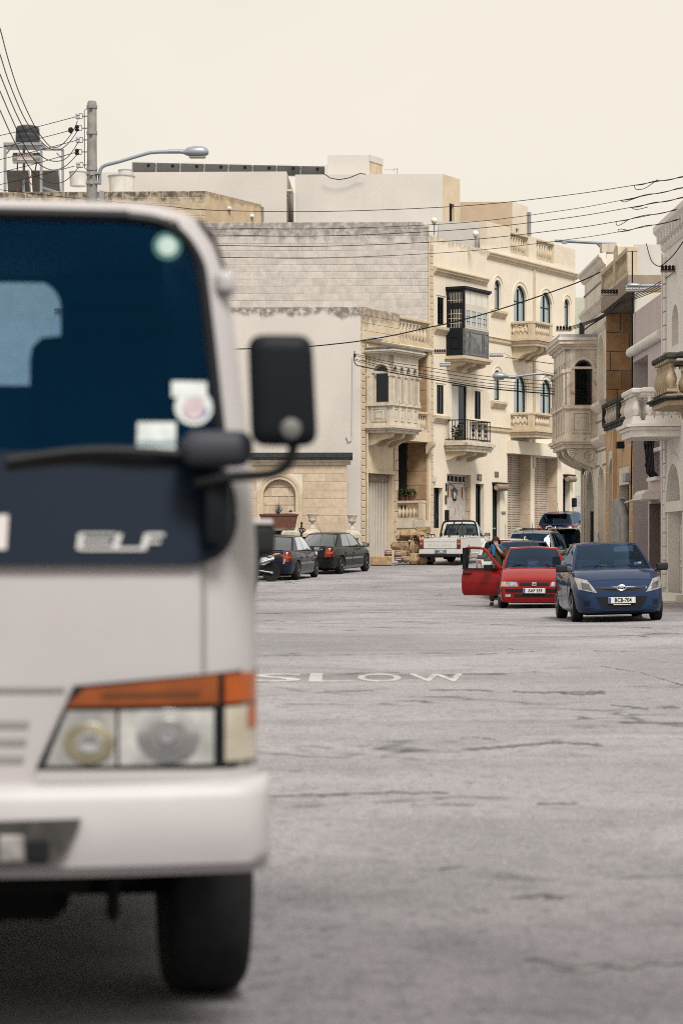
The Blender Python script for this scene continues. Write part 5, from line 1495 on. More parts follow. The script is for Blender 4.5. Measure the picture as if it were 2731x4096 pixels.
# step and pavement slab before the doors
bare('door_step', MB().box(X(2640), 4.6, -.75, -.0, -.1, .16).box(X(2660), 4.6, -.4, 0, .16, .30).xf(hmat(f)), m_white, 'white stone doorstep in front of the arched door', 'step')
bare('drain_elbow', MB().tube([f.world(-.35, -.28, .1), f.world(-.35, -.28, .62), f.world(-.28, -.24, .72), f.world(-.2, -.1, .74)], .075, 10), m_stone, 'thick beige drain elbow beside the white doorstep', 'drain pipe', 40)
pv_ = bare('pavement', MB().box(-22, 14, -.42, .3, -.3, .12).xf(hmat(f)), M('worn_concrete', (.34, .31, .28), .9, .15, 4, .3, 30), 'narrow worn concrete pavement along the right houses', None)
pv_['kind'] = 'structure'
# ---- nearest house: only its crusted balcony reaches into view
f = sub(Rf, Rf.x(2760)); 
hE = thing('near_house', 'near stone house whose black crusted baluster balcony juts out above', 'house', (f.o.x, f.o.y, 0), RA)
B('wall', MB().box(2.2, 12, 0, .5, gzr, 9), m_stone, hE)
xe = lambda D: (f.o.y - D)
m_bal_e = M('golden_baluster_stone', (.52, .41, .28), .9, .15, 8, .3, 30)
be = end_balcony(hE, f, xe(52.2), xe(54.9), 1.42, zw(1404, 52.1), zw(1572, 52.1), zw(1617, 52.1), m_bal_e, m_blackstone, 4, 7, rr=1.35)
for k in range(2):
    x0 = xe(52.6) - k * 1.6
    B('corbel', volute(x0 - .35, x0, .8, zw(1617, 52.1), .7), m_bal_e, be)
# ------------------------------------------------------------------ utility pole with street lamp, wires
PD = 48.0
pb_ = W(369, HZ, PD); pb_.z = ground(pb_.x, pb_.y)
pole = thing('utility_pole', 'grey concrete utility pole with curved lamp arm behind the lorry', 'utility pole', pb_)
def pl_(fx, fy, dy=0): v = W(fx, fy, PD) - pb_; v.y = dy; return v
m_conc = M('grey_concrete', (.20, .19, .18), .9, .2, 6, .4, 40)
rp = 19.5 / PPM(PD)
B('shaft', MB().lathe([(rp * 1.25, 0), (rp * 1.12, pl_(0, 760).z), (rp * 1.02, pl_(0, 690).z), (rp * .95, pl_(0, 412).z), (rp * .8, pl_(0, 405).z)], 16), m_conc, pole, 40)
for fy in (428, 532, 676, 697, 732):
    z = pl_(0, fy).z
    B('band', MB().lathe([(rp * 1.02, z - .03), (rp * 1.12, z - .03), (rp * 1.12, z + .03), (rp * 1.02, z + .03)], 16).box(-.03, .03, -rp * 1.5, -rp, z - .04, z + .04), M('dull_band_steel', (.22, .22, .21), .6, .1), pole, 40)
B('stay_rod', MB().tube([pl_(349, 436), pl_(338, 440), pl_(339, 672), pl_(350, 680)], .008, 5), m_wire, pole)
ins = [(312, 465, 0), (309, 513, 1), (313, 560, 0), (309, 608, 1), (314, 660, 0)]
for fx, fy, dk in ins:
    a = pl_(fx, fy)
    r_ = 9 / PPM(PD)
    B('insulator', MB().lathe([(r_ * .5, -r_ * 1.4), (r_, -r_ * 1.0), (r_ * 1.05, -r_ * .3), (r_ * .5, 0), (r_ * 1.05, r_ * .3), (r_, r_), (r_ * .5, r_ * 1.4)], 10, a), m_ceramic_d if dk else m_ceramic, pole, 40)
    B('clevis', MB().tube([a + Vector((0, 0, .05)), a + Vector((.09, 0, .05)), a + Vector((.1, 0, 0)), a + Vector((.09, 0, -.05)), a + Vector((0, 0, -.05))], .007, 5).tube([a + Vector((.1, 0, 0)), pl_(352, fy)], .01, 5), m_wire, pole)
B('lamp_arm', MB().tube([pl_(400, 738), pl_(400, 700), pl_(402, 680), pl_(410, 668), pl_(425, 660), pl_(480, 646), pl_(560, 622), pl_(600, 611), pl_(640, 608), pl_(676, 607)], [.035] * 9 + [.04], 8), m_lampgrey, pole, 50)
B('arm_clamp', MB().box(pl_(346, 0).x, pl_(403, 0).x, -.1, .06, pl_(0, 737).z, pl_(0, 729).z).box(pl_(346, 0).x, pl_(403, 0).x, -.1, .06, pl_(0, 698).z, pl_(0, 690).z), M('dull_band_steel', (.22, .22, .21), .6), pole)
def lamp_head(parent, a, L_, h, flip=1, M_=None):
    """cobra head: a = neck end; extends along +x*flip"""
    secs = [(0, .22, .5), (.1, .3, .55), (.24, .75, .95), (.5, 1.0, 1.0), (.78, .95, 1.0), (.93, .7, .8), (1.0, .3, .35)]
    rows = []
    for t, hh, ww in secs:
        row = []
        for k in range(12):
            an_ = 2 * math.pi * k / 12
            zc = math.sin(an_); yc = math.cos(an_)
            zz_ = zc * h * (.62 if zc > 0 else .38) * hh
            row.append((flip * t * L_, yc * h * .55 * ww, zz_ + h * .02))
        rows.append(row + [row[0]])
    mb = MB().grid(rows)
    mb.f.append(tuple(range(12))); mb.f.append(tuple(reversed(range(13 * 6, 13 * 6 + 12))))
    mb.xf(Matrix.Translation(a))
    if M_: mb.xf(M_)
    o = B('lamp_head', mb, m_lampgrey, parent, 50)
    lens = MB().rbox(min(flip * .3 * L_, flip * .9 * L_), max(flip * .3 * L_, flip * .9 * L_), -h * .4, h * .4, -h * .47, -h * .30, .02).xf(Matrix.Translation(a))
    if M_: lens.xf(M_)
    B('lamp_lens', lens, M('lens_cover', (.35, .33, .28), .3), o)
    return o
B('lamp_neck', MB().tube([pl_(676, 606), pl_(735, 606)], .045, 8), m_lampgrey, pole, 50)
lamp_head(pole, pl_(722, 612), 113 / PPM(PD), 44 / PPM(PD))
B('conduit_box', MB().box(pl_(398, 0).x, pl_(416, 0).x, -.05, .05, pl_(0, 806).z, pl_(0, 764).z), m_lampgrey, pole)

def spline(pts, n=6):
    P = [Vector(p) for p in pts]; out = []
    for i in range(len(P) - 1):
        p0 = P[max(i - 1, 0)]; p1 = P[i]; p2 = P[i + 1]; p3 = P[min(i + 2, len(P) - 1)]
        for k in range(n):
            t = k / n
            out.append(.5 * ((2 * p1) + (-p0 + p2) * t + (2 * p0 - 5 * p1 + 4 * p2 - p3) * t * t + (-p0 + 3 * p1 - 3 * p2 + p3) * t ** 3))
    out.append(P[-1]); return out
def wire(label, pts, D0, D1, r=.011, mat=None, extra=None):
    n = len(pts) - 1
    P = [W(a, b, D0 + (D1 - D0) * i / n) for i, (a, b) in enumerate(pts)]
    mb = MB().tube(spline(P), r, 5)
    if extra: extra(mb, P)
    return bare('overhead_wire', mb, mat or m_wire, label, 'wire')
ordw = ('topmost', 'second', 'third', 'fourth', 'lowest')
for k, (a, b) in enumerate((((312, 465), (-60, 556)), ((281, 522), (-60, 604)), ((312, 560), (-60, 652)), ((309, 608), (-60, 705)), ((300, 664), (-60, 752)))):
    m = ((a[0] + b[0]) / 2, (a[1] + b[1]) / 2 + 3)
    o = wire(ordw[k] + ' of the five wires running off left from the pole', [a, m, b], PD, 50, .0075)
    if k == 1:
        tag(B('line_weight', MB().lathe([(.005, -.06), (.05, -.03), (.055, .03), (.03, .06)], 8), m_ceramic_d, None, 40, loc=W(284, 522, PD - .02)), 'dark round insulator strung on the second wire beside the pole', 'insulator')
BW = ([(-70, -130), (0, 109), (33, 233), (77, 368), (138, 501), (180, 563), (212, 590), (250, 578), (290, 530), (311, 485)],
      [(-70, 20), (0, 214), (35, 322), (90, 455), (140, 535), (190, 588), (230, 600), (262, 585), (290, 555), (310, 525)],
      [(-70, 130), (0, 294), (60, 441), (120, 560), (160, 618), (200, 642), (240, 644), (270, 630), (295, 600), (312, 572)],
      [(-70, 200), (0, 362), (60, 500), (110, 600), (150, 650), (195, 677), (230, 678), (262, 665), (290, 640), (310, 618)],
      [(-70, 290), (0, 438), (50, 548), (100, 640), (150, 705), (200, 730), (240, 732), (270, 718), (295, 695), (313, 672)])
for k, p in enumerate(BW):
    wire(ordw[k] + ' of the steep drooping wires at the upper left corner', p, 34, PD - .05, .0085)
CW = [([(-60, 752), (300, 793), (640, 822), (850, 841), (1300, 846), (1850, 824), (2250, 783), (2535, 741), (2780, 700)], 6),
      ([(300, 905), (863, 912), (1300, 915), (1850, 891), (2250, 842), (2480, 802), (2780, 742)], 5),
      ([(300, 930), (863, 940), (1300, 944), (1850, 918), (2250, 874), (2520, 830), (2780, 782)], 6),
      ([(300, 972), (888, 982), (1300, 985), (1850, 961), (2250, 918), (2460, 887), (2780, 825)], 6),
      ([(300, 1022), (936, 1030), (1300, 1032), (1850, 1006), (2250, 961), (2470, 928), (2780, 866)], 5)]
loops = [[(2535, 741), (2540, 756), (2558, 758), (2580, 752), (2610, 732), (2628, 718)], [(2480, 802), (2496, 808), (2520, 800), (2555, 788)], [(2522, 830), (2545, 838), (2590, 828)], [(2462, 886), (2464, 900), (2480, 899), (2510, 880)], [(2470, 928), (2472, 918), (2490, 917), (2515, 924)]]
for k, (p, th) in enumerate(CW):
    def ex(mb, P, k=k):
        mb.tube(spline([W(a, b, 58.4) for a, b in loops[k]]), .009, 5)
        a, b = loops[k][0]; c = p[-1]
        mb.tube(spline([W(a + (c[0] - a) * t, b + (c[1] - b) * t + 3 * math.sin(t * 14), 58.3) for t in [i / 8 for i in range(9)]]), .010, 5)
    wire(ordw[k] + ' of five long wires crossing above the roofs to the right', p, 62, 58.4, th / 2 / PPM(60) * .48, m_wire, ex)
wire('thick twisted cable rising from the lorry across the houses to the right roof', [(900, 1398), (1200, 1388), (1350, 1375), (1447, 1363), (1580, 1340), (1713, 1310), (1790, 1294), (1950, 1252), (2150, 1187), (2324, 1124), (2430, 1072)], 86, 75.5, .021, m_wireb)
wire('thick black cable sloping down from the house corner to the carved right bay', [(1418, 1405), (1416, 1440), (1425, 1460), (1449, 1466), (1560, 1489), (1694, 1512), (1950, 1553), (2220, 1577)], 92.5, 79.5, .021, m_wireb)
for k, p in enumerate(([(1418, 1415), (1560, 1448), (1725, 1472), (1950, 1506), (2220, 1526)], [(1418, 1421), (1560, 1458), (1725, 1486), (1950, 1520), (2220, 1541)], [(1418, 1436), (1560, 1470), (1725, 1502), (1950, 1533), (2220, 1556)], [(1418, 1441), (1560, 1480), (1725, 1510), (1950, 1545), (2220, 1566)])):
    wire(('first', 'second', 'third', 'fourth')[k] + ' from the top of four thin lines strung between the house fronts', p, 92.3, 79.7, .011, m_wireb)
for k, p in enumerate(([(1530, 1375), (1600, 1390), (1725, 1402)], [(1530, 1382), (1600, 1397), (1725, 1405)])):
    wire(('upper', 'lower')[k] + ' of two short lines beside the carved house bay', p, 92.5, 97, .011, M('pale_wire', (.3, .3, .3), .6))
wire('thin pair of lines fanning from the middle rack to the right bay', [(2014, 1412), (2080, 1452), (2150, 1480), (2220, 1497)], 102, 79.8, .012, M('pale_wire', (.3, .3, .3), .6))
wire('dark line from the middle rack under the upper baluster balcony', [(2020, 1430), (2120, 1443), (2220, 1457)], 101, 80, .014, m_wireb)
def rack(label, fx0, fx1, fy, D, n, mat, tilt=0, up=True):
    a = W(fx0, fy, D); b = W(fx1, fy + tilt, D)
    t = thing('insulator_rack', label, 'insulator rack', a)
    d = b - a
    B('bar', MB().tube([(0, 0, 0), d], .035, 6), M('weathered_timber', (.33, .27, .22), .8), t)
    for k in range(n):
        c = d * ((k + .5) / n)
        s_ = 1 if up else -1
        B('insulator', MB().lathe([(.02, 0), (.05, s_ * .05), (.03, s_ * .08), (.05, s_ * .11), (.02, s_ * .15)], 8, c), mat, t, 40)
    return t
rack('row of pale insulators on the carved house front', 1478, 1530, 1362, 92.2, 8, m_ceramic)
rack('two dark insulators on the smooth plaster flank', 1416, 1420, 1430, 92.6, 2, m_ceramic_d)
rack('row of dark insulators beside the black timber balcony', 1735, 1782, 1412, 97.2, 5, m_ceramic_d)
rack('row of pale insulators under the timber balcony', 1758, 1800, 1464, 97.0, 8, m_ceramic)
rack('row of white insulators between the two houses', 1956, 2012, 1425, 102.3, 6, m_ceramic)
rack('dark insulators above the carved bay roof', 2222, 2284, 1322, 78.5, 5, m_ceramic_d)
rack('long row of black insulators on the white house front', 2640, 2740, 1085, 60.5, 7, m_ceramic_d, 0)
rack('row of black insulators before the orange loggia', 2402, 2470, 1178, 69.5, 6, m_ceramic_d)
rack('pale bar of insulators over the pink house', 2500, 2580, 1163, 67.0, 6, m_ceramic)
for k in range(4):
    wire(('first', 'second', 'third', 'fourth')[k] + ' of the four fanned lines from the white house to the carved bay', [(2690 + k * 12, 1092), (2600 + k * 8, 1150 + k * 4), (2480 + k * 5, 1205 + k * 3), (2390, 1270 + k * 3), (2240 + k * 16, 1318)], 60.4, 78.2, .012, m_wireb)
wire('black cable drooping from the white house roof past the patched wall', [(2760, 920), (2700, 1010), (2650, 1058), (2628, 1064), (2605, 1045), (2592, 1010), (2583, 975)], 57, 67.5, .014, m_wireb)
wire('bundle of cables climbing beside the loggia', [(2300, 1350), (2350, 1308), (2420, 1262), (2500, 1190), (2560, 1150)], 78, 67.8, .022, m_wireb)
wire('vertical cables down the corner of the pink house', [(2527, 1005), (2527, 1300), (2526, 1700), (2524, 1850), (2522, 2000)], 67.9, 67.9, .02, m_wireb)
# street lamp over the street on the carved bay
t = thing('street_lamp', 'grey street lamp on a long arm reaching out from the carved bay', 'street lamp', W(2220, 1506, 79.6))
o0 = t.location.copy()
B('arm', MB().tube(spline([Vector((0, 0, 0)), W(2160, 1496, 79.6) - o0, W(2110, 1500, 79.6) - o0, W(2056, 1508, 79.6) - o0]), .035, 8), m_lampgrey, t, 50)
B('neck', MB().tube([W(2060, 1508, 79.6) - o0, W(2026, 1508, 79.6) - o0], .055, 8), m_lampgrey, t, 50)
B('wall_bracket', MB().box(-.02, .12, -.06, .06, -.15, .15), m_lampgrey, t)
lamp_head(t, W(2034, 1507, 79.6) - o0, 66 / PPM(79.6), 28 / PPM(79.6), -1)
t = thing('street_lamp', 'grey street lamp on the pink house wall among the wires', 'street lamp', W(2650, 1142, 66.0))
o0 = t.location.copy()
B('arm', MB().tube([(0, 0, 0), W(2560, 1143, 66) - o0], .035, 8), m_lampgrey, t, 50)
lamp_head(t, W(2570, 1143, 66) - o0, 66 / PPM(66), 18 / PPM(66), -1)
# braced steel mast on the pale house roof
t = thing('roof_mast', 'blue grey braced steel beam on a post above the pale house roof', 'mast', W(2418, 1040, 76.0))
o0 = t.location.copy()
q = lambda a, b: W(a, b, 76.0) - o0
m_mast = M('blue_grey_steel', (.16, .21, .24), .5, .1)
B('post', MB().tube([q(2418, 1040), q(2418, 976)], .05, 6), m_mast, t)
B('beam', MB().tube([q(2217, 963), q(2345, 970), q(2463, 976)], .05, 6), m_mast, t)
B('brace', MB().tube([q(2418, 1005), q(2388, 975)], .045, 6), m_mast, t)
B('brace', MB().tube([q(2418, 1005), q(2450, 976)], .045, 6), m_mast, t)
B('clamp', MB().box(q(2246, 0).x, q(2266, 0).x, -.06, .06, q(0, 976).z, q(0, 960).z), m_grey_metal, t)
# ------------------------------------------------------------------ cars (x forward, y to the car's left, z up; origin between the axles on the ground)
def PAINT(name, col, metal=.0, rough=.35, flake=.04):
    m = M(name, col, .6, flake, 40, metal=metal * .2, coat=.8, spec=.04)
    m.node_tree.nodes['Principled BSDF'].inputs['Coat IOR'].default_value = 1.30
    return m
m_tyre = M('tyre_rubber', (.014, .014, .015), .85, .15, 20)
m_rim = M('silver_wheel_trim', (.42, .43, .44), .35, .05, metal=.7)
m_trim = M('black_plastic_trim', (.02, .021, .023), .55, .08)
m_under = M('underbody', (.008, .008, .008), .95, 0)
m_seat = M('dark_seat_cloth', (.035, .045, .065), .9, .1)
m_cglass = GLASS('car_glass', (.40, .54, .72), .01, 1.1, (.38, .62, 1.0))
m_cglass_d = GLASS('tinted_car_glass', (.08, .11, .16), .01, 1.0, (.38, .62, 1.0))
m_chrome = M('chrome', (.8, .8, .8), .2, 0, metal=1)
m_lampclear = M('clear_lamp_lens', (.40, .40, .40), .12, .45, 14, coat=1.0, metal=.3)
m_lampred = M('red_lamp_lens', (.19, .009, .008), .2, .15, 25, coat=1.0)
m_lampamber = M('amber_lamp_lens', (.36, .085, .010), .25, .12, 20, coat=.8)
m_plate = M('white_number_plate', (.66, .66, .64), .5, .02)
m_platet = M('plate_lettering', (.01, .01, .012), .5, 0)
m_plateb = M('plate_blue_band', (.015, .05, .28), .5, 0)
def lerp_keys(keys, x):
    """keys: sorted list of (x, a, b, ...); smooth interpolation"""
    if x <= keys[0][0]: return keys[0][1:]
    if x >= keys[-1][0]: return keys[-1][1:]
    for i in range(len(keys) - 1):
        k0, k1 = keys[i], keys[i + 1]
        if k0[0] <= x <= k1[0]:
            t = (x - k0[0]) / (k1[0] - k0[0])
            out = []
            for j in range(1, len(k0)):
                def sl(a, b): return (b[j] - a[j]) / (b[0] - a[0])
                m = sl(k0, k1)
                ma = m if i == 0 else (0 if sl(keys[i-1], k0) * m <= 0 else 2 * sl(keys[i-1], k0) * m / (sl(keys[i-1], k0) + m))
                mb_ = m if i == len(keys) - 2 else (0 if sl(k1, keys[i+2]) * m <= 0 else 2 * sl(k1, keys[i+2]) * m / (sl(k1, keys[i+2]) + m))
                h = k1[0] - k0[0]
                out.append((2*t**3-3*t**2+1)*k0[j] + (t**3-2*t**2+t)*h*ma + (-2*t**3+3*t**2)*k1[j] + (t**3-t**2)*h*mb_)
            return tuple(out)
SEC = [(0,0),(.55,0),(.80,.0),(.925,.035),(.968,.13),(.985,.28),(1.0,.46),(1.0,.60),(.988,.74),(.965,.86),(.925,.945),(.86,.985),(.7,1.0),(.45,1.0),(.2,1.0),(0,1.0)]
def body_mb(keys, crown=.03):
    xs = []
    for a, b in zip(keys, keys[1:]):
        n = max(1, int((b[0] - a[0]) / .11))
        xs += [a[0] + (b[0] - a[0]) * k / n for k in range(n)]
    xs.append(keys[-1][0])
    rows = []
    for x in xs:
        top, hw, bot = lerp_keys(keys, x)
        half = []
        for fy, fz in SEC:
            z = bot + fz * (top - bot)
            if fz > .97: z += crown * (1 - fy * fy)
            half.append((x, hw * fy, z))
        full = half + [(p[0], -p[1], p[2]) for p in reversed(half[1:-1])]
        rows.append(full + [full[0]])
    mb = MB().grid(rows)
    n = len(rows[0])
    mb.f.append(tuple(range(n - 1)))
    mb.f.append(tuple(reversed(range((len(rows) - 1) * n, (len(rows) - 1) * n + n - 1))))
    return mb
def cut_wheels(me, xs, r, hw):
    """open real wheel arches in the lower body"""
    bm = bmesh.new(); bm.from_mesh(me)
    bmesh.ops.remove_doubles(bm, verts=bm.verts[:], dist=1e-5)
    bmesh.ops.recalc_face_normals(bm, faces=bm.faces[:])
    bm.to_mesh(me); bm.free()
    base = bpy.data.objects.new('body_tmp', me); COL.objects.link(base)
    cuts = []
    for x in xs:
        for s in (-1, 1):
            cm = MB().lathe([(r, s * (hw - .30)), (r, s * (hw + .3))], 28, (x, 0, r * .84), 'y').mesh('cutter')
            cm.materials.append(m_under)
            c = bpy.data.objects.new('cut_tmp', cm); COL.objects.link(c); cuts.append(c)
            md = base.modifiers.new('c', 'BOOLEAN'); md.operation = 'DIFFERENCE'; md.object = c; md.solver = 'EXACT'
            try: md.material_mode = 'TRANSFER'
            except Exception: pass
    dg = bpy.context.evaluated_depsgraph_get()
    out = bpy.data.meshes.new_from_object(base.evaluated_get(dg))
    bpy.data.objects.remove(base)
    for c in cuts: bpy.data.objects.remove(c)
    return out
def wheel(parent, x, y, r, w, side, steer=0, spokes=9, rimmat=None):
    t = B('wheel', MB().lathe([(r * .45, -.05), (r * .45, .05)], 12, (0, 0, 0), 'y'), m_under, parent, 40, loc=(x, y, r), rot=(0, 0, steer))
    B('tyre', MB().lathe([(r * .64, -w/2), (r * .9, -w/2 * 1.02), (r * .985, -w/2 * .82), (r, -w/2 * .5), (r, w/2 * .5), (r * .985, w/2 * .82), (r * .9, w/2 * 1.02), (r * .64, w/2)], 30, (0, 0, 0), 'y'), m_tyre, t, 50)
    rm = MB()
    yo = side * w / 2 * .92
    rm.lathe([(r * .66, yo), (r * .62, yo + side * .012), (r * .57, yo - side * .01), (r * .56, yo - side * .03)], 26, (0, 0, 0), 'y')
    rm.lathe([(r * .16, yo - side * .03), (r * .15, yo + side * .01), (r * .05, yo + side * .015)], 12, (0, 0, 0), 'y')
    for k in range(spokes):
        a = 2 * math.pi * k / spokes
        ca, sa = math.cos(a), math.sin(a)
        q = []
        for rr_, hw_ in ((r * .12, .022), (r * .35, .026), (r * .6, .034)):
            q.append([(rr_ * ca - hw_ * sa, yo - side * .006, rr_ * sa + hw_ * ca), (rr_ * ca + hw_ * sa, yo - side * .006, rr_ * sa - hw_ * ca)])
        rm.grid(q)
        rm.grid([[(p[0], p[1] - side * .02, p[2]) for p in r2] for r2 in q])
    B('rim', rm, rimmat or m_rim, t, 40)
    return t
def bvh_of(me):
    bm = bmesh.new(); bm.from_mesh(me)
    t = BVHTree.FromBMesh(bm); bm.free(); return t
def patch(bv, view, quad, off=.008, n=5, m=5, thick=.012, curve=0.0):
    """sheet laid on the body. view: 'f' front, 'r' rear, 'l' left flank, 'R' right flank, 't' top; quad: 4 corners in that view's 2 axes"""
    dirs = {'f': Vector((-1,0,0)), 'r': Vector((1,0,0)), 'l': Vector((0,-1,0)), 'R': Vector((0,1,0)), 't': Vector((0,0,-1))}
    d = dirs[view]
    rows_o, rows_i = [], []
    for i in range(n + 1):
        ro, ri_ = [], []
        for j in range(m + 1):
            s, t = j / m, i / n
            a = Vector(quad[0]) * (1 - s) + Vector(quad[1]) * s
            b = Vector(quad[3]) * (1 - s) + Vector(quad[2]) * s
            p = a * (1 - t) + b * t
            p.y += curve * math.sin(math.pi * s) if abs(curve) > 0 else 0
            if view in 'fr': o = Vector((-d.x * 6, p.x, p.y))
            elif view in 'lR': o = Vector((p.x, -d.y * 4, p.y))
            else: o = Vector((p.x, p.y, 5))
            hit, nor, idx, dist = bv.ray_cast(o, d)
            if hit is None:
                hit = o.copy()
                near = bv.find_nearest(Vector((0 if view in 'fr' else o.x, 0 if view in 'lR' else o.y, 0 if view == 't' else o.z)) + (-d) * .8)
                if near[0] is not None:
                    h2 = near[0]
                    if view in 'fr': hit.x = h2.x
                    elif view in 'lR': hit.y = h2.y
                    else: hit.z = h2.z
                nor = -d
            if nor.dot(d) > 0: nor = -nor
            nn = (nor - d * .6).normalized()
            ro.append(hit + nn * off); ri_.append(hit - nn * thick)
        rows_o.append(ro); rows_i.append(ri_)
    mb = MB().grid(rows_o)
    edge_o = rows_o[0] + [r[-1] for r in rows_o[1:]] + list(reversed(rows_o[-1][:-1])) + [r[0] for r in reversed(rows_o[1:-1])]
    edge_i = rows_i[0] + [r[-1] for r in rows_i[1:]] + list(reversed(rows_i[-1][:-1])) + [r[0] for r in reversed(rows_i[1:-1])]
    mb.grid([edge_o + [edge_o[0]], edge_i + [edge_i[0]]])
    return mb
def ringpts(P): return [Vector(p) for p in P]
def greenhouse(parent, g, paint, glass, glass_s=None, skip_front_side=None, split=True, inside=True, rear_glass=True):
    """g: dict wb (windscreen base x centre, x edge, y edge, z), wt (top: x centre, x edge, y, z), rb, rt for the rear window, sides: list of pillar x pairs"""
    glass_s = glass_s or glass
    wbx, wbe, wby, wbz = g['wb']; wtx, wte, wty, wtz = g['wt']; rbx, rbe, rby, rbz = g['rb']; rtx, rte, rty, rtz = g['rt']
    crown = g.get('crown', .035)
    def arcrow(xc, xe, y, z, cr, s): return Vector((xe + (xc - xe) * (1 - s * s), s * y, z + cr * (1 - s * s)))
    fm = MB()
    S = [-1 + 2 * k / 10 for k in range(11)]
    def panel(bot, top, m0, m1, name, glass_, s_edge=.05, bulge=.0, axis=None):
        """framed glass panel between two point rows (bot, top)"""
        n = len(bot)
        def pt(j, t):
            return bot[j] * (1 - t) + top[j] * t + (Vector(axis) * bulge * math.sin(math.pi * t) if axis else Vector((0, 0, 0)))
        ts_lo = [0, m0]; ts_hi = [m1, 1]
        fm.grid([[pt(j, t) for j in range(n)] for t in ts_lo])
        fm.grid([[pt(j, t) for j in range(n)] for t in ts_hi])
        tg = [m0 + (m1 - m0) * k / 4 for k in range(5)]
        mb = MB().grid([[pt(j, t) for j in range(n)] for t in tg])
        return B(name, mb, glass_, parent, 60)
    # windscreen
    bot = [arcrow(wbx, wbe, wby * .96, wbz, .0, s) for s in S]; top = [arcrow(wtx, wte, wty * .96, wtz, crown, s) for s in S]
    panel(bot, top, .03, .95, 'windscreen', glass, 0, .02, (1, 0, .5))
    # rear window
    botr = [arcrow(rbx, rbe, rby * g.get('rin', .92), rbz, 0, s) for s in S]; topr = [arcrow(rtx, rte, rty * g.get('rin', .92), rtz, crown, s) for s in S]
    if rear_glass: panel(botr, topr, g.get('rlo', .10), .92, 'rear_window', g.get('rglass', glass_s), 0, .015, (-1, 0, .4))
    # sides
    A0b, A0t = Vector((wbe, wby, wbz)), Vector((wte, wty, wtz)); C0b, C0t = Vector((rbe, rby, rbz)), Vector((rte, rty, rtz))
    for sd in (1, -1):
        def P(t, h):
            """t 0..1 along the side from the windscreen to the rear corner, h 0..1 up"""
            b = A0b.lerp(C0b, t); q = A0t.lerp(C0t, t)
            b.z += g.get('belt', 0) * math.sin(math.pi * t)
            q.z += g.get('arch', .03) * math.sin(math.pi * min(1, t * 1.0))
            p = b.lerp(q, h)
            p.y += .03 * math.sin(math.pi * h)
            return Vector((p.x, p.y * sd, p.z))
        pil = g['pillars']          # list of (t0, t1) of glass at belt level and roof level
        prev = 0.0
        for i, ((b0, b1), (r0, r1)) in enumerate(pil):
            if skip_front_side == sd and i == 0:
                # this door stands open: only the pillars remain
                pass
            else:
                rows = []
                for k in range(5):
                    h = .05 + (.90 - .05) * k / 4
                    rows.append([P(b0 + (r0 - b0) * h + ((b1 + (r1 - b1) * h) - (b0 + (r0 - b0) * h)) * j / 5, h) for j in range(6)])
                B('side_window', MB().grid(rows), glass_s, parent, 60)
        # frame strips between the glasses
        hs = [.05 + .85 * k / 4 for k in range(5)]
        edges = [([0.0] * 5, [pil[0][0][0] + (pil[0][1][0] - pil[0][0][0]) * h for h in hs])]
        for i in range(len(pil) - 1):
            edges.append(([pil[i][0][1] + (pil[i][1][1] - pil[i][0][1]) * h for h in hs], [pil[i+1][0][0] + (pil[i+1][1][0] - pil[i+1][0][0]) * h for h in hs]))
        edges.append(([pil[-1][0][1] + (pil[-1][1][1] - pil[-1][0][1]) * h for h in hs], [1.0] * 5))
        for (ea, eb) in edges:
            fm.grid([[P(ea[k], hs[k]), P((ea[k] + eb[k]) / 2, hs[k]), P(eb[k], hs[k])] for k in range(5)])
        t_ = [k / 12 for k in range(13)]
        fm.grid([[P(t, 0) for t in t_], [P(t, .05) for t in t_]])
        fm.grid([[P(t, .90) for t in t_], [P(t, 1.0) for t in t_]])
        # bridge to windscreen and rear window edges
        fm.grid([[P(0, h) for h in (0, .25, .5, .75, 1)], [(bot[-1 if sd > 0 else 0]).lerp(top[-1 if sd > 0 else 0], h) + Vector((.02, 0, .01)) * math.sin(math.pi * h) for h in (0, .25, .5, .75, 1)]])
        fm.grid([[P(1, h) for h in (0, .25, .5, .75, 1)], [(botr[-1 if sd > 0 else 0]).lerp(topr[-1 if sd > 0 else 0], h) + Vector((-.015, 0, .006)) * math.sin(math.pi * h) for h in (0, .25, .5, .75, 1)]])
    # roof
    rows = []
    for k in range(13):
        t = k / 12
        row = []
        for s in S:
            a = arcrow(wtx, wte, wty, wtz, crown, s); c = arcrow(rtx, rte, rty, rtz, crown, s)
            p = a.lerp(c, t); p.z += g.get('arch', .03) * math.sin(math.pi * t)
            row.append(p)
        rows.append(row)
    fm.grid(rows)
    cab = B('cabin_frame', fm, paint, parent, 50)
    if inside:
        zi = min(wbz, rbz) - .06
        B('cabin_floor', MB().box(rbe + .05, wbe + .1, -wby * .9, wby * .9, zi - .02, zi), m_under, parent)
        for sx in g.get('seats', (.15, -.75)):
            for sy in (-.36, .36):
                st = MB().rbox(sx - .1, sx + .06, sy - .23, sy + .23, zi - .02, zi + .26, .05, 2)
                st.rbox(sx - .1, sx + .0, sy - .13, sy + .13, zi + .28, zi + .44, .04, 2).tube([(sx - .05, sy, zi + .2), (sx - .05, sy, zi + .3)], .03, 5)
                B('seat', st, m_seat, parent, 50)
        B('dashboard', MB().rbox(wbe - .25, wbx - .12, -wby * .9, wby * .9, zi - .04, zi + .09, .05, 2), m_trim, parent, 50)
        B('rear_view_mirror', MB().rbox(wtx - .1, wtx - .06, -.11, .11, wtz - .10, wtz - .04, .015), m_trim, parent)
    return cab
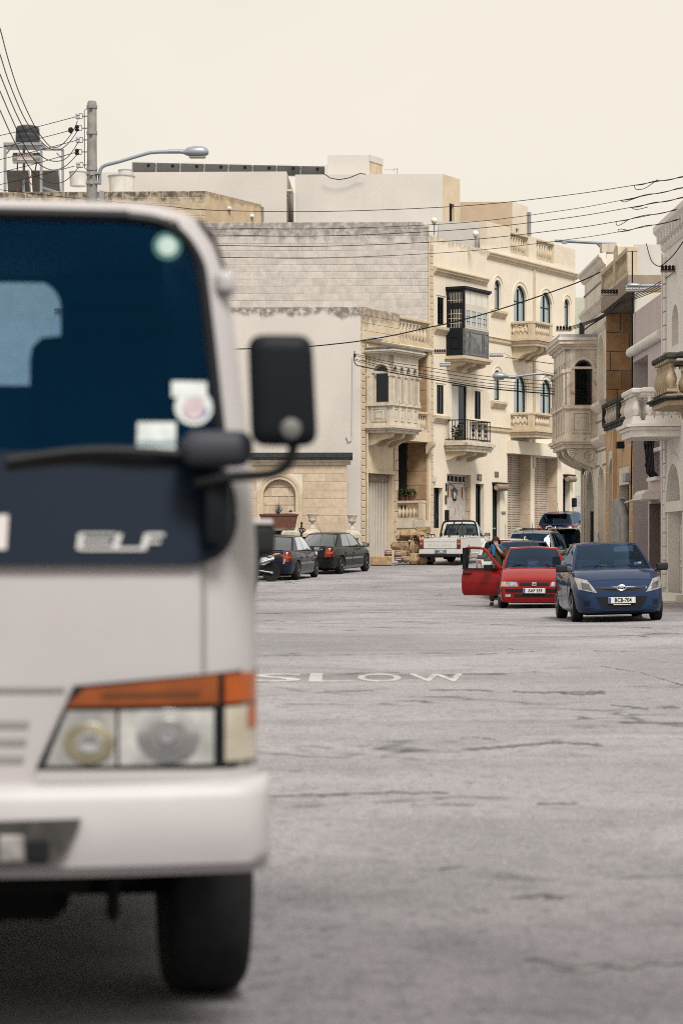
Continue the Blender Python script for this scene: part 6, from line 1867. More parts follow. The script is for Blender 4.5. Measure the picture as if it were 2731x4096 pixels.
def number_plate(parent, x, z, txt, face=1, w=.50, h=.112, y=0, tilt=0, yaw=0, blue=True):
    """face 1: forward, -1: rearward"""
    p = B('number_plate', MB().rbox(-w/2, w/2, -.006, .006, -h/2, h/2, .004), m_plate, parent, loc=(x, y, z), rot=(tilt, 0, R(90) if face > 0 else R(-90)))
    B('blue_band', MB().box(-w/2 + .006, -w/2 + .045, -.009, -.005, -h/2 + .005, h/2 - .005), m_plateb, p)
    if not txt: return p
    me = text_mesh(txt, h * .92, .0008, 1.06, .003, sx=.80)
    put('plate_lettering', me, m_platet, p, (.02, -.0095, 0), (R(90), 0, 0))
    return p
def mirror(parent, x, y, z, side, mat, arm=True):
    mb = MB().rbox(-.06, .06, -.11, .11, -.07, .075, .04, 3)
    o = B('door_mirror', mb, mat, parent, 50, loc=(x, y + side * .10, z))
    B('mirror_arm', MB().tube([(0.02, -side * .16, -.06), (0, -side * .08, -.03)], .025, 6), m_trim, o, 50)
    B('mirror_glass', MB().box(-.064, -.061, -.09, .09, -.05, .055), m_chrome, o)
    return o
def make_car(name, label, loc, heading, spec, roll=0.0, pitch=0.0):
    """heading: clockwise from +Y (world)"""
    t = thing(name, label, 'car', loc)
    t.rotation_euler = (roll, pitch, R(90) - heading)
    paint = spec['paint']
    me = body_mb(spec['keys'], spec.get('bcrown', .03)).mesh('body', 32)
    me.materials.append(paint)
    wb = spec['wb'] / 2; r = spec['r']
    me = cut_wheels(me, (wb, -wb), r + .055, spec['hw'])
    me.name = 'body'
    me.polygons.foreach_set('use_smooth', [True] * len(me.polygons)); me.set_sharp_from_angle(angle=R(32))
    if len(me.materials) < 2: me.materials.append(m_under)
    body = put('body', me, None, t)
    bv = bvh_of(me)
    tr = spec.get('track', spec['hw'] - .10)
    for x, st in ((wb, spec.get('steer', 0)), (-wb, 0)):
        for s in (1, -1):
            wheel(t, x, s * tr, r, spec.get('tw', .185), s, st, spec.get('spokes', 9), spec.get('rim'))
    B('underbody', MB().box(-wb - .5, wb + .5, -tr + .12, tr - .12, spec['keys'][5][3] - .03, .42), m_under, t)
    greenhouse(t, spec['g'], paint, spec.get('glass', m_cglass), spec.get('glass_s'), spec.get('open_side'), inside=spec.get('inside', True))
    if 'mirrors' in spec:
        x, y, z = spec['mirrors']
        for s in (1, -1): mirror(t, x, s * y, z, s, spec.get('mmat', m_trim))
    spec.get('extra', lambda *a: None)(t, bv, paint)
    return t
def doors(t, bv, paint, splits, z0, z1, sides=(1, -1), handle=True, skip=None, rub=None):
    for s in sides:
        v = 'l' if s > 0 else 'R'
        for k, (xa, xb) in enumerate(splits):
            if skip == (s, k): continue
            d = B('door', patch(bv, v, [(xa, z0), (xb, z0), (xb, z1), (xa, z1)], .006, 6, 5), paint, t, 40)
            if handle:
                B('handle', patch(bv, v, [(xb + .10, z1 - .16), (xb + .28, z1 - .16), (xb + .28, z1 - .125), (xb + .10, z1 - .125)], .035, 1, 2), spec_handle.get(t.name.split('.')[0], paint), d)
            if rub:
                B('rubbing_strip', patch(bv, v, [(xa - .02, rub), (xb + .02, rub), (xb + .02, rub + .06), (xa - .02, rub + .06)], .018, 1, 4), M('grey_rubbing_strip', (.22, .22, .23), .5), d)
spec_handle = {}

# ---- blue hatchback facing the camera
p_blue = PAINT('slate_blue_paint', (.011, .026, .068), .25, .3)
def ex_blue(t, bv, paint):
    doors(t, bv, paint, [(.78, -.20), (-.24, -1.05)], .30, .90)
    for s in (1, -1):
        hl = B('headlight', patch(bv, 'f', [(s * .45, .555), (s * .765, .625), (s * .80, .845), (s * .61, .79)], .012, 6, 6), m_lampclear, t, 50)
        B('lamp_reflector', patch(bv, 'f', [(s * .54, .60), (s * .70, .635), (s * .715, .755), (s * .59, .72)], .018, 3, 3), M('lamp_bowl', (.16, .16, .16), .15, .1, metal=.8), hl)
        B('fog_light', patch(bv, 'f', [(s * .585, .325), (s * .685, .325), (s * .685, .415), (s * .585, .415)], .006, 3, 3), m_black, t, 40)
        B('bumper_crease', patch(bv, 'f', [(s * .50, .285), (s * .74, .27), (s * .74, .295), (s * .50, .31)], .014, 1, 3), paint, t)
    B('grille', patch(bv, 'f', [(-.44, .60), (.44, .60), (.47, .675), (-.47, .675)], .004, 3, 10, curve=-.02), m_black, t, 50)
    B('grille_bar', patch(bv, 'f', [(-.44, .635), (.44, .635), (.44, .647), (-.44, .647)], .018, 1, 10, curve=-.02), m_trim, t)
    B('lower_intake', patch(bv, 'f', [(-.36, .25), (.36, .25), (.48, .485), (-.48, .485)], .006, 4, 8), m_black, t, 50)
    B('intake_lip', patch(bv, 'f', [(-.37, .225), (.37, .225), (.37, .25), (-.37, .25)], .022, 1, 6), paint, t)
    B('lower_spoiler', patch(bv, 'f', [(-.74, .16), (.74, .16), (.74, .205), (-.74, .205)], .01, 1, 8), m_trim, t)
    xf = bv.ray_cast(Vector((6, 0, .43)), Vector((-1, 0, 0)))[0].x
    number_plate(t, xf + .035, .415, 'BCB-704', 1)
    B('plate_caption', MB().box(-.16, .16, -.003, .003, -.006, .006), m_plate, t, loc=(xf + .03, 0, .335), rot=(0, 0, R(90)))
    # oval badge with slanted letter
    xb = bv.ray_cast(Vector((6, 0, .645)), Vector((-1, 0, 0)))[0].x + .025
    ring = [(0, .085 * math.cos(a), .645 + .045 * math.sin(a)) for a in [k / 20 * 6.2832 for k in range(21)]]
    bd = B('badge', MB().tube([(xb, p[1], p[2]) for p in ring], .009, 6, False), m_chrome, t, 50)
    B('badge_letter', MB().tube([(xb, .045, .62), (xb, .028, .67)], .009, 5).tube([(xb, -.028, .62), (xb, -.045, .67)], .009, 5).tube([(xb, .036, .65), (xb, -.036, .64)], .009, 5), m_chrome, bd)
    B('bonnet_line', patch(bv, 't', [(1.9, -.60), (1.9, .60), (1.89, .60), (1.89, -.60)], .004, 1, 8), m_black, t)
    for y0, y1 in ((.55, -.02), (-.05, -.6)):
        B('wiper', MB().tube([(1.12, y0, 1.01), (1.0, (y0 + y1) / 2, 1.06), (1.10, y1, 1.035)], .012, 5), m_trim, t)
    B('aerial', MB().tube([(-.95, 0, 1.47), (-1.15, 0, 1.70)], .006, 5), m_trim, t)
    B('sun_visor', MB().rbox(.18, .2, .12, .5, 1.30, 1.42, .01), M('visor_grey', (.25, .26, .27), .8), t)
    B('inspection_sticker', MB().rbox(.80, .81, .42, .56, 1.06, 1.11, .01), m_plate, t)
    B('steering_wheel', MB().tube([(.62, -.36 + .17 * math.cos(a), 1.03 + .15 * math.sin(a)) for a in [k / 16 * 6.2832 for k in range(17)]], .016, 6), m_trim, t)
spec_blue = dict(paint=p_blue, wb=2.525, r=.30, hw=.855, tw=.19, track=.745, spokes=10, steer=0,
    keys=[(-1.88, .80, .60, .34), (-1.86, .88, .70, .28), (-1.80, .97, .77, .22), (-1.65, 1.03, .82, .19), (-1.35, 1.03, .85, .18), (-.8, 1.00, .855, .17), (0, .97, .855, .17), (.6, .965, .855, .17), (1.0, .985, .85, .17),
          (1.3, .955, .845, .17), (1.6, .885, .825, .17), (1.82, .80, .78, .17), (1.95, .73, .71, .18), (2.02, .67, .63, .19), (2.06, .60, .55, .22), (2.075, .54, .48, .26)],
    g=dict(wb=(1.22, .86, .76, .965), wt=(.20, .08, .58, 1.455), rb=(-1.80, -1.66, .72, 1.0), rt=(-1.34, -1.24, .55, 1.44), crown=.03, arch=.035, belt=0,
           pillars=[((.10, .43), (.07, .42)), ((.46, .80), (.46, .78))], seats=(.05, -.85)),
    mirrors=(.80, .86, 1.01), extra=ex_blue)
yb = 45.6 + 1.26
make_car('hatchback', 'slate blue hatchback with plate BCB-704 parked by the white doorstep', (5.15, yb, ground(5.15, yb) - .005), R(178.8), spec_blue, 0, 0).rotation_euler.rotate_axis('X', R(1.4))

# ---- red hatchback with its door open
p_red = PAINT('bright_red_paint', (.26, .007, .008), .05, .35)
def ex_red(t, bv, paint):
    doors(t, bv, paint, [(.72, -.52)], .30, .86, skip=(-1, 0))
    for s in (1, -1):
        B('headlight', patch(bv, 'f', [(s * .36, .505), (s * .655, .505), (s * .63, .612), (s * .40, .612)], .012, 3, 5), m_lampclear, t, 50)
        B('corner_lamp', patch(bv, 'f', [(s * .66, .505), (s * .765, .505), (s * .735, .612), (s * .635, .612)], .012, 3, 3), M('clear_amber_lens', (.52, .38, .28), .2, .15, coat=1), t, 50)
        B('fog_light', patch(bv, 'f', [(s * .54, .27), (s * .66, .27), (s * .66, .325), (s * .54, .325)], .008, 1, 2), m_lampclear, t)
    B('grille', patch(bv, 'f', [(-.33, .52), (.33, .52), (.33, .60), (-.33, .60)], .006, 3, 8), m_black, t, 50)
    xb = bv.ray_cast(Vector((6, 0, .56)), Vector((-1, 0, 0)))[0].x
    B('badge', MB().rbox(xb, xb + .03, -.055, .055, .515, .605, .008), m_chrome, t)
    B('badge_bar', MB().box(xb + .031, xb + .034, -.04, .04, .55, .57), m_black, t)
    B('bumper_strip', patch(bv, 'f', [(-.76, .39), (.76, .39), (.76, .45), (-.76, .45)], .018, 2, 12), m_black, t, 50)
    B('lower_intake', patch(bv, 'f', [(-.46, .255), (.46, .255), (.46, .335), (-.46, .335)], .004, 2, 8), m_black, t)
    B('lower_spoiler', patch(bv, 'f', [(-.70, .135), (.70, .135), (.72, .205), (-.72, .205)], .012, 1, 8), m_trim, t)
    B('bonnet_line', patch(bv, 'f', [(-.72, .63), (.72, .63), (.72, .64), (-.72, .64)], .004, 1, 8), m_black, t)
    xf = bv.ray_cast(Vector((6, 0, .50)), Vector((-1, 0, 0)))[0].x
    number_plate(t, xf + .05, .41, 'AAP 359', 1, .50, .115)
    for y0, y1 in ((.6, .05), (0, -.58)):
        B('wiper', MB().tube([(1.08, y0, .965), (1.0, (y0 + y1) / 2, 1.01), (.92, y1, 1.03)], .014, 5), m_trim, t)
    B('aerial', MB().tube([(-.55, 0, 1.42), (-.85, 0, 1.78)], .006, 5), m_trim, t)
    # the open door, hinged at the front pillar on its right side
    hx, hy = .74, -.79
    ang = R(47)
    dr = bpy.data.objects.new('open_door', None)
    COL.objects.link(dr); dr.parent = t; dr.location = (hx, hy, 0); dr.rotation_euler = (0, 0, ang); dr.empty_display_size = .1
    Ld = 1.22
    # local: x runs back from the hinge (negative), outside face at -y
    rows = []
    for k in range(9):
        z = .27 + (.90 - .27) * k / 8
        b_ = .03 * math.sin(math.pi * k / 8) - .045 * (1 if k == 0 else 0) - .02 * (k >= 7)
        rows.append([(x, -b_, z) for x in (0.0, -.3, -.6, -.9, -Ld)])
    sh = MB().grid(rows).grid([[(p[0], p[1] + .09, p[2]) for p in r_] for r_ in rows])
    ed_o = rows[0] + [r_[-1] for r_ in rows[1:]] + list(reversed(rows[-1][:-1])) + [r_[0] for r_ in reversed(rows[1:-1])]
    sh.grid([ed_o + [ed_o[0]], [(p[0], p[1] + .09, p[2]) for p in ed_o] + [(ed_o[0][0], ed_o[0][1] + .09, ed_o[0][2])]])
    ds = B('door_shell', sh, paint, dr, 40)
    fr = [(-.02, .05, .90), (-.30, .06, 1.15), (-.56, .10, 1.34), (-.72, .12, 1.385), (-1.0, .125, 1.40), (-Ld + .02, .12, 1.385), (-Ld, .06, .90)]
    B('window_frame', MB().tube(spline([Vector(p) for p in fr[:5]], 4) + [Vector(p) for p in fr[5:6]], .034, 6), paint, dr, 50)
    B('pillar_trim', MB().box(-Ld - .03, -Ld + .07, .03, .13, .90, 1.40), m_black, dr)
    B('door_glass', MB().add([(p[0], p[1] + .015, p[2]) for p in [(-.10, .05, .90)] + fr[1:6] + [(-Ld + .03, .05, .90)]], [tuple(range(7))]), GLASS('clear_door_glass', (.80, .84, .82), .01, 1.2), dr)
    B('handle', MB().rbox(-Ld + .05, -Ld + .30, -.05, .0, .77, .81, .01), m_black, dr)
    B('waist_seal', MB().box(-Ld, -.05, -.015, .1, .895, .915), m_black, dr)
    mr = B('door_mirror', MB().rbox(-.36, -.16, -.20, -.05, .86, 1.0, .03, 2), m_black, dr, 50)
spec_red = dict(paint=p_red, wb=2.44, r=.285, hw=.82, tw=.185, track=.71, spokes=8, steer=R(10),
    keys=[(-1.80, .72, .56, .36), (-1.78, .84, .68, .28), (-1.72, .90, .74, .22), (-1.55, .93, .79, .19), (-1.2, .93, .815, .18), (-.7, .92, .82, .17), (0, .905, .82, .17), (.6, .905, .82, .17), (1.0, .925, .815, .17),
          (1.3, .875, .81, .14), (1.6, .79, .80, .13), (1.82, .705, .785, .13), (1.93, .66, .765, .13), (1.985, .62, .74, .14), (2.01, .54, .72, .15), (2.02, .45, .70, .18)],
    g=dict(wb=(1.20, .92, .73, .90), wt=(.30, .18, .56, 1.385), rb=(-1.66, -1.52, .68, .92), rt=(-1.22, -1.12, .53, 1.37), crown=.03, arch=.03,
           pillars=[((.07, .55), (.06, .53)), ((.60, .86), (.58, .84))], seats=(.0, -.8)),
    open_side=-1, mirrors=None, extra=ex_red)
spec_red.pop('mirrors')
yr = 56.2 + 1.22
red = make_car('red_hatchback', 'red hatchback with plate AAP 359 and its door wide open', (4.55, yr, ground(4.55, yr) - .005), R(184.0), spec_red)
mirror(red, .74, .80, .97, 1, m_trim)

# ---- two dark saloons seen from behind
def ex_astra(txt, rear_plate=True):
    def ex(t, bv, paint):
        doors(t, bv, paint, [(.80, -.22), (-.26, -1.02)], .30, .86, rub=.50)
        for s in (1, -1):
            tl = B('tail_light', patch(bv, 'r', [(s * .50, .60), (s * .78, .60), (s * .765, .90), (s * .54, .90)], .014, 5, 4), m_lampred, t, 50)
            B('indicator_lens', patch(bv, 'r', [(s * .56, .71), (s * .755, .71), (s * .755, .78), (s * .565, .78)], .020, 2, 3), m_lampamber, tl)
            B('headlight', patch(bv, 'f', [(s * .36, .56), (s * .70, .56), (s * .66, .70), (s * .40, .68)], .012, 3, 5), m_lampclear, t, 50)
        xr = bv.ray_cast(Vector((-6, 0, .72)), Vector((1, 0, 0)))[0].x
        number_plate(t, xr - .03, .735, txt, -1)
        B('boot_line', patch(bv, 'r', [(-.50, .575), (.50, .575), (.50, .59), (-.50, .59)], .004, 1, 8), m_black, t)
        B('bumper', patch(bv, 'r', [(-.80, .24), (.80, .24), (.82, .545), (-.82, .545)], .022, 4, 14), paint, t, 50)
        B('bumper_strip', patch(bv, 'r', [(-.80, .455), (.80, .455), (.80, .475), (-.80, .475)], .034, 1, 14), m_trim, t)
        for v, s in (('l', 1), ('R', -1)):
            B('sill', patch(bv, v, [(.92, .19), (-.90, .19), (-.90, .27), (.92, .27)], .02, 2, 6), M('silver_sill', (.30, .30, .31), .4, .05, metal=.4), t)
        B('badge_text', patch(bv, 'r', [(-.24, .86), (-.42, .86), (-.42, .875), (-.24, .875)], .006, 1, 2), m_chrome, t)
        B('aerial', MB().tube([(-1.05, 0, 1.40), (-1.35, 0, 1.62)], .007, 5), m_trim, t)
        B('boot_lip', MB().rbox(-2.02, -1.90, -.5, .5, .955, .975, .006), paint, t)
    return ex
def astra(paint, txt):
    return dict(paint=paint, wb=2.61, r=.305, hw=.855, tw=.195, track=.75, spokes=9,
    keys=[(-2.13, .60, .66, .30), (-2.12, .78, .72, .26), (-2.08, .90, .755, .23), (-1.98, .95, .785, .20), (-1.75, .965, .81, .18), (-1.35, .955, .84, .17), (-.7, .935, .853, .17), (0, .92, .855, .17), (.6, .915, .855, .17), (1.0, .93, .85, .17),
          (1.3, .885, .84, .17), (1.65, .80, .80, .17), (1.88, .72, .74, .18), (1.98, .65, .67, .2), (2.04, .55, .60, .23)],
    g=dict(wb=(1.25, .95, .76, .91), wt=(.34, .22, .58, 1.385), rb=(-1.86, -1.58, .72, .945), rt=(-1.0, -.86, .55, 1.37), crown=.032, arch=.035,
           pillars=[((.09, .43), (.06, .47)), ((.46, .76), (.50, .86))], seats=(.1, -.8), rlo=.06),
    glass=m_cglass, glass_s=GLASS('saloon_glass', (.22, .30, .42), .01, 3.2, (.85, .92, 1.0)), mirrors=(.86, .86, .95), mmat=paint, extra=ex_astra(txt))
def place_by_wheel(spec, wx, wy, hd):
    """car origin from the contact point of its rear right wheel"""
    u = Vector((math.sin(hd), math.cos(hd), 0)); rgt = Vector((math.cos(hd), -math.sin(hd), 0))
    c = Vector((wx, wy, 0)) + u * (spec['wb'] / 2) - rgt * spec['track']
    zr_, zf = ground(c.x - u.x * 1.3, c.y - u.y * 1.3), ground(c.x + u.x * 1.3, c.y + u.y * 1.3)
    return Vector((c.x, c.y, (zr_ + zf) / 2)), -math.atan2(zf - zr_, spec['wb'])
p_navy = PAINT('dark_navy_paint', (.012, .016, .030), .4, .3)
p_blk = PAINT('black_green_paint', (.006, .007, .008), .3, .3)
sa = astra(p_navy, ''); c, pt = place_by_wheel(sa, -1.47, 78.0, R(12.4))
make_car('saloon_car', 'dark navy saloon half hidden behind the lorry, tail towards camera', c, R(12.4), sa, 0, pt)
sa = astra(p_blk, '      537'); c, pt = place_by_wheel(sa, -.06, 84.0, R(20))
make_car('saloon_car', 'black saloon with plate ending 537 parked before the stone urns', c, R(20), sa, 0, pt)

# ---- queue of cars on the right, seen from behind
def rails(t, x0, x1, y, z, mat=None):
    for s in (1, -1):
        B('roof_rail', MB().tube(spline([Vector((x0, s * y, z)), Vector((x0 + .12, s * y, z + .06)), Vector(((x0 + x1) / 2, s * y, z + .085)), Vector((x1 - .12, s * y, z + .06)), Vector((x1, s * y, z))]), .022, 6), mat or m_chrome, t, 50)
def hatch_spec(paint, L=4.1, hw=.86, H=1.48, wb=2.55, r=.31, rear_x=-1.95, front_x=2.05, roof_r=-1.45, belt=.98, slope=.28, ex=None, glass=m_cglass, gs=None, mm=None, rlo=.12, rin=.92):
    return dict(paint=paint, wb=wb, r=r, hw=hw, tw=.2, track=hw - .11, spokes=8,
        keys=[(rear_x, .62, hw * .74, .34), (rear_x + .02, .80, hw * .84, .28), (rear_x + .07, belt - .08, hw * .90, .24), (rear_x + .2, belt + .01, hw * .95, .21), (-1.4, belt + .02, hw * .985, .2), (-.7, belt, hw, .19), (0, belt - .02, hw, .19), (.6, belt - .02, hw, .19), (1.0, belt, hw * .995, .19),
              (1.3, belt - .03, hw * .985, .19), (front_x - .4, belt - .11, hw * .95, .19), (front_x - .18, belt - .2, hw * .88, .2), (front_x - .06, belt - .3, hw * .78, .22), (front_x, belt - .42, hw * .68, .26)],
        g=dict(wb=(1.2, .88, hw * .89, belt - .02), wt=(.25, .12, hw * .70, H - .035), rb=(rear_x + .06, rear_x + .18, hw * .86, belt), rt=(roof_r, roof_r + .06, hw * .68, H - .045), crown=.03, arch=.03,
               pillars=[((.09, .38), (.06, .39)), ((.41, .68), (.42, .70)), ((.71, .88), (.73, .88))], seats=(.05, -.85), rlo=rlo, rin=rin),
        glass=glass, glass_s=gs, mirrors=(.80, hw, belt + .05), mmat=mm or paint, extra=ex or (lambda *a: None))
def ground_car(name, label, fx, D, hd, spec, anchor='rear'):
    """place by the picture position of the rear bumper's centre"""
    px = (fx - 1365.5) / FP * D
    L_ = -spec['keys'][0][0]
    u = Vector((math.sin(hd), math.cos(hd), 0))
    c = Vector((px, D, 0)) + u * L_
    g0, g1 = ground(*(c - u * 1.3).xy), ground(*(c + u * 1.3).xy)
    c.z = (g0 + g1) / 2
    return make_car(name, label, c, hd, spec, 0, -math.atan2(g1 - g0, 2.6))
def ex_rear(lamp_quad, rail=None, plate='', wiper=True, badge=None, spoiler=None):
    def ex(t, bv, paint):
        doors(t, bv, paint, [(.80, -.22), (-.26, -1.0)], .32, .90)
        for s in (1, -1):
            q = [(s * a, b) for a, b in lamp_quad]
            tl = B('tail_light', patch(bv, 'r', q, .016, 4, 4), m_lampred, t, 50)
            mid = [((q[0][0] + q[1][0]) / 2 + (p[0] - (q[0][0] + q[1][0]) / 2) * .5, (q[0][1] + q[2][1]) / 2 + (p[1] - (q[0][1] + q[2][1]) / 2) * .4) for p in q]
            B('clear_lens', patch(bv, 'r', mid, .022, 2, 2), m_lampclear, tl)
        xr = bv.ray_cast(Vector((-6, 0, .6)), Vector((1, 0, 0)))
        if plate and xr[0]: number_plate(t, xr[0].x - .03, .62, plate, -1)
        if rail: rails(t, *rail)
        if spoiler:
            x, y, z = spoiler
            B('roof_spoiler', MB().rbox(x - .22, x + .05, -y, y, z - .035, z + .0, .015), paint, t)
            B('brake_light', MB().box(x - .225, x - .215, -.15, .15, z - .03, z - .01), m_lampred, t)
        if badge:
            xb = bv.ray_cast(Vector((-6, 0, badge)), Vector((1, 0, 0)))[0].x - .012
            B('badge', MB().tube([(xb, .075 * math.cos(a), badge + .055 * math.sin(a)) for a in [k / 16 * 6.2832 for k in range(17)]], .009, 5, False).tube([(xb, .06, badge + .03), (xb, .02, badge - .01), (xb, 0, badge + .01), (xb, -.02, badge - .01), (xb, -.06, badge + .03)], .008, 5), m_chrome, t, 50)
        B('aerial', MB().tube([(spoiler[0] + .35 if spoiler else -1.2, 0, (spoiler[2] if spoiler else 1.45) - .02), ((spoiler[0] if spoiler else -1.5) + .2, 0, (spoiler[2] if spoiler else 1.45) + .42)], .008, 5), m_trim, t)
    return ex
p_silver = PAINT('silver_grey_paint', (.32, .33, .34), .7, .3)
p_white = PAINT('white_car_paint', (.62, .60, .57), 0, .35)
p_dgrey = PAINT('dark_grey_paint', (.06, .065, .075), .6, .3)
p_mblue = PAINT('midnight_blue_paint', (.010, .016, .034), .4, .3)
# silver-roofed hatchback parked right behind the red one, facing the camera too
def ex_front(t, bv, paint):
    doors(t, bv, paint, [(.80, -.22), (-.26, -1.0)], .32, .90)
    for s in (1, -1): B('headlight', patch(bv, 'f', [(s * .42, .62), (s * .74, .66), (s * .70, .82), (s * .46, .78)], .012, 3, 4), m_lampclear, t, 50)
    B('grille', patch(bv, 'f', [(-.34, .5), (.34, .5), (.34, .6), (-.34, .6)], .006, 2, 6), m_black, t)
    B('aerial', MB().tube([(-.2, 0, 1.49), (-.45, 0, 1.86)], .007, 5), m_trim, t)
s3 = hatch_spec(p_dgrey, H=1.50, ex=ex_front)
u3 = R(183)
make_car('grey_hatchback', 'grey hatchback parked close behind the red car', (4.83, 64.2, ground(4.83, 64.2)), u3, s3)
s5 = hatch_spec(p_white, H=1.50, rear_x=-2.05, roof_r=-1.72, ex=ex_rear([(.60, .62), (.80, .62), (.78, .92), (.66, .92)], (-1.5, .1, .52, 1.48), '', spoiler=(-1.72, .5, 1.50)), gs=m_cglass_d)
ground_car('white_estate', 'white estate car with roof rails behind the person in the scarf', 2018, 67.2, R(6), s5)
s4 = hatch_spec(p_silver, hw=.89, H=1.62, wb=2.6, r=.33, rear_x=-2.1, roof_r=-1.72, belt=1.04, ex=ex_rear([(.66, .72), (.83, .72), (.80, 1.0), (.72, 1.0)], (-1.5, .2, .54, 1.60), ''), gs=m_cglass)
ground_car('silver_estate', 'silver estate car with roof rails, third from the front in the queue', 2112, 74.6, R(13), s4)
s6 = hatch_spec(p_blk, hw=.89, H=1.60, wb=2.6, r=.33, rear_x=-2.1, roof_r=-1.8, belt=1.0, ex=ex_rear([(.70, .75), (.84, .75), (.74, 1.38), (.66, 1.38)], (-1.6, .2, .54, 1.58), '', spoiler=(-1.8, .5, 1.60)), gs=m_cglass_d)
ground_car('black_estate', 'black estate car with tall red tail lamps at the corner of the carved bay house', 2240, 82.0, R(11), s6)
s7 = hatch_spec(p_mblue, hw=.845, H=1.475, wb=2.49, r=.29, rear_x=-1.86, roof_r=-1.42, belt=.99, ex=ex_rear([(.46, .78), (.80, .86), (.78, 1.0), (.60, .95)], None, '', badge=.86, spoiler=(-1.42, .48, 1.475)), gs=m_cglass)
ground_car('dark_hatchback', 'midnight blue hatchback farthest up the street with slanted red tail lamps', 2216, 102.6, R(19), s7)

# ---- white pickup
p_pick = PAINT('pickup_white_paint', (.66, .645, .62), 0, .4)
def build_pickup():
    hd = R(19)
    wbx = 2.84
    # position by the rear left wheel: picture x of its middle
    u = Vector((math.sin(hd), math.cos(hd), 0)); rgt = Vector((math.cos(hd), -math.sin(hd), 0))
    wl = W(1719, 2255, 92.6)
    c = Vector((wl.x, 92.6, 0)) + u * (wbx / 2) + rgt * .70
    g0, g1 = ground(*(c - u * 1.4).xy), ground(*(c + u * 1.4).xy)
    c.z = (g0 + g1) / 2
    t = thing('pickup_truck', 'white pickup with black roll bar and plate DBC 559 beside the rubble stones', 'pickup', c)
    t.rotation_euler = (0, -math.atan2(g1 - g0, 2.8), R(90) - hd)
    hw = .82
    keys = [(.35, 1.0, hw, .33), (.45, 1.0, hw, .30), (.8, .985, hw, .28), (1.2, .985, hw, .28), (1.55, .97, hw * .995, .28), (1.9, .93, hw * .98, .28), (2.2, .88, hw * .96, .29), (2.32, .82, hw * .92, .31), (2.38, .70, hw * .88, .34)]
    me = body_mb(keys, .02).mesh('body', 32); me.materials.append(p_pick)
    me = cut_wheels(me, (wbx / 2,), .42, hw)
    me.polygons.foreach_set('use_smooth', [True] * len(me.polygons)); me.set_sharp_from_angle(angle=R(32))
    me.name = 'body'
    put('body', me, None, t)
    bv = bvh_of(me)
    # load bed: flanks with arch, floor, tailgate
    xr = -2.38; zt, zb = 1.02, .56
    def flank(s):
        pts = [(.33, .36), (.33, zt), (xr, zt), (xr, .44)]
        cx = -wbx / 2
        arch = [(cx - .42 * math.cos(a), .33 + .43 * math.sin(a)) for a in [math.pi * k / 10 for k in range(11)]]
        poly = [(xr, .44), (arch[0][0], .40)] + arch + [(arch[-1][0], .36), (.33, .36), (.33, zt), (xr, zt)]
        y0, y1 = (hw - .05, hw) if s > 0 else (-hw, -hw + .05)
        return MB().prism(poly, 'xz', y0, y1)
    for s in (1, -1):
        B('bed_side', flank(s), p_pick, t)
        B('bed_rail_cap', MB().rbox(xr + .02, .30, s * hw - .06, s * hw + .015 if s > 0 else s * hw + .06, zt, zt + .03, .01), p_pick, t) if s > 0 else B('bed_rail_cap', MB().rbox(xr + .02, .30, -hw - .015, -hw + .06, zt, zt + .03, .01), p_pick, t)
        rail_ = MB().tube([(xr + .06, s * (hw - .05), zt + .02), (xr + .1, s * (hw - .05), zt + .11), (-.6, s * (hw - .05), zt + .11), (-.5, s * (hw - .05), zt + .02)], .022, 6)
        for x in (-1.9, -1.45, -1.0): rail_.tube([(x, s * (hw - .05), zt + .02), (x, s * (hw - .05), zt + .11)], .015, 5)
        B('side_rail', rail_, m_black, t, 50)
        tl = B('tail_light', MB().rbox(xr - .03, xr + .02, min(s * .66, s * .81), max(s * .66, s * .81), .63, .98, .01), M('dark_red_lens', (.10, .008, .008), .25, .1, coat=1), t)
        B('amber_lens', MB().box(xr - .034, xr - .02, min(s * .675, s * .795), max(s * .675, s * .795), .85, .96), m_lampamber, tl)
        B('reverse_lens', MB().box(xr - .034, xr - .02, min(s * .675, s * .795), max(s * .675, s * .795), .79, .84), m_lampclear, tl)
        B('red_lens', MB().box(xr - .034, xr - .02, min(s * .675, s * .795), max(s * .675, s * .795), .645, .78), m_lampred, tl)
    B('bed_floor', MB().box(xr + .04, .32, -hw + .06, hw - .06, .60, .64), M('bed_grey', (.3, .3, .3), .7), t)
    B('rear_panel', MB().box(xr - .012, xr + .05, -.81, .81, .44, .622), p_pick, t)
    tg = B('tailgate', MB().rbox(xr - .02, xr + .03, -.645, .645, .635, 1.01, .012), p_pick, t)
    B('tailgate_rib', MB().box(xr - .03, xr - .015, -.63, .63, .90, .915), p_pick, tg)
    put('tailgate_lettering', text_mesh('MITSUBISHI', .16, .002, 1.12), M('embossed_white', (.56, .545, .52), .45), tg, (xr - .022, 0, .765), (R(90), 0, R(-90)))
    number_plate(t, xr - .035, .525, 'DBC 559', -1, .36, .14, y=-.02)
    B('plate_recess', MB().box(xr - .02, xr - .014, -.26, .24, .45, .61), M('plate_shadow_grey', (.4, .4, .4), .6), t)
    B('rear_bumper', MB().rbox(xr - .14, xr + .05, -.80, .80, .32, .43, .02), m_black, t)
    B('chassis', MB().box(xr + .1, 2.2, -.5, .5, .30, .44).tube([(-wbx / 2, -.6, .33), (-wbx / 2, .6, .33)], .07, 8).rbox(-wbx / 2 - .15, -wbx / 2 + .15, -.16, .16, .2, .46, .08, 2), m_under, t)
    B('bed_front', MB().box(.28, .33, -hw + .05, hw - .05, .6, zt + .01), p_pick, t)
    for x in (wbx / 2, -wbx / 2):
        for s in (1, -1): wheel(t, x, s * .70, .335, .21, s, R(-6) if x > 0 else 0, 8)
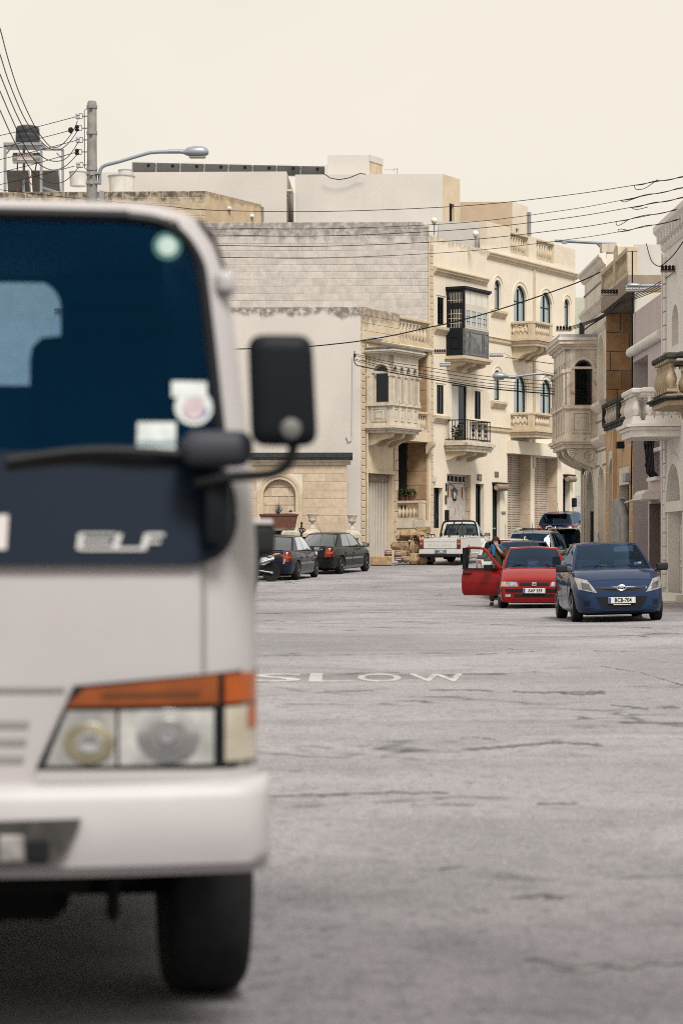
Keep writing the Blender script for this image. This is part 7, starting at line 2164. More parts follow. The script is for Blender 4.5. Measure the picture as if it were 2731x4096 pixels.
    g = dict(wb=(1.42, 1.16, .74, .97), wt=(.72, .60, .60, 1.555), rb=(.38, .40, .74, .99), rt=(.50, .52, .62, 1.55), crown=.02, arch=.015,
             pillars=[((.10, .88), (.10, .86))], seats=(.52,), rlo=.12, rin=.96)
    greenhouse(t, g, p_pick, GLASS('pickup_glass', (.62, .66, .64), .01, 1.4))
    B('roll_bar', MB().tube(spline([Vector((.16, .76, zt)), Vector((.20, .72, 1.25)), Vector((.22, .64, 1.54)), Vector((.22, .50, 1.62)), Vector((.22, 0, 1.63)), Vector((.22, -.50, 1.62)), Vector((.22, -.64, 1.54)), Vector((.20, -.72, 1.25)), Vector((.16, -.76, zt))]), .034, 8), m_black, t, 50)
    for y0, y1 in ((.30, .20), (-.18, -.30)):
        B('roll_bar_stay', MB().tube([(.22, y0 * .6, 1.62), (-.15, y1 + (.12 if y1 > 0 else .04), zt)], .028, 6), m_black, t, 50)
    for s in (1, -1):
        mirror(t, 1.02, s * .80, 1.08, s, m_black)
        B('door', patch(bv, 'l' if s > 0 else 'R', [(1.22, .36), (.44, .36), (.44, .94), (1.22, .94)], .006, 4, 4), p_pick, t)
        B('headlight', patch(bv, 'f', [(s * .50, .60), (s * .76, .60), (s * .76, .76), (s * .50, .76)], .012, 2, 2), m_lampclear, t)
    return t
build_pickup()
# ------------------------------------------------------------------ white lorry in the foreground (x to the viewer's right, y backwards, z up; origin on the ground below its nose)
p_lorry = M('lorry_white_paint', (.485, .462, .472), .5, .035, 1.5, coat=.2, spec=.2, blotch=((.40, .375, .37), 2.2, .58, .82), streak=((.36, .33, .315), .35))
LYAW = R(5.5)
LD = 6.30
corner = Vector(((1042 - 1365.5) / FP * LD, LD, 0))
HWL = .845
lorry_o = corner - Vector((math.cos(LYAW), math.sin(LYAW), 0)) * HWL
lorry = thing('lorry', 'white cab-over lorry with big windscreen filling the left foreground', 'lorry', lorry_o, LYAW)
LI = T(lorry_o.x, lorry_o.y, 0, LYAW).inverted()
def LP(dx, dy, y=0.0):
    """picture position (1568-wide preview) -> lorry coordinates on the plane y"""
    fx, fy = dx * 1.7417, dy * 1.7417
    d = Vector(((fx - 1365.5) / FP, 1, -(fy - HZ) / FP)); c = Vector((0, 0, CAM_H))
    n = Vector((-math.sin(LYAW), math.cos(LYAW), 0))
    k = ((lorry_o - c).dot(n) + y) / d.dot(n)
    return LI @ (c + d * k)
def lx(dx, dy=1300, y=0): return LP(dx, dy, y).x
def lz(dy, dx=300, y=0): return LP(dx, dy, y).z
# front profile: how far back the nose plane sits at each height
def back(z):
    if z <= 1.25: return 0.0
    return (z - 1.25) * .20 + max(0, z - ZK) * .8
zR = lz(466, 200, .25)
ZK = zR - .028
zbot = .72
def halfw(z):
    k = [(0.6, .845), (1.3, .845), (1.55, .832), (1.9, .795), (2.05, .775), (2.12, .757), (2.17, .735), (2.21, .70), (2.26, .62)]
    for (a, wa), (b, wb_) in zip(k, k[1:]):
        if a <= z <= b: return wa + (wb_ - wa) * (z - a) / (b - a)
    return k[-1][1]
zws0, zws1 = 1.555, zR - .04        # windscreen sill and head
def skin_pt(u, z, inset=0.0):
    """u -1..1 across the nose; corners are rounded backwards"""
    h = halfw(z) - inset
    x = u * h
    e = max(0, abs(u) - .80) / .20
    return Vector((x, back(z) + .13 * (1 - math.sqrt(max(0, 1 - e * e))) + .05 * u * u, z))
us = [-1, -.985, -.96, -.92, -.87, -.8, -.6, -.4, -.2, 0, .2, .4, .6, .8, .87, .92, .96, .985, 1]
# nose panel below the windscreen
zn = [.70, .80, .90, 1.0, 1.1, 1.2, 1.3, 1.4, 1.5, zws0]
B('nose_panel', MB().grid([[skin_pt(u, z) for u in us] for z in zn]), p_lorry, lorry, 50)
# windscreen surround: pillars and header in white
uw = .893                 # windscreen half width as a share
zs_ = [zws0 + (zws1 - zws0) * k / 10 for k in range(11)]
for sd in (-1, 1):
    uu = [sd * v for v in (uw, .915, .94, .96, .98, 1.0)]
    B('screen_pillar', MB().grid([[skin_pt(u, z) for u in uu] for z in zs_]), p_lorry, lorry, 50)
zh = [zws1, zws1 + .015, zR - .01]
rows = [[skin_pt(u, z) for u in us] for z in zh]
rows.append([skin_pt(u * .97, zR + .02) + Vector((0, .10, .0)) for u in us])
rows.append([skin_pt(u * .93, zR + .035) + Vector((0, .4, .0)) for u in us])
rows.append([skin_pt(u * .93, zR + .035) + Vector((0, 1.3, .0)) for u in us])
B('roof', MB().grid(rows), p_lorry, lorry, 50)
# glass with rounded corners: windscreen proper and the black band under it
us2 = sorted(set([round(v, 4) for v in us] + [-.94, .94, -.9, .9, -.84, .84, -.7, .7, .5, -.5]))
def sheet(name, zlo, zhi, um, off, mat, rad=.12, par=None, rbot=None):
    rows = []
    n = 16
    for k in range(n + 1):
        z = zlo + (zhi - zlo) * k / n
        e = 0
        if zhi - z < rad: e = rad - math.sqrt(max(0, rad ** 2 - (rad - (zhi - z)) ** 2))
        rb = rbot if rbot is not None else rad
        if z - zlo < rb: e = max(e, rb - math.sqrt(max(0, rb ** 2 - (rb - (z - zlo)) ** 2)))
        rows.append([skin_pt(u_ * um * (halfw(z) - e) / halfw(z), z) + Vector((0, -off, 0)) for u_ in us2])
    return B(name, MB().grid(rows), mat, par or lorry, 50)
m_ws = GLASS('lorry_windscreen_glass', (.32, .54, .84), .02, .9, (.05, .42, 1.0))
sheet('windscreen', zws0 - .02, zws1, uw + .015, .004, m_ws, .13, None, .02)
# black gasket frame around it
gas = []
for t in range(41):
    a = t / 40
    pass
def gasket(u_, z): return skin_pt(u_, z) + Vector((0, -.008, 0))
for sd in (-1, 1):
    pts = [gasket(sd * (uw + .012), zws0 - .02 + (zws1 - zws0 - .10) * k / 8) for k in range(9)] + [gasket(sd * (uw - .02), zws1 - .05), gasket(sd * (uw - .08), zws1 - .012), gasket(sd * (uw - .2), zws1)]
    B('gasket', MB().tube(spline(pts, 4), .016, 6), m_black, lorry, 50)
B('gasket', MB().tube([gasket(u_ * (uw - .18), zws1) for u_ in [j / 10 - 1 for j in range(21)]], .018, 6), m_black, lorry, 50)
m_band = M('dark_blue_black_panel', (.006, .012, .024), .4, .05, coat=.05, spec=.12)
zb0 = lz(1298, 100)
sheet('black_band', zb0, zws0 + .01, .94, .022, m_band, .13)
# cab behind: sides, back wall with window, floor, seats
zc = 1.02
for sd in (-1, 1):
    q = MB().grid([[Vector((sd * halfw(z), skin_pt(1, z).y, z)), Vector((sd * halfw(z), 1.0, z)), Vector((sd * halfw(z), 1.62, z))] for z in [.72, 1.0, 1.25, 1.5]])
    B('cab_side', q, p_lorry, lorry, 50)
    q = MB().grid([[Vector((sd * halfw(z), 1.25, z)), Vector((sd * halfw(z), 1.62, z))] for z in [1.5, 1.7, 1.9, 2.05, 2.14]])
    B('cab_rear_pillar', q, p_lorry, lorry, 50)
    B('side_window', MB().grid([[Vector((sd * halfw(z), skin_pt(1, z).y + .04, z)), Vector((sd * halfw(z), 1.25, z))] for z in [1.5, 1.7, 1.9, 2.05, 2.12]]), GLASS('lorry_side_glass', (.16, .22, .3), .02, .5), lorry)
    B('door_frame_lip', MB().rbox(sd * (halfw(2.0) - .012) - .03, sd * (halfw(2.0) - .012) + .022, .22, .36, 2.0, 2.06, .02, 3), p_lorry, lorry, 50)
m_cabin = M('dark_cabin_trim', (.15, .20, .27), .85, .1, spec=.2)
for sd in (-1, 1):
    B('roof_side', MB().grid([[Vector((sd * halfw(z), y_, z)) for y_ in (.30 + .4 * (z > 2.24), 1.0, 1.62)] for z in (2.08, 2.12, 2.17, 2.21, 2.255, zR + .036)]), p_lorry, lorry, 50)
wl0, wl1 = lx(-560, 700, 1.6), lx(140, 760, 1.6)
wz0, wz1 = lz(885, 0, 1.6), lz(645, 0, 1.6)
bw_ = wall_mb(-.80, .80, .75, zR + .03, [(wl0, wl1, wz0, wz1, 0, .05)], .05)
B('cab_back_wall', bw_.xf(T(0, 1.6)), m_cabin, lorry)
B('back_window', MB().box(wl0, wl1, 1.61, 1.615, wz0, wz1), GLASS('cab_back_glass', (.8, .82, .82), .02, .8), lorry)
for (cxx, sg) in ((wl1, -1), (wl0, 1)):
    for (czz, sv) in ((wz1, -1), (wz0, 1)):
        rr_ = .085
        pts = [(cxx, czz)] + [(cxx + sg * rr_ * (1 - math.sin(a)), czz + sv * rr_ * (1 - math.cos(a))) for a in [math.pi / 2 * k / 6 for k in range(7)]]
        B('window_corner', MB().prism(pts, 'xz', 1.59, 1.60), m_cabin, lorry)
B('headlining', MB().box(-.62, .62, .34, 1.6, zR - .05, zR - .03), m_cabin, lorry)
B('cab_floor', MB().box(-.82, .82, .1, 1.6, .74, .78), m_under, lorry)
B('dashboard', MB().rbox(-.78, .78, .12, .42, 1.25, 1.50, .05, 2), m_cabin, lorry, 50)
for sx in (-.48, .46):
    st = MB().rbox(sx - .25, sx + .25, 1.15, 1.32, 1.2, lz(770, 200, 1.2), .08, 3).rbox(sx - .14, sx + .14, 1.2, 1.29, lz(775, 200, 1.2), lz(695, 200, 1.2), .05, 3)
    B('seat', st, m_seat, lorry, 50)
B('steering_wheel', MB().tube([(.44 + .2 * math.cos(a), .55 + .08 * math.sin(a), 1.50 + .1 * math.sin(a)) for a in [k / 20 * 6.2832 for k in range(21)]], .018, 6), m_trim, lorry, 50)
# headlamp cluster
m_amber = M('lorry_amber_lens', (.40, .080, .006), .3, .12, 12, coat=.6)
m_hl = M('lorry_headlamp_lens', (.46, .455, .44), .15, .45, 7, coat=1.0)
def on_nose(pts, off=.01, mat=None, name='lamp', par=None, n=8):
    """quad in preview coordinates laid on the nose skin"""
    rows = []
    for i in range(n + 1):
        t = i / n; row = []
        for j in range(n + 1):
            s = j / n
            a = Vector(pts[0]) * (1 - s) + Vector(pts[1]) * s; b = Vector(pts[3]) * (1 - s) + Vector(pts[2]) * s
            p = a * (1 - t) + b * t
            q = LP(p.x, p.y, 0)
            u_ = max(-1, min(1, q.x / halfw(q.z)))
            row.append(skin_pt(u_, q.z) + Vector((0, -off, 0)))
        rows.append(row)
    return B(name, MB().grid(rows), mat, par or lorry, 50)
def lamp_side(mir):
    f = (lambda p: p) if not mir else (lambda p: (2 * cx0 - p[0], p[1]))
    cx0 = LPC
    Q = lambda *ps: [f(p) for p in ps]
    hs = on_nose(Q((82, 1768), (600, 1768), (600, 1538), (170, 1575)), .012, m_black, 'lamp_surround')
    on_nose(Q((150, 1622), (503, 1617), (503, 1550), (196, 1580)), .022, M('dark_amber_lens', (.26, .058, .006), .3, .15, 12, coat=.6), 'indicator', hs)
    on_nose(Q((230, 1600), (460, 1597), (460, 1588), (240, 1592)), .027, M('dark_amber_strip', (.10, .03, .008), .4), 'indicator_strip', hs)
    on_nose(Q((517, 1616), (600, 1612), (600, 1545), (517, 1550)), .03, m_amber, 'corner_indicator', hs)
    on_nose(Q((518, 1752), (600, 1748), (600, 1622), (518, 1626)), .024, M('corner_lamp_lens', (.50, .45, .36), .2, .2, 8, coat=.8), 'corner_lamp', hs)
    on_nose(Q((575, 1675), (600, 1675), (600, 1620), (575, 1622)), .03, m_amber, 'corner_reflector', hs)
    on_nose(Q((105, 1758), (266, 1758), (266, 1632), (155, 1632)), .022, m_hl, 'inner_headlamp', hs)
    on_nose(Q((274, 1757), (492, 1755), (492, 1630), (274, 1632)), .022, m_hl, 'outer_headlamp', hs)
    for (ccx, ccy, layers) in ((205, 1706, ((.066, M('lamp_bowl_ochre', (.24, .22, .145), .3, .4, 12), .0), (.034, M('lamp_silver', (.55, .56, .58), .15, .1, metal=.8), .006))),
                             (383, 1690, ((.085, M('lamp_silver', (.55, .56, .58), .15, metal=.8), .0), (.058, M('lamp_bowl_dark', (.24, .235, .235), .3, .5, 10), .006), (.026, M('lamp_bulb_grey', (.28, .28, .30), .2, .2), .012)))):
        q = LP(*f((ccx, ccy)))
        for r_, mt, o_ in layers:
            B('lamp_bowl', MB().lathe([(r_, 0), (r_ * .8, -.006), (.004, -.002)], 20, (0, 0, 0), 'y').xf(T(q.x, skin_pt(q.x / halfw(q.z), q.z).y - .026 - o_, q.z) @ Matrix.Diagonal((1, 1, .82, 1))), mt, hs, 50)
    on_nose(Q((80, 1795), (602, 1793), (602, 1768), (88, 1768)), .03, p_lorry, 'lamp_trim', hs)
LPC = (0 - LP(0, 1650).x) / (LP(100, 1650).x - LP(0, 1650).x) * 100
lamp_side(False); lamp_side(True)
on_nose([(-250, 1588), (150, 1588), (150, 1579), (-250, 1579)], .006, M('panel_gap', (.2, .19, .185), .7), 'panel_seam')
on_nose([(466, 1540), (474, 1540), (474, 1285), (466, 1285)], .004, M('panel_gap', (.2, .19, .185), .7), 'panel_seam')
for k in range(3):
    on_nose([(-330, 1672 + k * 40), (66 - k * 6, 1672 + k * 40), (70 - k * 6, 1656 + k * 40), (-330, 1656 + k * 40)], .004, M('grille_slot', (.22, .21, .20), .7), 'grille_slot')
# lettering and the centre emblem on the black band
m_let = M('silver_lettering', (.55, .55, .55), .4, .05)
def nose_bar(par, pts, off=.028):
    return on_nose(pts, off, m_let, 'letter_stroke', par, 2)
lt = on_nose([(180, 1229), (262, 1229), (268, 1224), (184, 1224)], .028, m_let, 'front_lettering', None, 3)
for q in ([(176, 1262), (188, 1262), (192, 1226), (180, 1226)], [(188, 1247), (255, 1247), (256, 1240), (189, 1240)], [(184, 1264), (262, 1264), (264, 1257), (186, 1257)],
          [(256, 1264), (270, 1264), (282, 1226), (268, 1226)], [(266, 1264), (330, 1264), (332, 1257), (268, 1257)],
          [(322, 1264), (336, 1264), (346, 1226), (332, 1226)], [(336, 1232), (378, 1232), (378, 1224), (338, 1224)], [(334, 1248), (368, 1248), (370, 1241), (336, 1241)]):
    nose_bar(lt, q)
on_nose([(-40, 1262), (16, 1262), (20, 1182), (-36, 1182)], .028, M('white_emblem', (.6, .56, .56), .5), 'front_emblem')
# windscreen stickers (just inside the glass)
def sticker(pts, mat, name='sticker', off=-.01):
    return on_nose(pts, off, mat, name, None, 3)
m_stk = M('white_sticker', (.62, .66, .66), .6, .12, 30)
def disc(cx, cy, r, mat, off, seg=24, ry=None):
    mb = MB(); c = LP(cx, cy, .1)
    pts = []
    for k in range(seg):
        a = k / seg * 6.2832
        q = LP(cx + r * math.cos(a), cy + (ry or r) * math.sin(a), .12)
        pts.append(skin_pt(q.x / halfw(q.z), q.z) + Vector((0, -off, 0)))
    mb.add(pts, [tuple(range(seg))])
    return B('sticker', mb, mat, lorry)
disc(386, 556, 33, M('teal_sticker_edge', (.012, .10, .09), .6), .006)
disc(386, 556, 22, M('pale_teal_sticker', (.40, .52, .50), .6, .1, 60), .008)
disc(445, 935, 44, m_stk, .006, ry=42)
disc(445, 938, 26, M('pink_sticker_print', (.52, .42, .45), .6, .1, 60), .008)
sticker([(397, 905), (480, 905), (480, 868), (397, 868)], m_stk, off=.007)
sticker([(315, 1040), (405, 1040), (407, 965), (317, 965)], m_stk, off=.007)
sticker([(318, 1018), (404, 1018), (404, 1010), (318, 1010)], M('blue_sticker_band', (.10, .22, .28), .6), off=.009)
# wipers
def nose3(dx, dy, off): q = LP(dx, dy, .1); return skin_pt(max(-1, min(1, q.x / halfw(q.z))), q.z) + Vector((0, -off, 0))
for sft in (0, -560):
    wp = B('wiper', MB().tube(spline([nose3(20 + sft, 1062, .03), nose3(180 + sft, 1040, .04), nose3(330 + sft, 1040, .05), nose3(480 + sft, 1052, .04)]), .014, 6), m_trim, lorry, 50)
    B('wiper_blade', MB().tube(spline([nose3(30 + sft, 1072, .02), nose3(250 + sft, 1052, .02), nose3(500 + sft, 1060, .02)]), .008, 5), M('wiper_rubber', (.05, .035, .03), .8), wp)
# mirror on its curved arm, with the stalk base on the corner
m_mir = M('mirror_shell', (.007, .009, .012), .5, .05, spec=.12)
base = B('mirror_base', MB().rbox(lx(418, 1030, -.05), lx(582, 1030, -.05), -.10, .06, lz(1072), lz(990), .045, 3), M('grey_plastic', (.045, .048, .06), .5, .05), lorry, 50)
mx0, mx1, mz0, mz1 = lx(576, 900, -.12), lx(728, 900, -.12), lz(1026, 650, -.12), lz(771, 650, -.12)
sh = MB().rbox(mx0, mx1, -.19, -.09, mz0, mz1, .045, 4)
for i, v in enumerate(sh.v):          # slightly wider towards the foot, like the real shell
    k = (v.z - mz0) / (mz1 - mz0)
    v.x = (mx0 + mx1) / 2 + (v.x - (mx0 + mx1) / 2) * (1.0 - .03 * k) - .012 * k
mirr = B('mirror', sh, m_mir, lorry, 50)
B('mirror_glass', MB().rbox(mx0 + .02, mx1 - .02, -.088, -.082, mz0 + .02, mz1 - .02, .003), m_chrome, mirr)
c_ = LP(668, 985, -.19)
B('mirror_pivot', MB().lathe([(.028, 0), (.024, -.02), (.008, -.028)], 16, (0, 0, 0), 'y').xf(T(c_.x, -.185, c_.z)), M('worn_grey_pivot', (.13, .125, .12), .6, .5, 40), mirr, 50)
B('mirror_arm', MB().tube(spline([Vector((lx(668, 1000, -.14), -.15, lz(1000, 668, -.14))), Vector((lx(672, 1035, -.14), -.15, lz(1035, 668, -.14))), Vector((lx(655, 1070, -.12), -.14, lz(1070, 655, -.12))), Vector((lx(615, 1090, -.1), -.12, lz(1090, 615, -.1))), Vector((lx(530, 1095, -.05), -.07, lz(1096, 530, -.05))), Vector((lx(450, 1110, 0), -.03, lz(1110, 450, 0)))]), .014, 8), m_trim, mirr, 50)
B('arm_bracket', MB().rbox(lx(470, 1150, -.02), lx(530, 1150, -.02), -.04, .03, lz(1250), lz(1088), .02, 2), m_mir, lorry, 50)
# bumper
bz0, bz1 = lz(2018, 200, -.05), lz(1803, 300, -.05)
def bump_pt(u_, t):
    h = HWL + .028
    e = max(0, abs(u_) - .91) / .09
    z = bz0 + (bz1 - bz0) * t + .012 * max(0, abs(u_) - .5)
    prof = -.055 - .02 * math.sin(math.pi * t) + (.025 if t > .93 else 0) + (.03 if t < .07 else 0)
    return Vector((u_ * h, prof + .10 * (1 - math.sqrt(max(0, 1 - e * e))) + .04 * u_ * u_, z))
m_bump = M('scuffed_bumper_paint', (.48, .462, .475), .5, .04, 3, coat=0.0, blotch=((.30, .26, .25), 7, .70, .76))
tt = [0, .06, .12, .25, .4, .55, .7, .82, .92, 1.0]
rows = [[bump_pt(u_, t) for u_ in us] for t in tt]
rows = [[p + Vector((0, .10, .01)) for p in rows[0]]] + rows + [[p + Vector((0, .12, .0)) for p in rows[-1]]]
bmp = B('bumper', MB().grid(rows), m_bump, lorry, 50)
for sd in (-1, 1):
    a = MB()
    xr_ = LP(188, 1900).x
    pts = [(-.05, lz(1880)), (xr_, lz(1872)), (xr_ - .03, lz(1930)), (xr_ - .07, lz(1975)), (-.05, lz(1985))]
    poly = [(sd * (p[0] - LP(0, 1900).x) + LP(0, 1900).x * sd if sd < 0 else p[0], p[1]) for p in pts]
    if sd > 0:
        B('fog_lamp_recess', MB().prism(poly, 'xz', -.095, -.07), M('grimy_recess', (.05, .047, .045), .8, .4, 14), bmp)
        B('fog_lamp', MB().rbox(LP(65, 1930).x, LP(115, 1930).x, -.105, -.09, lz(1965), lz(1915), .006), m_black, bmp)
        B('fog_lamp_reflector', MB().rbox(LP(0, 1930).x, LP(60, 1930).x, -.1, -.088, lz(1968), lz(1905), .006), M('dull_reflector', (.22, .21, .21), .4, .4, 20), bmp)
on_nose([(-400, 1806), (604, 1806), (604, 1794), (-400, 1794)], -.004, m_black, 'bumper_gap')
# running gear
def lwheel(x, y, steer=0):
    t = B('wheel', MB().lathe([(.2, -.06), (.2, .06)], 16, (0, 0, 0), 'x'), M('painted_steel_wheel', (.35, .35, .35), .6), lorry, 40, loc=(x, y, .36), rot=(0, 0, steer))
    B('tyre', MB().lathe([(.21, -.11), (.32, -.118), (.352, -.095), (.36, -.06), (.36, .06), (.352, .095), (.32, .118), (.21, .11)], 36, (0, 0, 0), 'x'), m_tyre, t, 50)
    return t
wy = .90
wx = LP(464, 2100, wy).x
lwheel(wx, wy, R(3)); lwheel(-wx, wy, R(3))
for s in (-1, 1): lwheel(s * .66, 3.35)
B('front_axle', MB().tube([(-.6, wy, .34), (.6, wy, .34)], .05, 8).rbox(-.55, .55, .55, 1.2, .36, .48, .03), m_under, lorry)
B('chassis_frame', MB().box(-.42, -.32, .2, 4.4, .5, .66).box(.32, .42, .2, 4.4, .5, .66).box(-.4, .4, .15, .3, .40, .62), m_under, lorry)
B('cab_underside', MB().box(-.80, .80, .08, 1.6, .60, .72).box(-.78, .78, .5, 1.3, .52, .6), m_under, lorry)
for s in (-1, 1):
    B('mud_flap', MB().box(s * .82 - .02, s * .82 + .02, 1.25, 1.3, .2, .62).box(s * .56, s * .8, 1.24, 1.27, .25, .62), m_trim, lorry)
B('exhaust_bracket', MB().rbox(lx(245, 2100, .5), lx(275, 2100, .5), .4, .6, lz(2110, 260, .5), .5, .02), m_under, lorry)
B('engine', MB().rbox(-.34, .34, .5, 1.9, .27, .6, .04), m_under, lorry)  # engine, gearbox, tanks, liners: unseen, added to block light under the lorry
B('gearbox', MB().rbox(-.2, .2, 1.9, 3.0, .30, .6, .04), m_under, lorry)
for s in (-1, 1): B('fuel_tank', MB().rbox(s * .64 - .2, s * .64 + .2, 1.45, 2.8, .24, .70, .05), m_under, lorry)
for s in (-1, 1): B('wheel_arch_liner', MB().box(s * .36, s * .80, 1.305, 1.34, .30, .72), m_under, lorry)
# flatbed body
B('load_bed', MB().box(-.88, .88, 1.75, 4.7, .74, .86), M('bed_grey', (.3, .3, .3), .7), lorry)
for s in (-1, 1): B('drop_side', MB().box(s * .88 - .015, s * .88 + .015, 1.78, 4.7, .80, 1.12), p_lorry, lorry)
q0 = LP(1040 / 1.7417 + 8, 2080 / 1.7417, 4.0); q1 = LP(1101 / 1.7417, 2225 / 1.7417, 4.0)
cp = B('bed_corner_lamp', MB().rbox(q0.x - .12, q1.x, 3.98, 4.08, q1.z, q0.z - .008, .045, 4), m_trim, lorry, 50)
B('lamp_cap', MB().rbox(q0.x - .13, q1.x - .01, 3.97, 4.09, q0.z - .022, q0.z + .004, .012, 2), p_lorry, cp, 50)
B('lamp_stalk', MB().tube([(q0.x - .02, 4.03, q1.z + .01), (q0.x - .05, 4.03, 1.1), (.87, 4.03, 1.05)], .02, 6), m_trim, cp)
# ------------------------------------------------------------------ trail motorbike, tail towards the street
def motorbike():
    D = 76.6
    c = W(1085, 2289, D)
    r = .315
    t = thing('trail_motorbike', 'yellow and white trail motorbike half hidden by the lorry', 'motorbike', (c.x, D, ground(c.x, D)))
    t.rotation_euler = (0, 0, R(14)); t.scale = (.9, .9, .9)
    # local: +x is the tail (viewer's right); rear axle at x=0
    m_yel = M('yellow_plastic', (.58, .30, .015), .4, .06, coat=.4)
    m_wpl = M('white_plastic', (.62, .61, .58), .4, .05, coat=.4)
    def bwheel(x):
        w = B('wheel', MB().lathe([(.05, -.09), (.05, .09)], 10, (0, 0, 0), 'y'), m_grey_metal, t, 40, loc=(x, 0, r))
        B('tyre', MB().lathe([(r * .76, -.035), (r * .88, -.055), (r * .97, -.045), (r, 0), (r * .97, .045), (r * .88, .055), (r * .76, .035)], 30, (0, 0, 0), 'y'), m_tyre, w, 50)
        kn = MB()
        for k in range(24):
            a = k / 24 * 6.2832
            kn.box(-.018, .018, -.05, .05, r - .012, r + .014)
            M_ = Matrix.Rotation(a, 4, 'Y')
            kn.v[-8:] = [M_ @ p for p in kn.v[-8:]]
        B('tread_knobs', kn, m_tyre, w)
        B('rim', MB().lathe([(r * .74, -.03), (r * .77, -.03), (r * .77, .03), (r * .74, .03)], 30, (0, 0, 0), 'y'), m_rim, w, 40)
        sp = MB()
        for k in range(18):
            a = k / 18 * 6.2832
            sp.tube([(.04 * math.cos(a + .5), .03 * (-1) ** k, .04 * math.sin(a + .5)), (r * .74 * math.cos(a), 0, r * .74 * math.sin(a))], .004, 4)
        B('spokes', sp, m_chrome, w)
    bwheel(0); bwheel(-1.40)
    B('swingarm', MB().tube([(0, -.09, r), (-.52, -.11, .40)], .026, 6).tube([(0, .09, r), (-.52, .11, .40)], .026, 6), m_grey_metal, t, 50)
    B('engine', MB().rbox(-.90, -.50, -.14, .14, .30, .62, .04, 2).lathe([(.11, -.17), (.11, .17)], 16, (-.62, 0, .40), 'y'), m_grey_metal, t, 40)
    B('frame_tubes', MB().tube([(-.50, -.08, .40), (-.45, -.09, .78), (-.02, -.07, .86)], .018, 6).tube([(-.9, 0, .30), (-1.12, 0, .92)], .024, 6).tube([(-1.12, 0, .92), (-.45, 0, .78)], .024, 6), m_black, t, 50)
    B('shock_absorber', MB().tube([(-.38, 0, .42), (-.44, 0, .72)], .035, 8), m_black, t)
    B('exhaust', MB().tube([(-.55, -.16, .62), (-.25, -.17, .72), (.06, -.16, .80)], [.025, .05, .05], 10), m_grey_metal, t, 50)
    B('side_panel', MB().add([(-.60, -.135, .60), (-.30, -.15, .58), (-.08, -.14, .68), (-.02, -.12, .80), (-.25, -.12, .86), (-.58, -.12, .82)], [(0,1,2,3,4,5)]).add([(-.60, .135, .60), (-.30, .15, .58), (-.08, .14, .68), (-.02, .12, .80), (-.25, .12, .86), (-.58, .12, .82)], [(0,1,2,3,4,5)]), m_wpl, t)
    B('rear_mudguard', MB().grid([[(x, y, z - abs(y) * .15) for y in (-.11, -.06, 0, .06, .11)] for x, z in ((-.25, .885), (-.05, .925), (.12, .965), (.28, .985), (.34, .97))]).grid([[(x, y, z - abs(y) * .15 - .05) for y in (-.10, -.06, 0, .06, .10)] for x, z in ((-.25, .885), (-.05, .925), (.12, .965), (.28, .985), (.34, .97))]), m_yel, t, 50)
    B('seat', MB().rbox(-.80, -.12, -.11, .11, .86, .96, .035, 2), M('blue_seat_vinyl', (.02, .035, .09), .6), t, 50)
    B('fuel_tank', MB().rbox(-1.10, -.72, -.14, .14, .78, 1.02, .07, 3), m_yel, t, 50)
    B('tail_lamp', MB().rbox(.30, .36, -.05, .05, .90, .96, .01), m_lampred, t)
    B('indicator', MB().rbox(.30, .40, -.20, -.12, .88, .92, .015), m_lampamber, t)
    B('number_plate', MB().box(.30, .31, -.09, .09, .70, .88).xf(Matrix.Rotation(R(12), 4, 'Y')), m_plate, t)
    B('fork', MB().tube([(-1.40, -.09, r), (-1.14, -.09, 1.02)], .024, 6).tube([(-1.40, .09, r), (-1.14, .09, 1.02)], .024, 6), m_chrome, t, 50)
    B('front_mudguard', MB().grid([[(x, y, z) for y in (-.08, 0, .08)] for x, z in ((-1.15, .74), (-1.4, .72), (-1.65, .66), (-1.78, .56))]), m_yel, t, 50)
    B('handlebar', MB().tube([(-1.05, -.38, 1.12), (-1.12, -.15, 1.12), (-1.14, 0, 1.05), (-1.12, .15, 1.12), (-1.05, .38, 1.12)], .014, 6), m_black, t, 50)
    B('side_stand', MB().tube([(-.6, -.14, .34), (-.52, -.3, .0)], .014, 6), m_black, t)
motorbike()

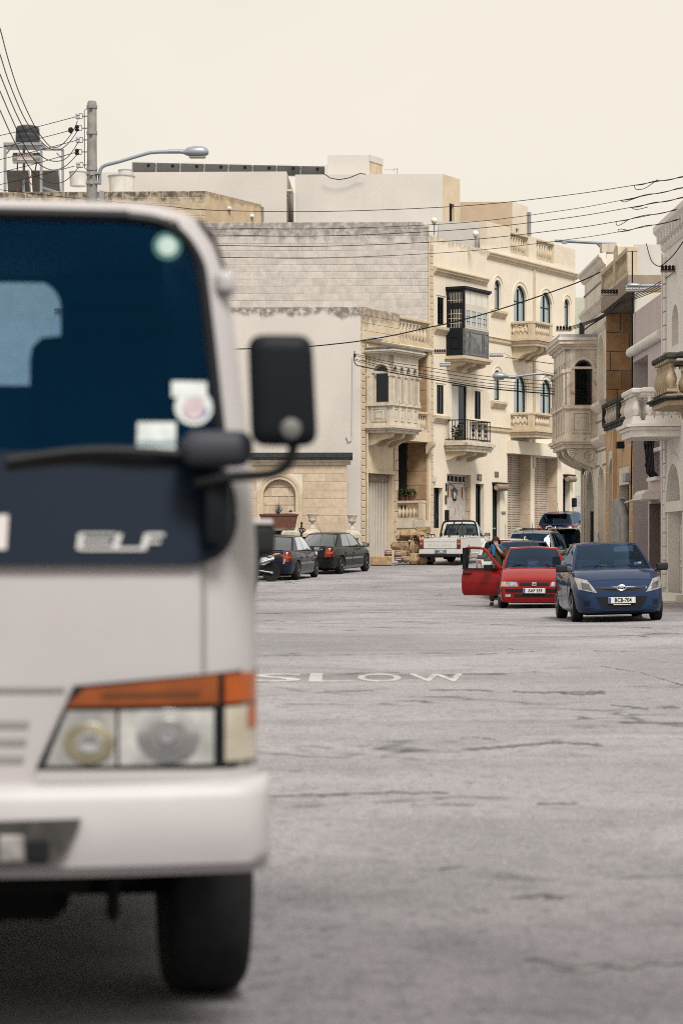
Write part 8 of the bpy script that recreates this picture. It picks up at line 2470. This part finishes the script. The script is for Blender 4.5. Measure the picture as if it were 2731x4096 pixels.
# ------------------------------------------------------------------ person standing behind the open car door
def skin_mesh(verts, edges, sub=2, root=0):
    me = bpy.data.meshes.new('skin_tmp')
    me.from_pydata([v[:3] for v in verts], edges, [])
    o = bpy.data.objects.new('skin_tmp', me); COL.objects.link(o)
    md = o.modifiers.new('s', 'SKIN'); md.use_smooth_shade = True
    for i, v in enumerate(verts):
        r_ = v[3] if isinstance(v[3], (tuple, list)) else (v[3], v[3])
        me.skin_vertices[0].data[i].radius = r_
        me.skin_vertices[0].data[i].use_root = (i == root)
    sb = o.modifiers.new('u', 'SUBSURF'); sb.levels = sub; sb.render_levels = sub
    dg = bpy.context.evaluated_depsgraph_get()
    out = bpy.data.meshes.new_from_object(o.evaluated_get(dg))
    bpy.data.objects.remove(o)
    out.polygons.foreach_set('use_smooth', [True] * len(out.polygons))
    return out
def person():
    D = 58.1
    px = (1985 - 1365.5) / FP * D
    z0 = ground(px, D)
    t = thing('person', 'person in olive jacket and blue scarf, hand to mouth, behind the open red door', 'person', (px, D, z0))
    # local: -y faces the camera, x to the viewer's right; body turned a little to the viewer's left
    m_skin = M('skin', (.42, .24, .17), .6, .06, 20)
    V = [(0, 0, .90, .13), (.02, 0, 1.10, .135), (.03, .0, 1.27, .15), (.02, -.01, 1.38, .09), (.0, -.02, 1.44, .052), (-.02, -.03, 1.50, .065), (-.025, -.035, 1.57, .080), (-.02, -.03, 1.625, .062),
         (.19, .0, 1.33, .062), (.24, -.10, 1.12, .048), (.06, -.22, 1.32, .036), (-.02, -.17, 1.44, .026),
         (-.14, .0, 1.33, .062), (-.30, -.12, 1.16, .046), (-.52, -.16, 1.17, .034), (-.60, -.17, 1.18, .026),
         (-.09, 0, .82, .095), (-.10, -.02, .46, .062), (-.11, .02, .10, .042), (-.15, -.10, .04, .036),
         (.09, 0, .82, .095), (.10, -.02, .46, .062), (.10, .03, .10, .042), (.10, -.09, .04, .036)]
    Ed = [(0,1),(1,2),(2,3),(3,4),(4,5),(5,6),(6,7),(3,8),(8,9),(9,10),(10,11),(3,12),(12,13),(13,14),(14,15),(0,16),(16,17),(17,18),(18,19),(0,20),(20,21),(21,22),(22,23)]
    put('body', skin_mesh(V, Ed, 2), m_skin, t)
    J = [(0, 0, .80, (.19, .15)), (.02, 0, 1.02, (.18, .145)), (.03, 0, 1.22, (.20, .15)), (.02, 0, 1.36, (.13, .10)), (.01, 0, 1.42, .07), (.20, 0, 1.33, .085), (.25, -.10, 1.11, .07), (.09, -.20, 1.28, .056), (-.15, 0, 1.33, .085), (-.31, -.12, 1.16, .066), (-.50, -.155, 1.17, .052)]
    put('jacket', skin_mesh(J, [(0,1),(1,2),(2,3),(3,4),(3,5),(5,6),(6,7),(3,8),(8,9),(9,10)], 2), M('olive_jacket_cloth', (.055, .045, .028), .85, .2, 18, .3, 30), t)
    Tm = [(0, 0, .86, .14), (-.09, 0, .80, .105), (-.10, -.02, .46, .08), (-.11, .02, .09, .065), (.09, 0, .80, .105), (.10, -.02, .46, .08), (.10, .03, .09, .065)]
    put('trousers', skin_mesh(Tm, [(0,1),(1,2),(2,3),(0,4),(4,5),(5,6)], 2), M('brown_trousers', (.05, .035, .025), .9, .1), t)
    for x, y in ((-.125, -.04), (.10, -.03)):
        B('shoe', MB().rbox(x - .045, x + .045, y - .15, y + .09, 0, .085, .03, 2), M('brown_shoe', (.06, .03, .016), .6, .1), t, 50)
    # scarf: two loose turns about the neck
    sc = MB()
    sc.tube([(.0 + .105 * math.cos(a), -.02 + .095 * math.sin(a), 1.405 + .025 * math.sin(a * 1.5)) for a in [k / 28 * 12.6 for k in range(29)]], .05, 8)
    sc.tube([(-.06, -.11, 1.43), (-.09, -.15, 1.33), (-.08, -.16, 1.2)], [.05, .055, .04], 8)
    B('scarf', sc, M('blue_scarf_wool', (.012, .085, .20), .9, .25, 30), t, 60)
    # hair: cap of short dark red-brown locks
    hb = MB()
    hb.grid([[(-.02 + (.092 + .006 * math.sin(5 * a)) * math.sin(th) * math.cos(a), -.02 + .10 * math.sin(th) * math.sin(a), 1.575 + .092 * math.cos(th)) for a in [k / 20 * 6.2832 for k in range(21)]] for th in [0.01, .4, .8, 1.2, 1.55]])
    for k in range(60):
        a = -.3 + k / 59 * 3.75
        p = Vector((-.02 + .093 * math.cos(a), -.02 + .098 * math.sin(a), 1.59))
        d = Vector((math.cos(a) * .01, math.sin(a) * .01, -.085 - .03 * (k % 3)))
        s = Vector((-math.sin(a), math.cos(a), 0)) * .014
        hb.add([p - s, p + s, p + d + s * .5, p + d - s * .5], [(0,1,2,3)])
    B('hair', hb, M('dark_red_hair', (.035, .010, .008), .6, .3, 60), t, 60, fixn=False)
    for s in (-1, 1):
        B('eye', MB().lathe([(.002, -.009), (.009, -.004), (.009, .004), (.002, .009)], 8, (-.03 + s * .03, -.105, 1.572), 'y'), m_black, t, 50)
        B('ear', MB().rbox(-.025 + s * .078 - .01, -.025 + s * .078 + .01, -.03, .01, 1.535, 1.585, .008), m_skin, t)
    B('nose', MB().add([(-.045, -.10, 1.535), (-.015, -.10, 1.535), (-.03, -.128, 1.54), (-.03, -.108, 1.575)], [(0,1,2),(0,2,3),(1,3,2)]), m_skin, t)
    def hand(base, dirn, up, name):
        d = Vector(dirn).normalized(); u = Vector(up).normalized(); w = d.cross(u)
        h = MB()
        b = Vector(base)
        h.tube([b, b + d * .04, b + d * .075], [.022, .036, .034], 8)
        for k, ln in enumerate((.065, .075, .07, .055)):
            o_ = b + d * .075 + u * (.027 - .018 * k)
            h.tube([o_ - d * .01, o_ + d * ln * .5 + w * .012, o_ + d * ln * .75 + w * .04], [.009, .0085, .007], 6)
        th = b + d * .025 + u * .03
        h.tube([th, th + u * .025 + d * .02, th + u * .02 + d * .055 + w * .02], [.011, .010, .008], 6)
        B(name, h, m_skin, t, 60)
    hand((-.0, -.18, 1.40), (-.25, .1, 1), (1, .2, 0), 'hand')
    hand((-.57, -.17, 1.175), (-1, -.1, -.1), (0, -.3, 1), 'hand')
person()
# scrap of litter on the road by the blue car
bare('paper_scrap', MB().add([tuple(W(2548, 2470, 46.9)), tuple(W(2570, 2472, 46.7)), tuple(W(2566, 2462, 46.9)), tuple(W(2554, 2460, 47.0))], [(0,1,2,3)]), m_plate, 'crumpled white paper scrap on the road before the blue car', 'litter')
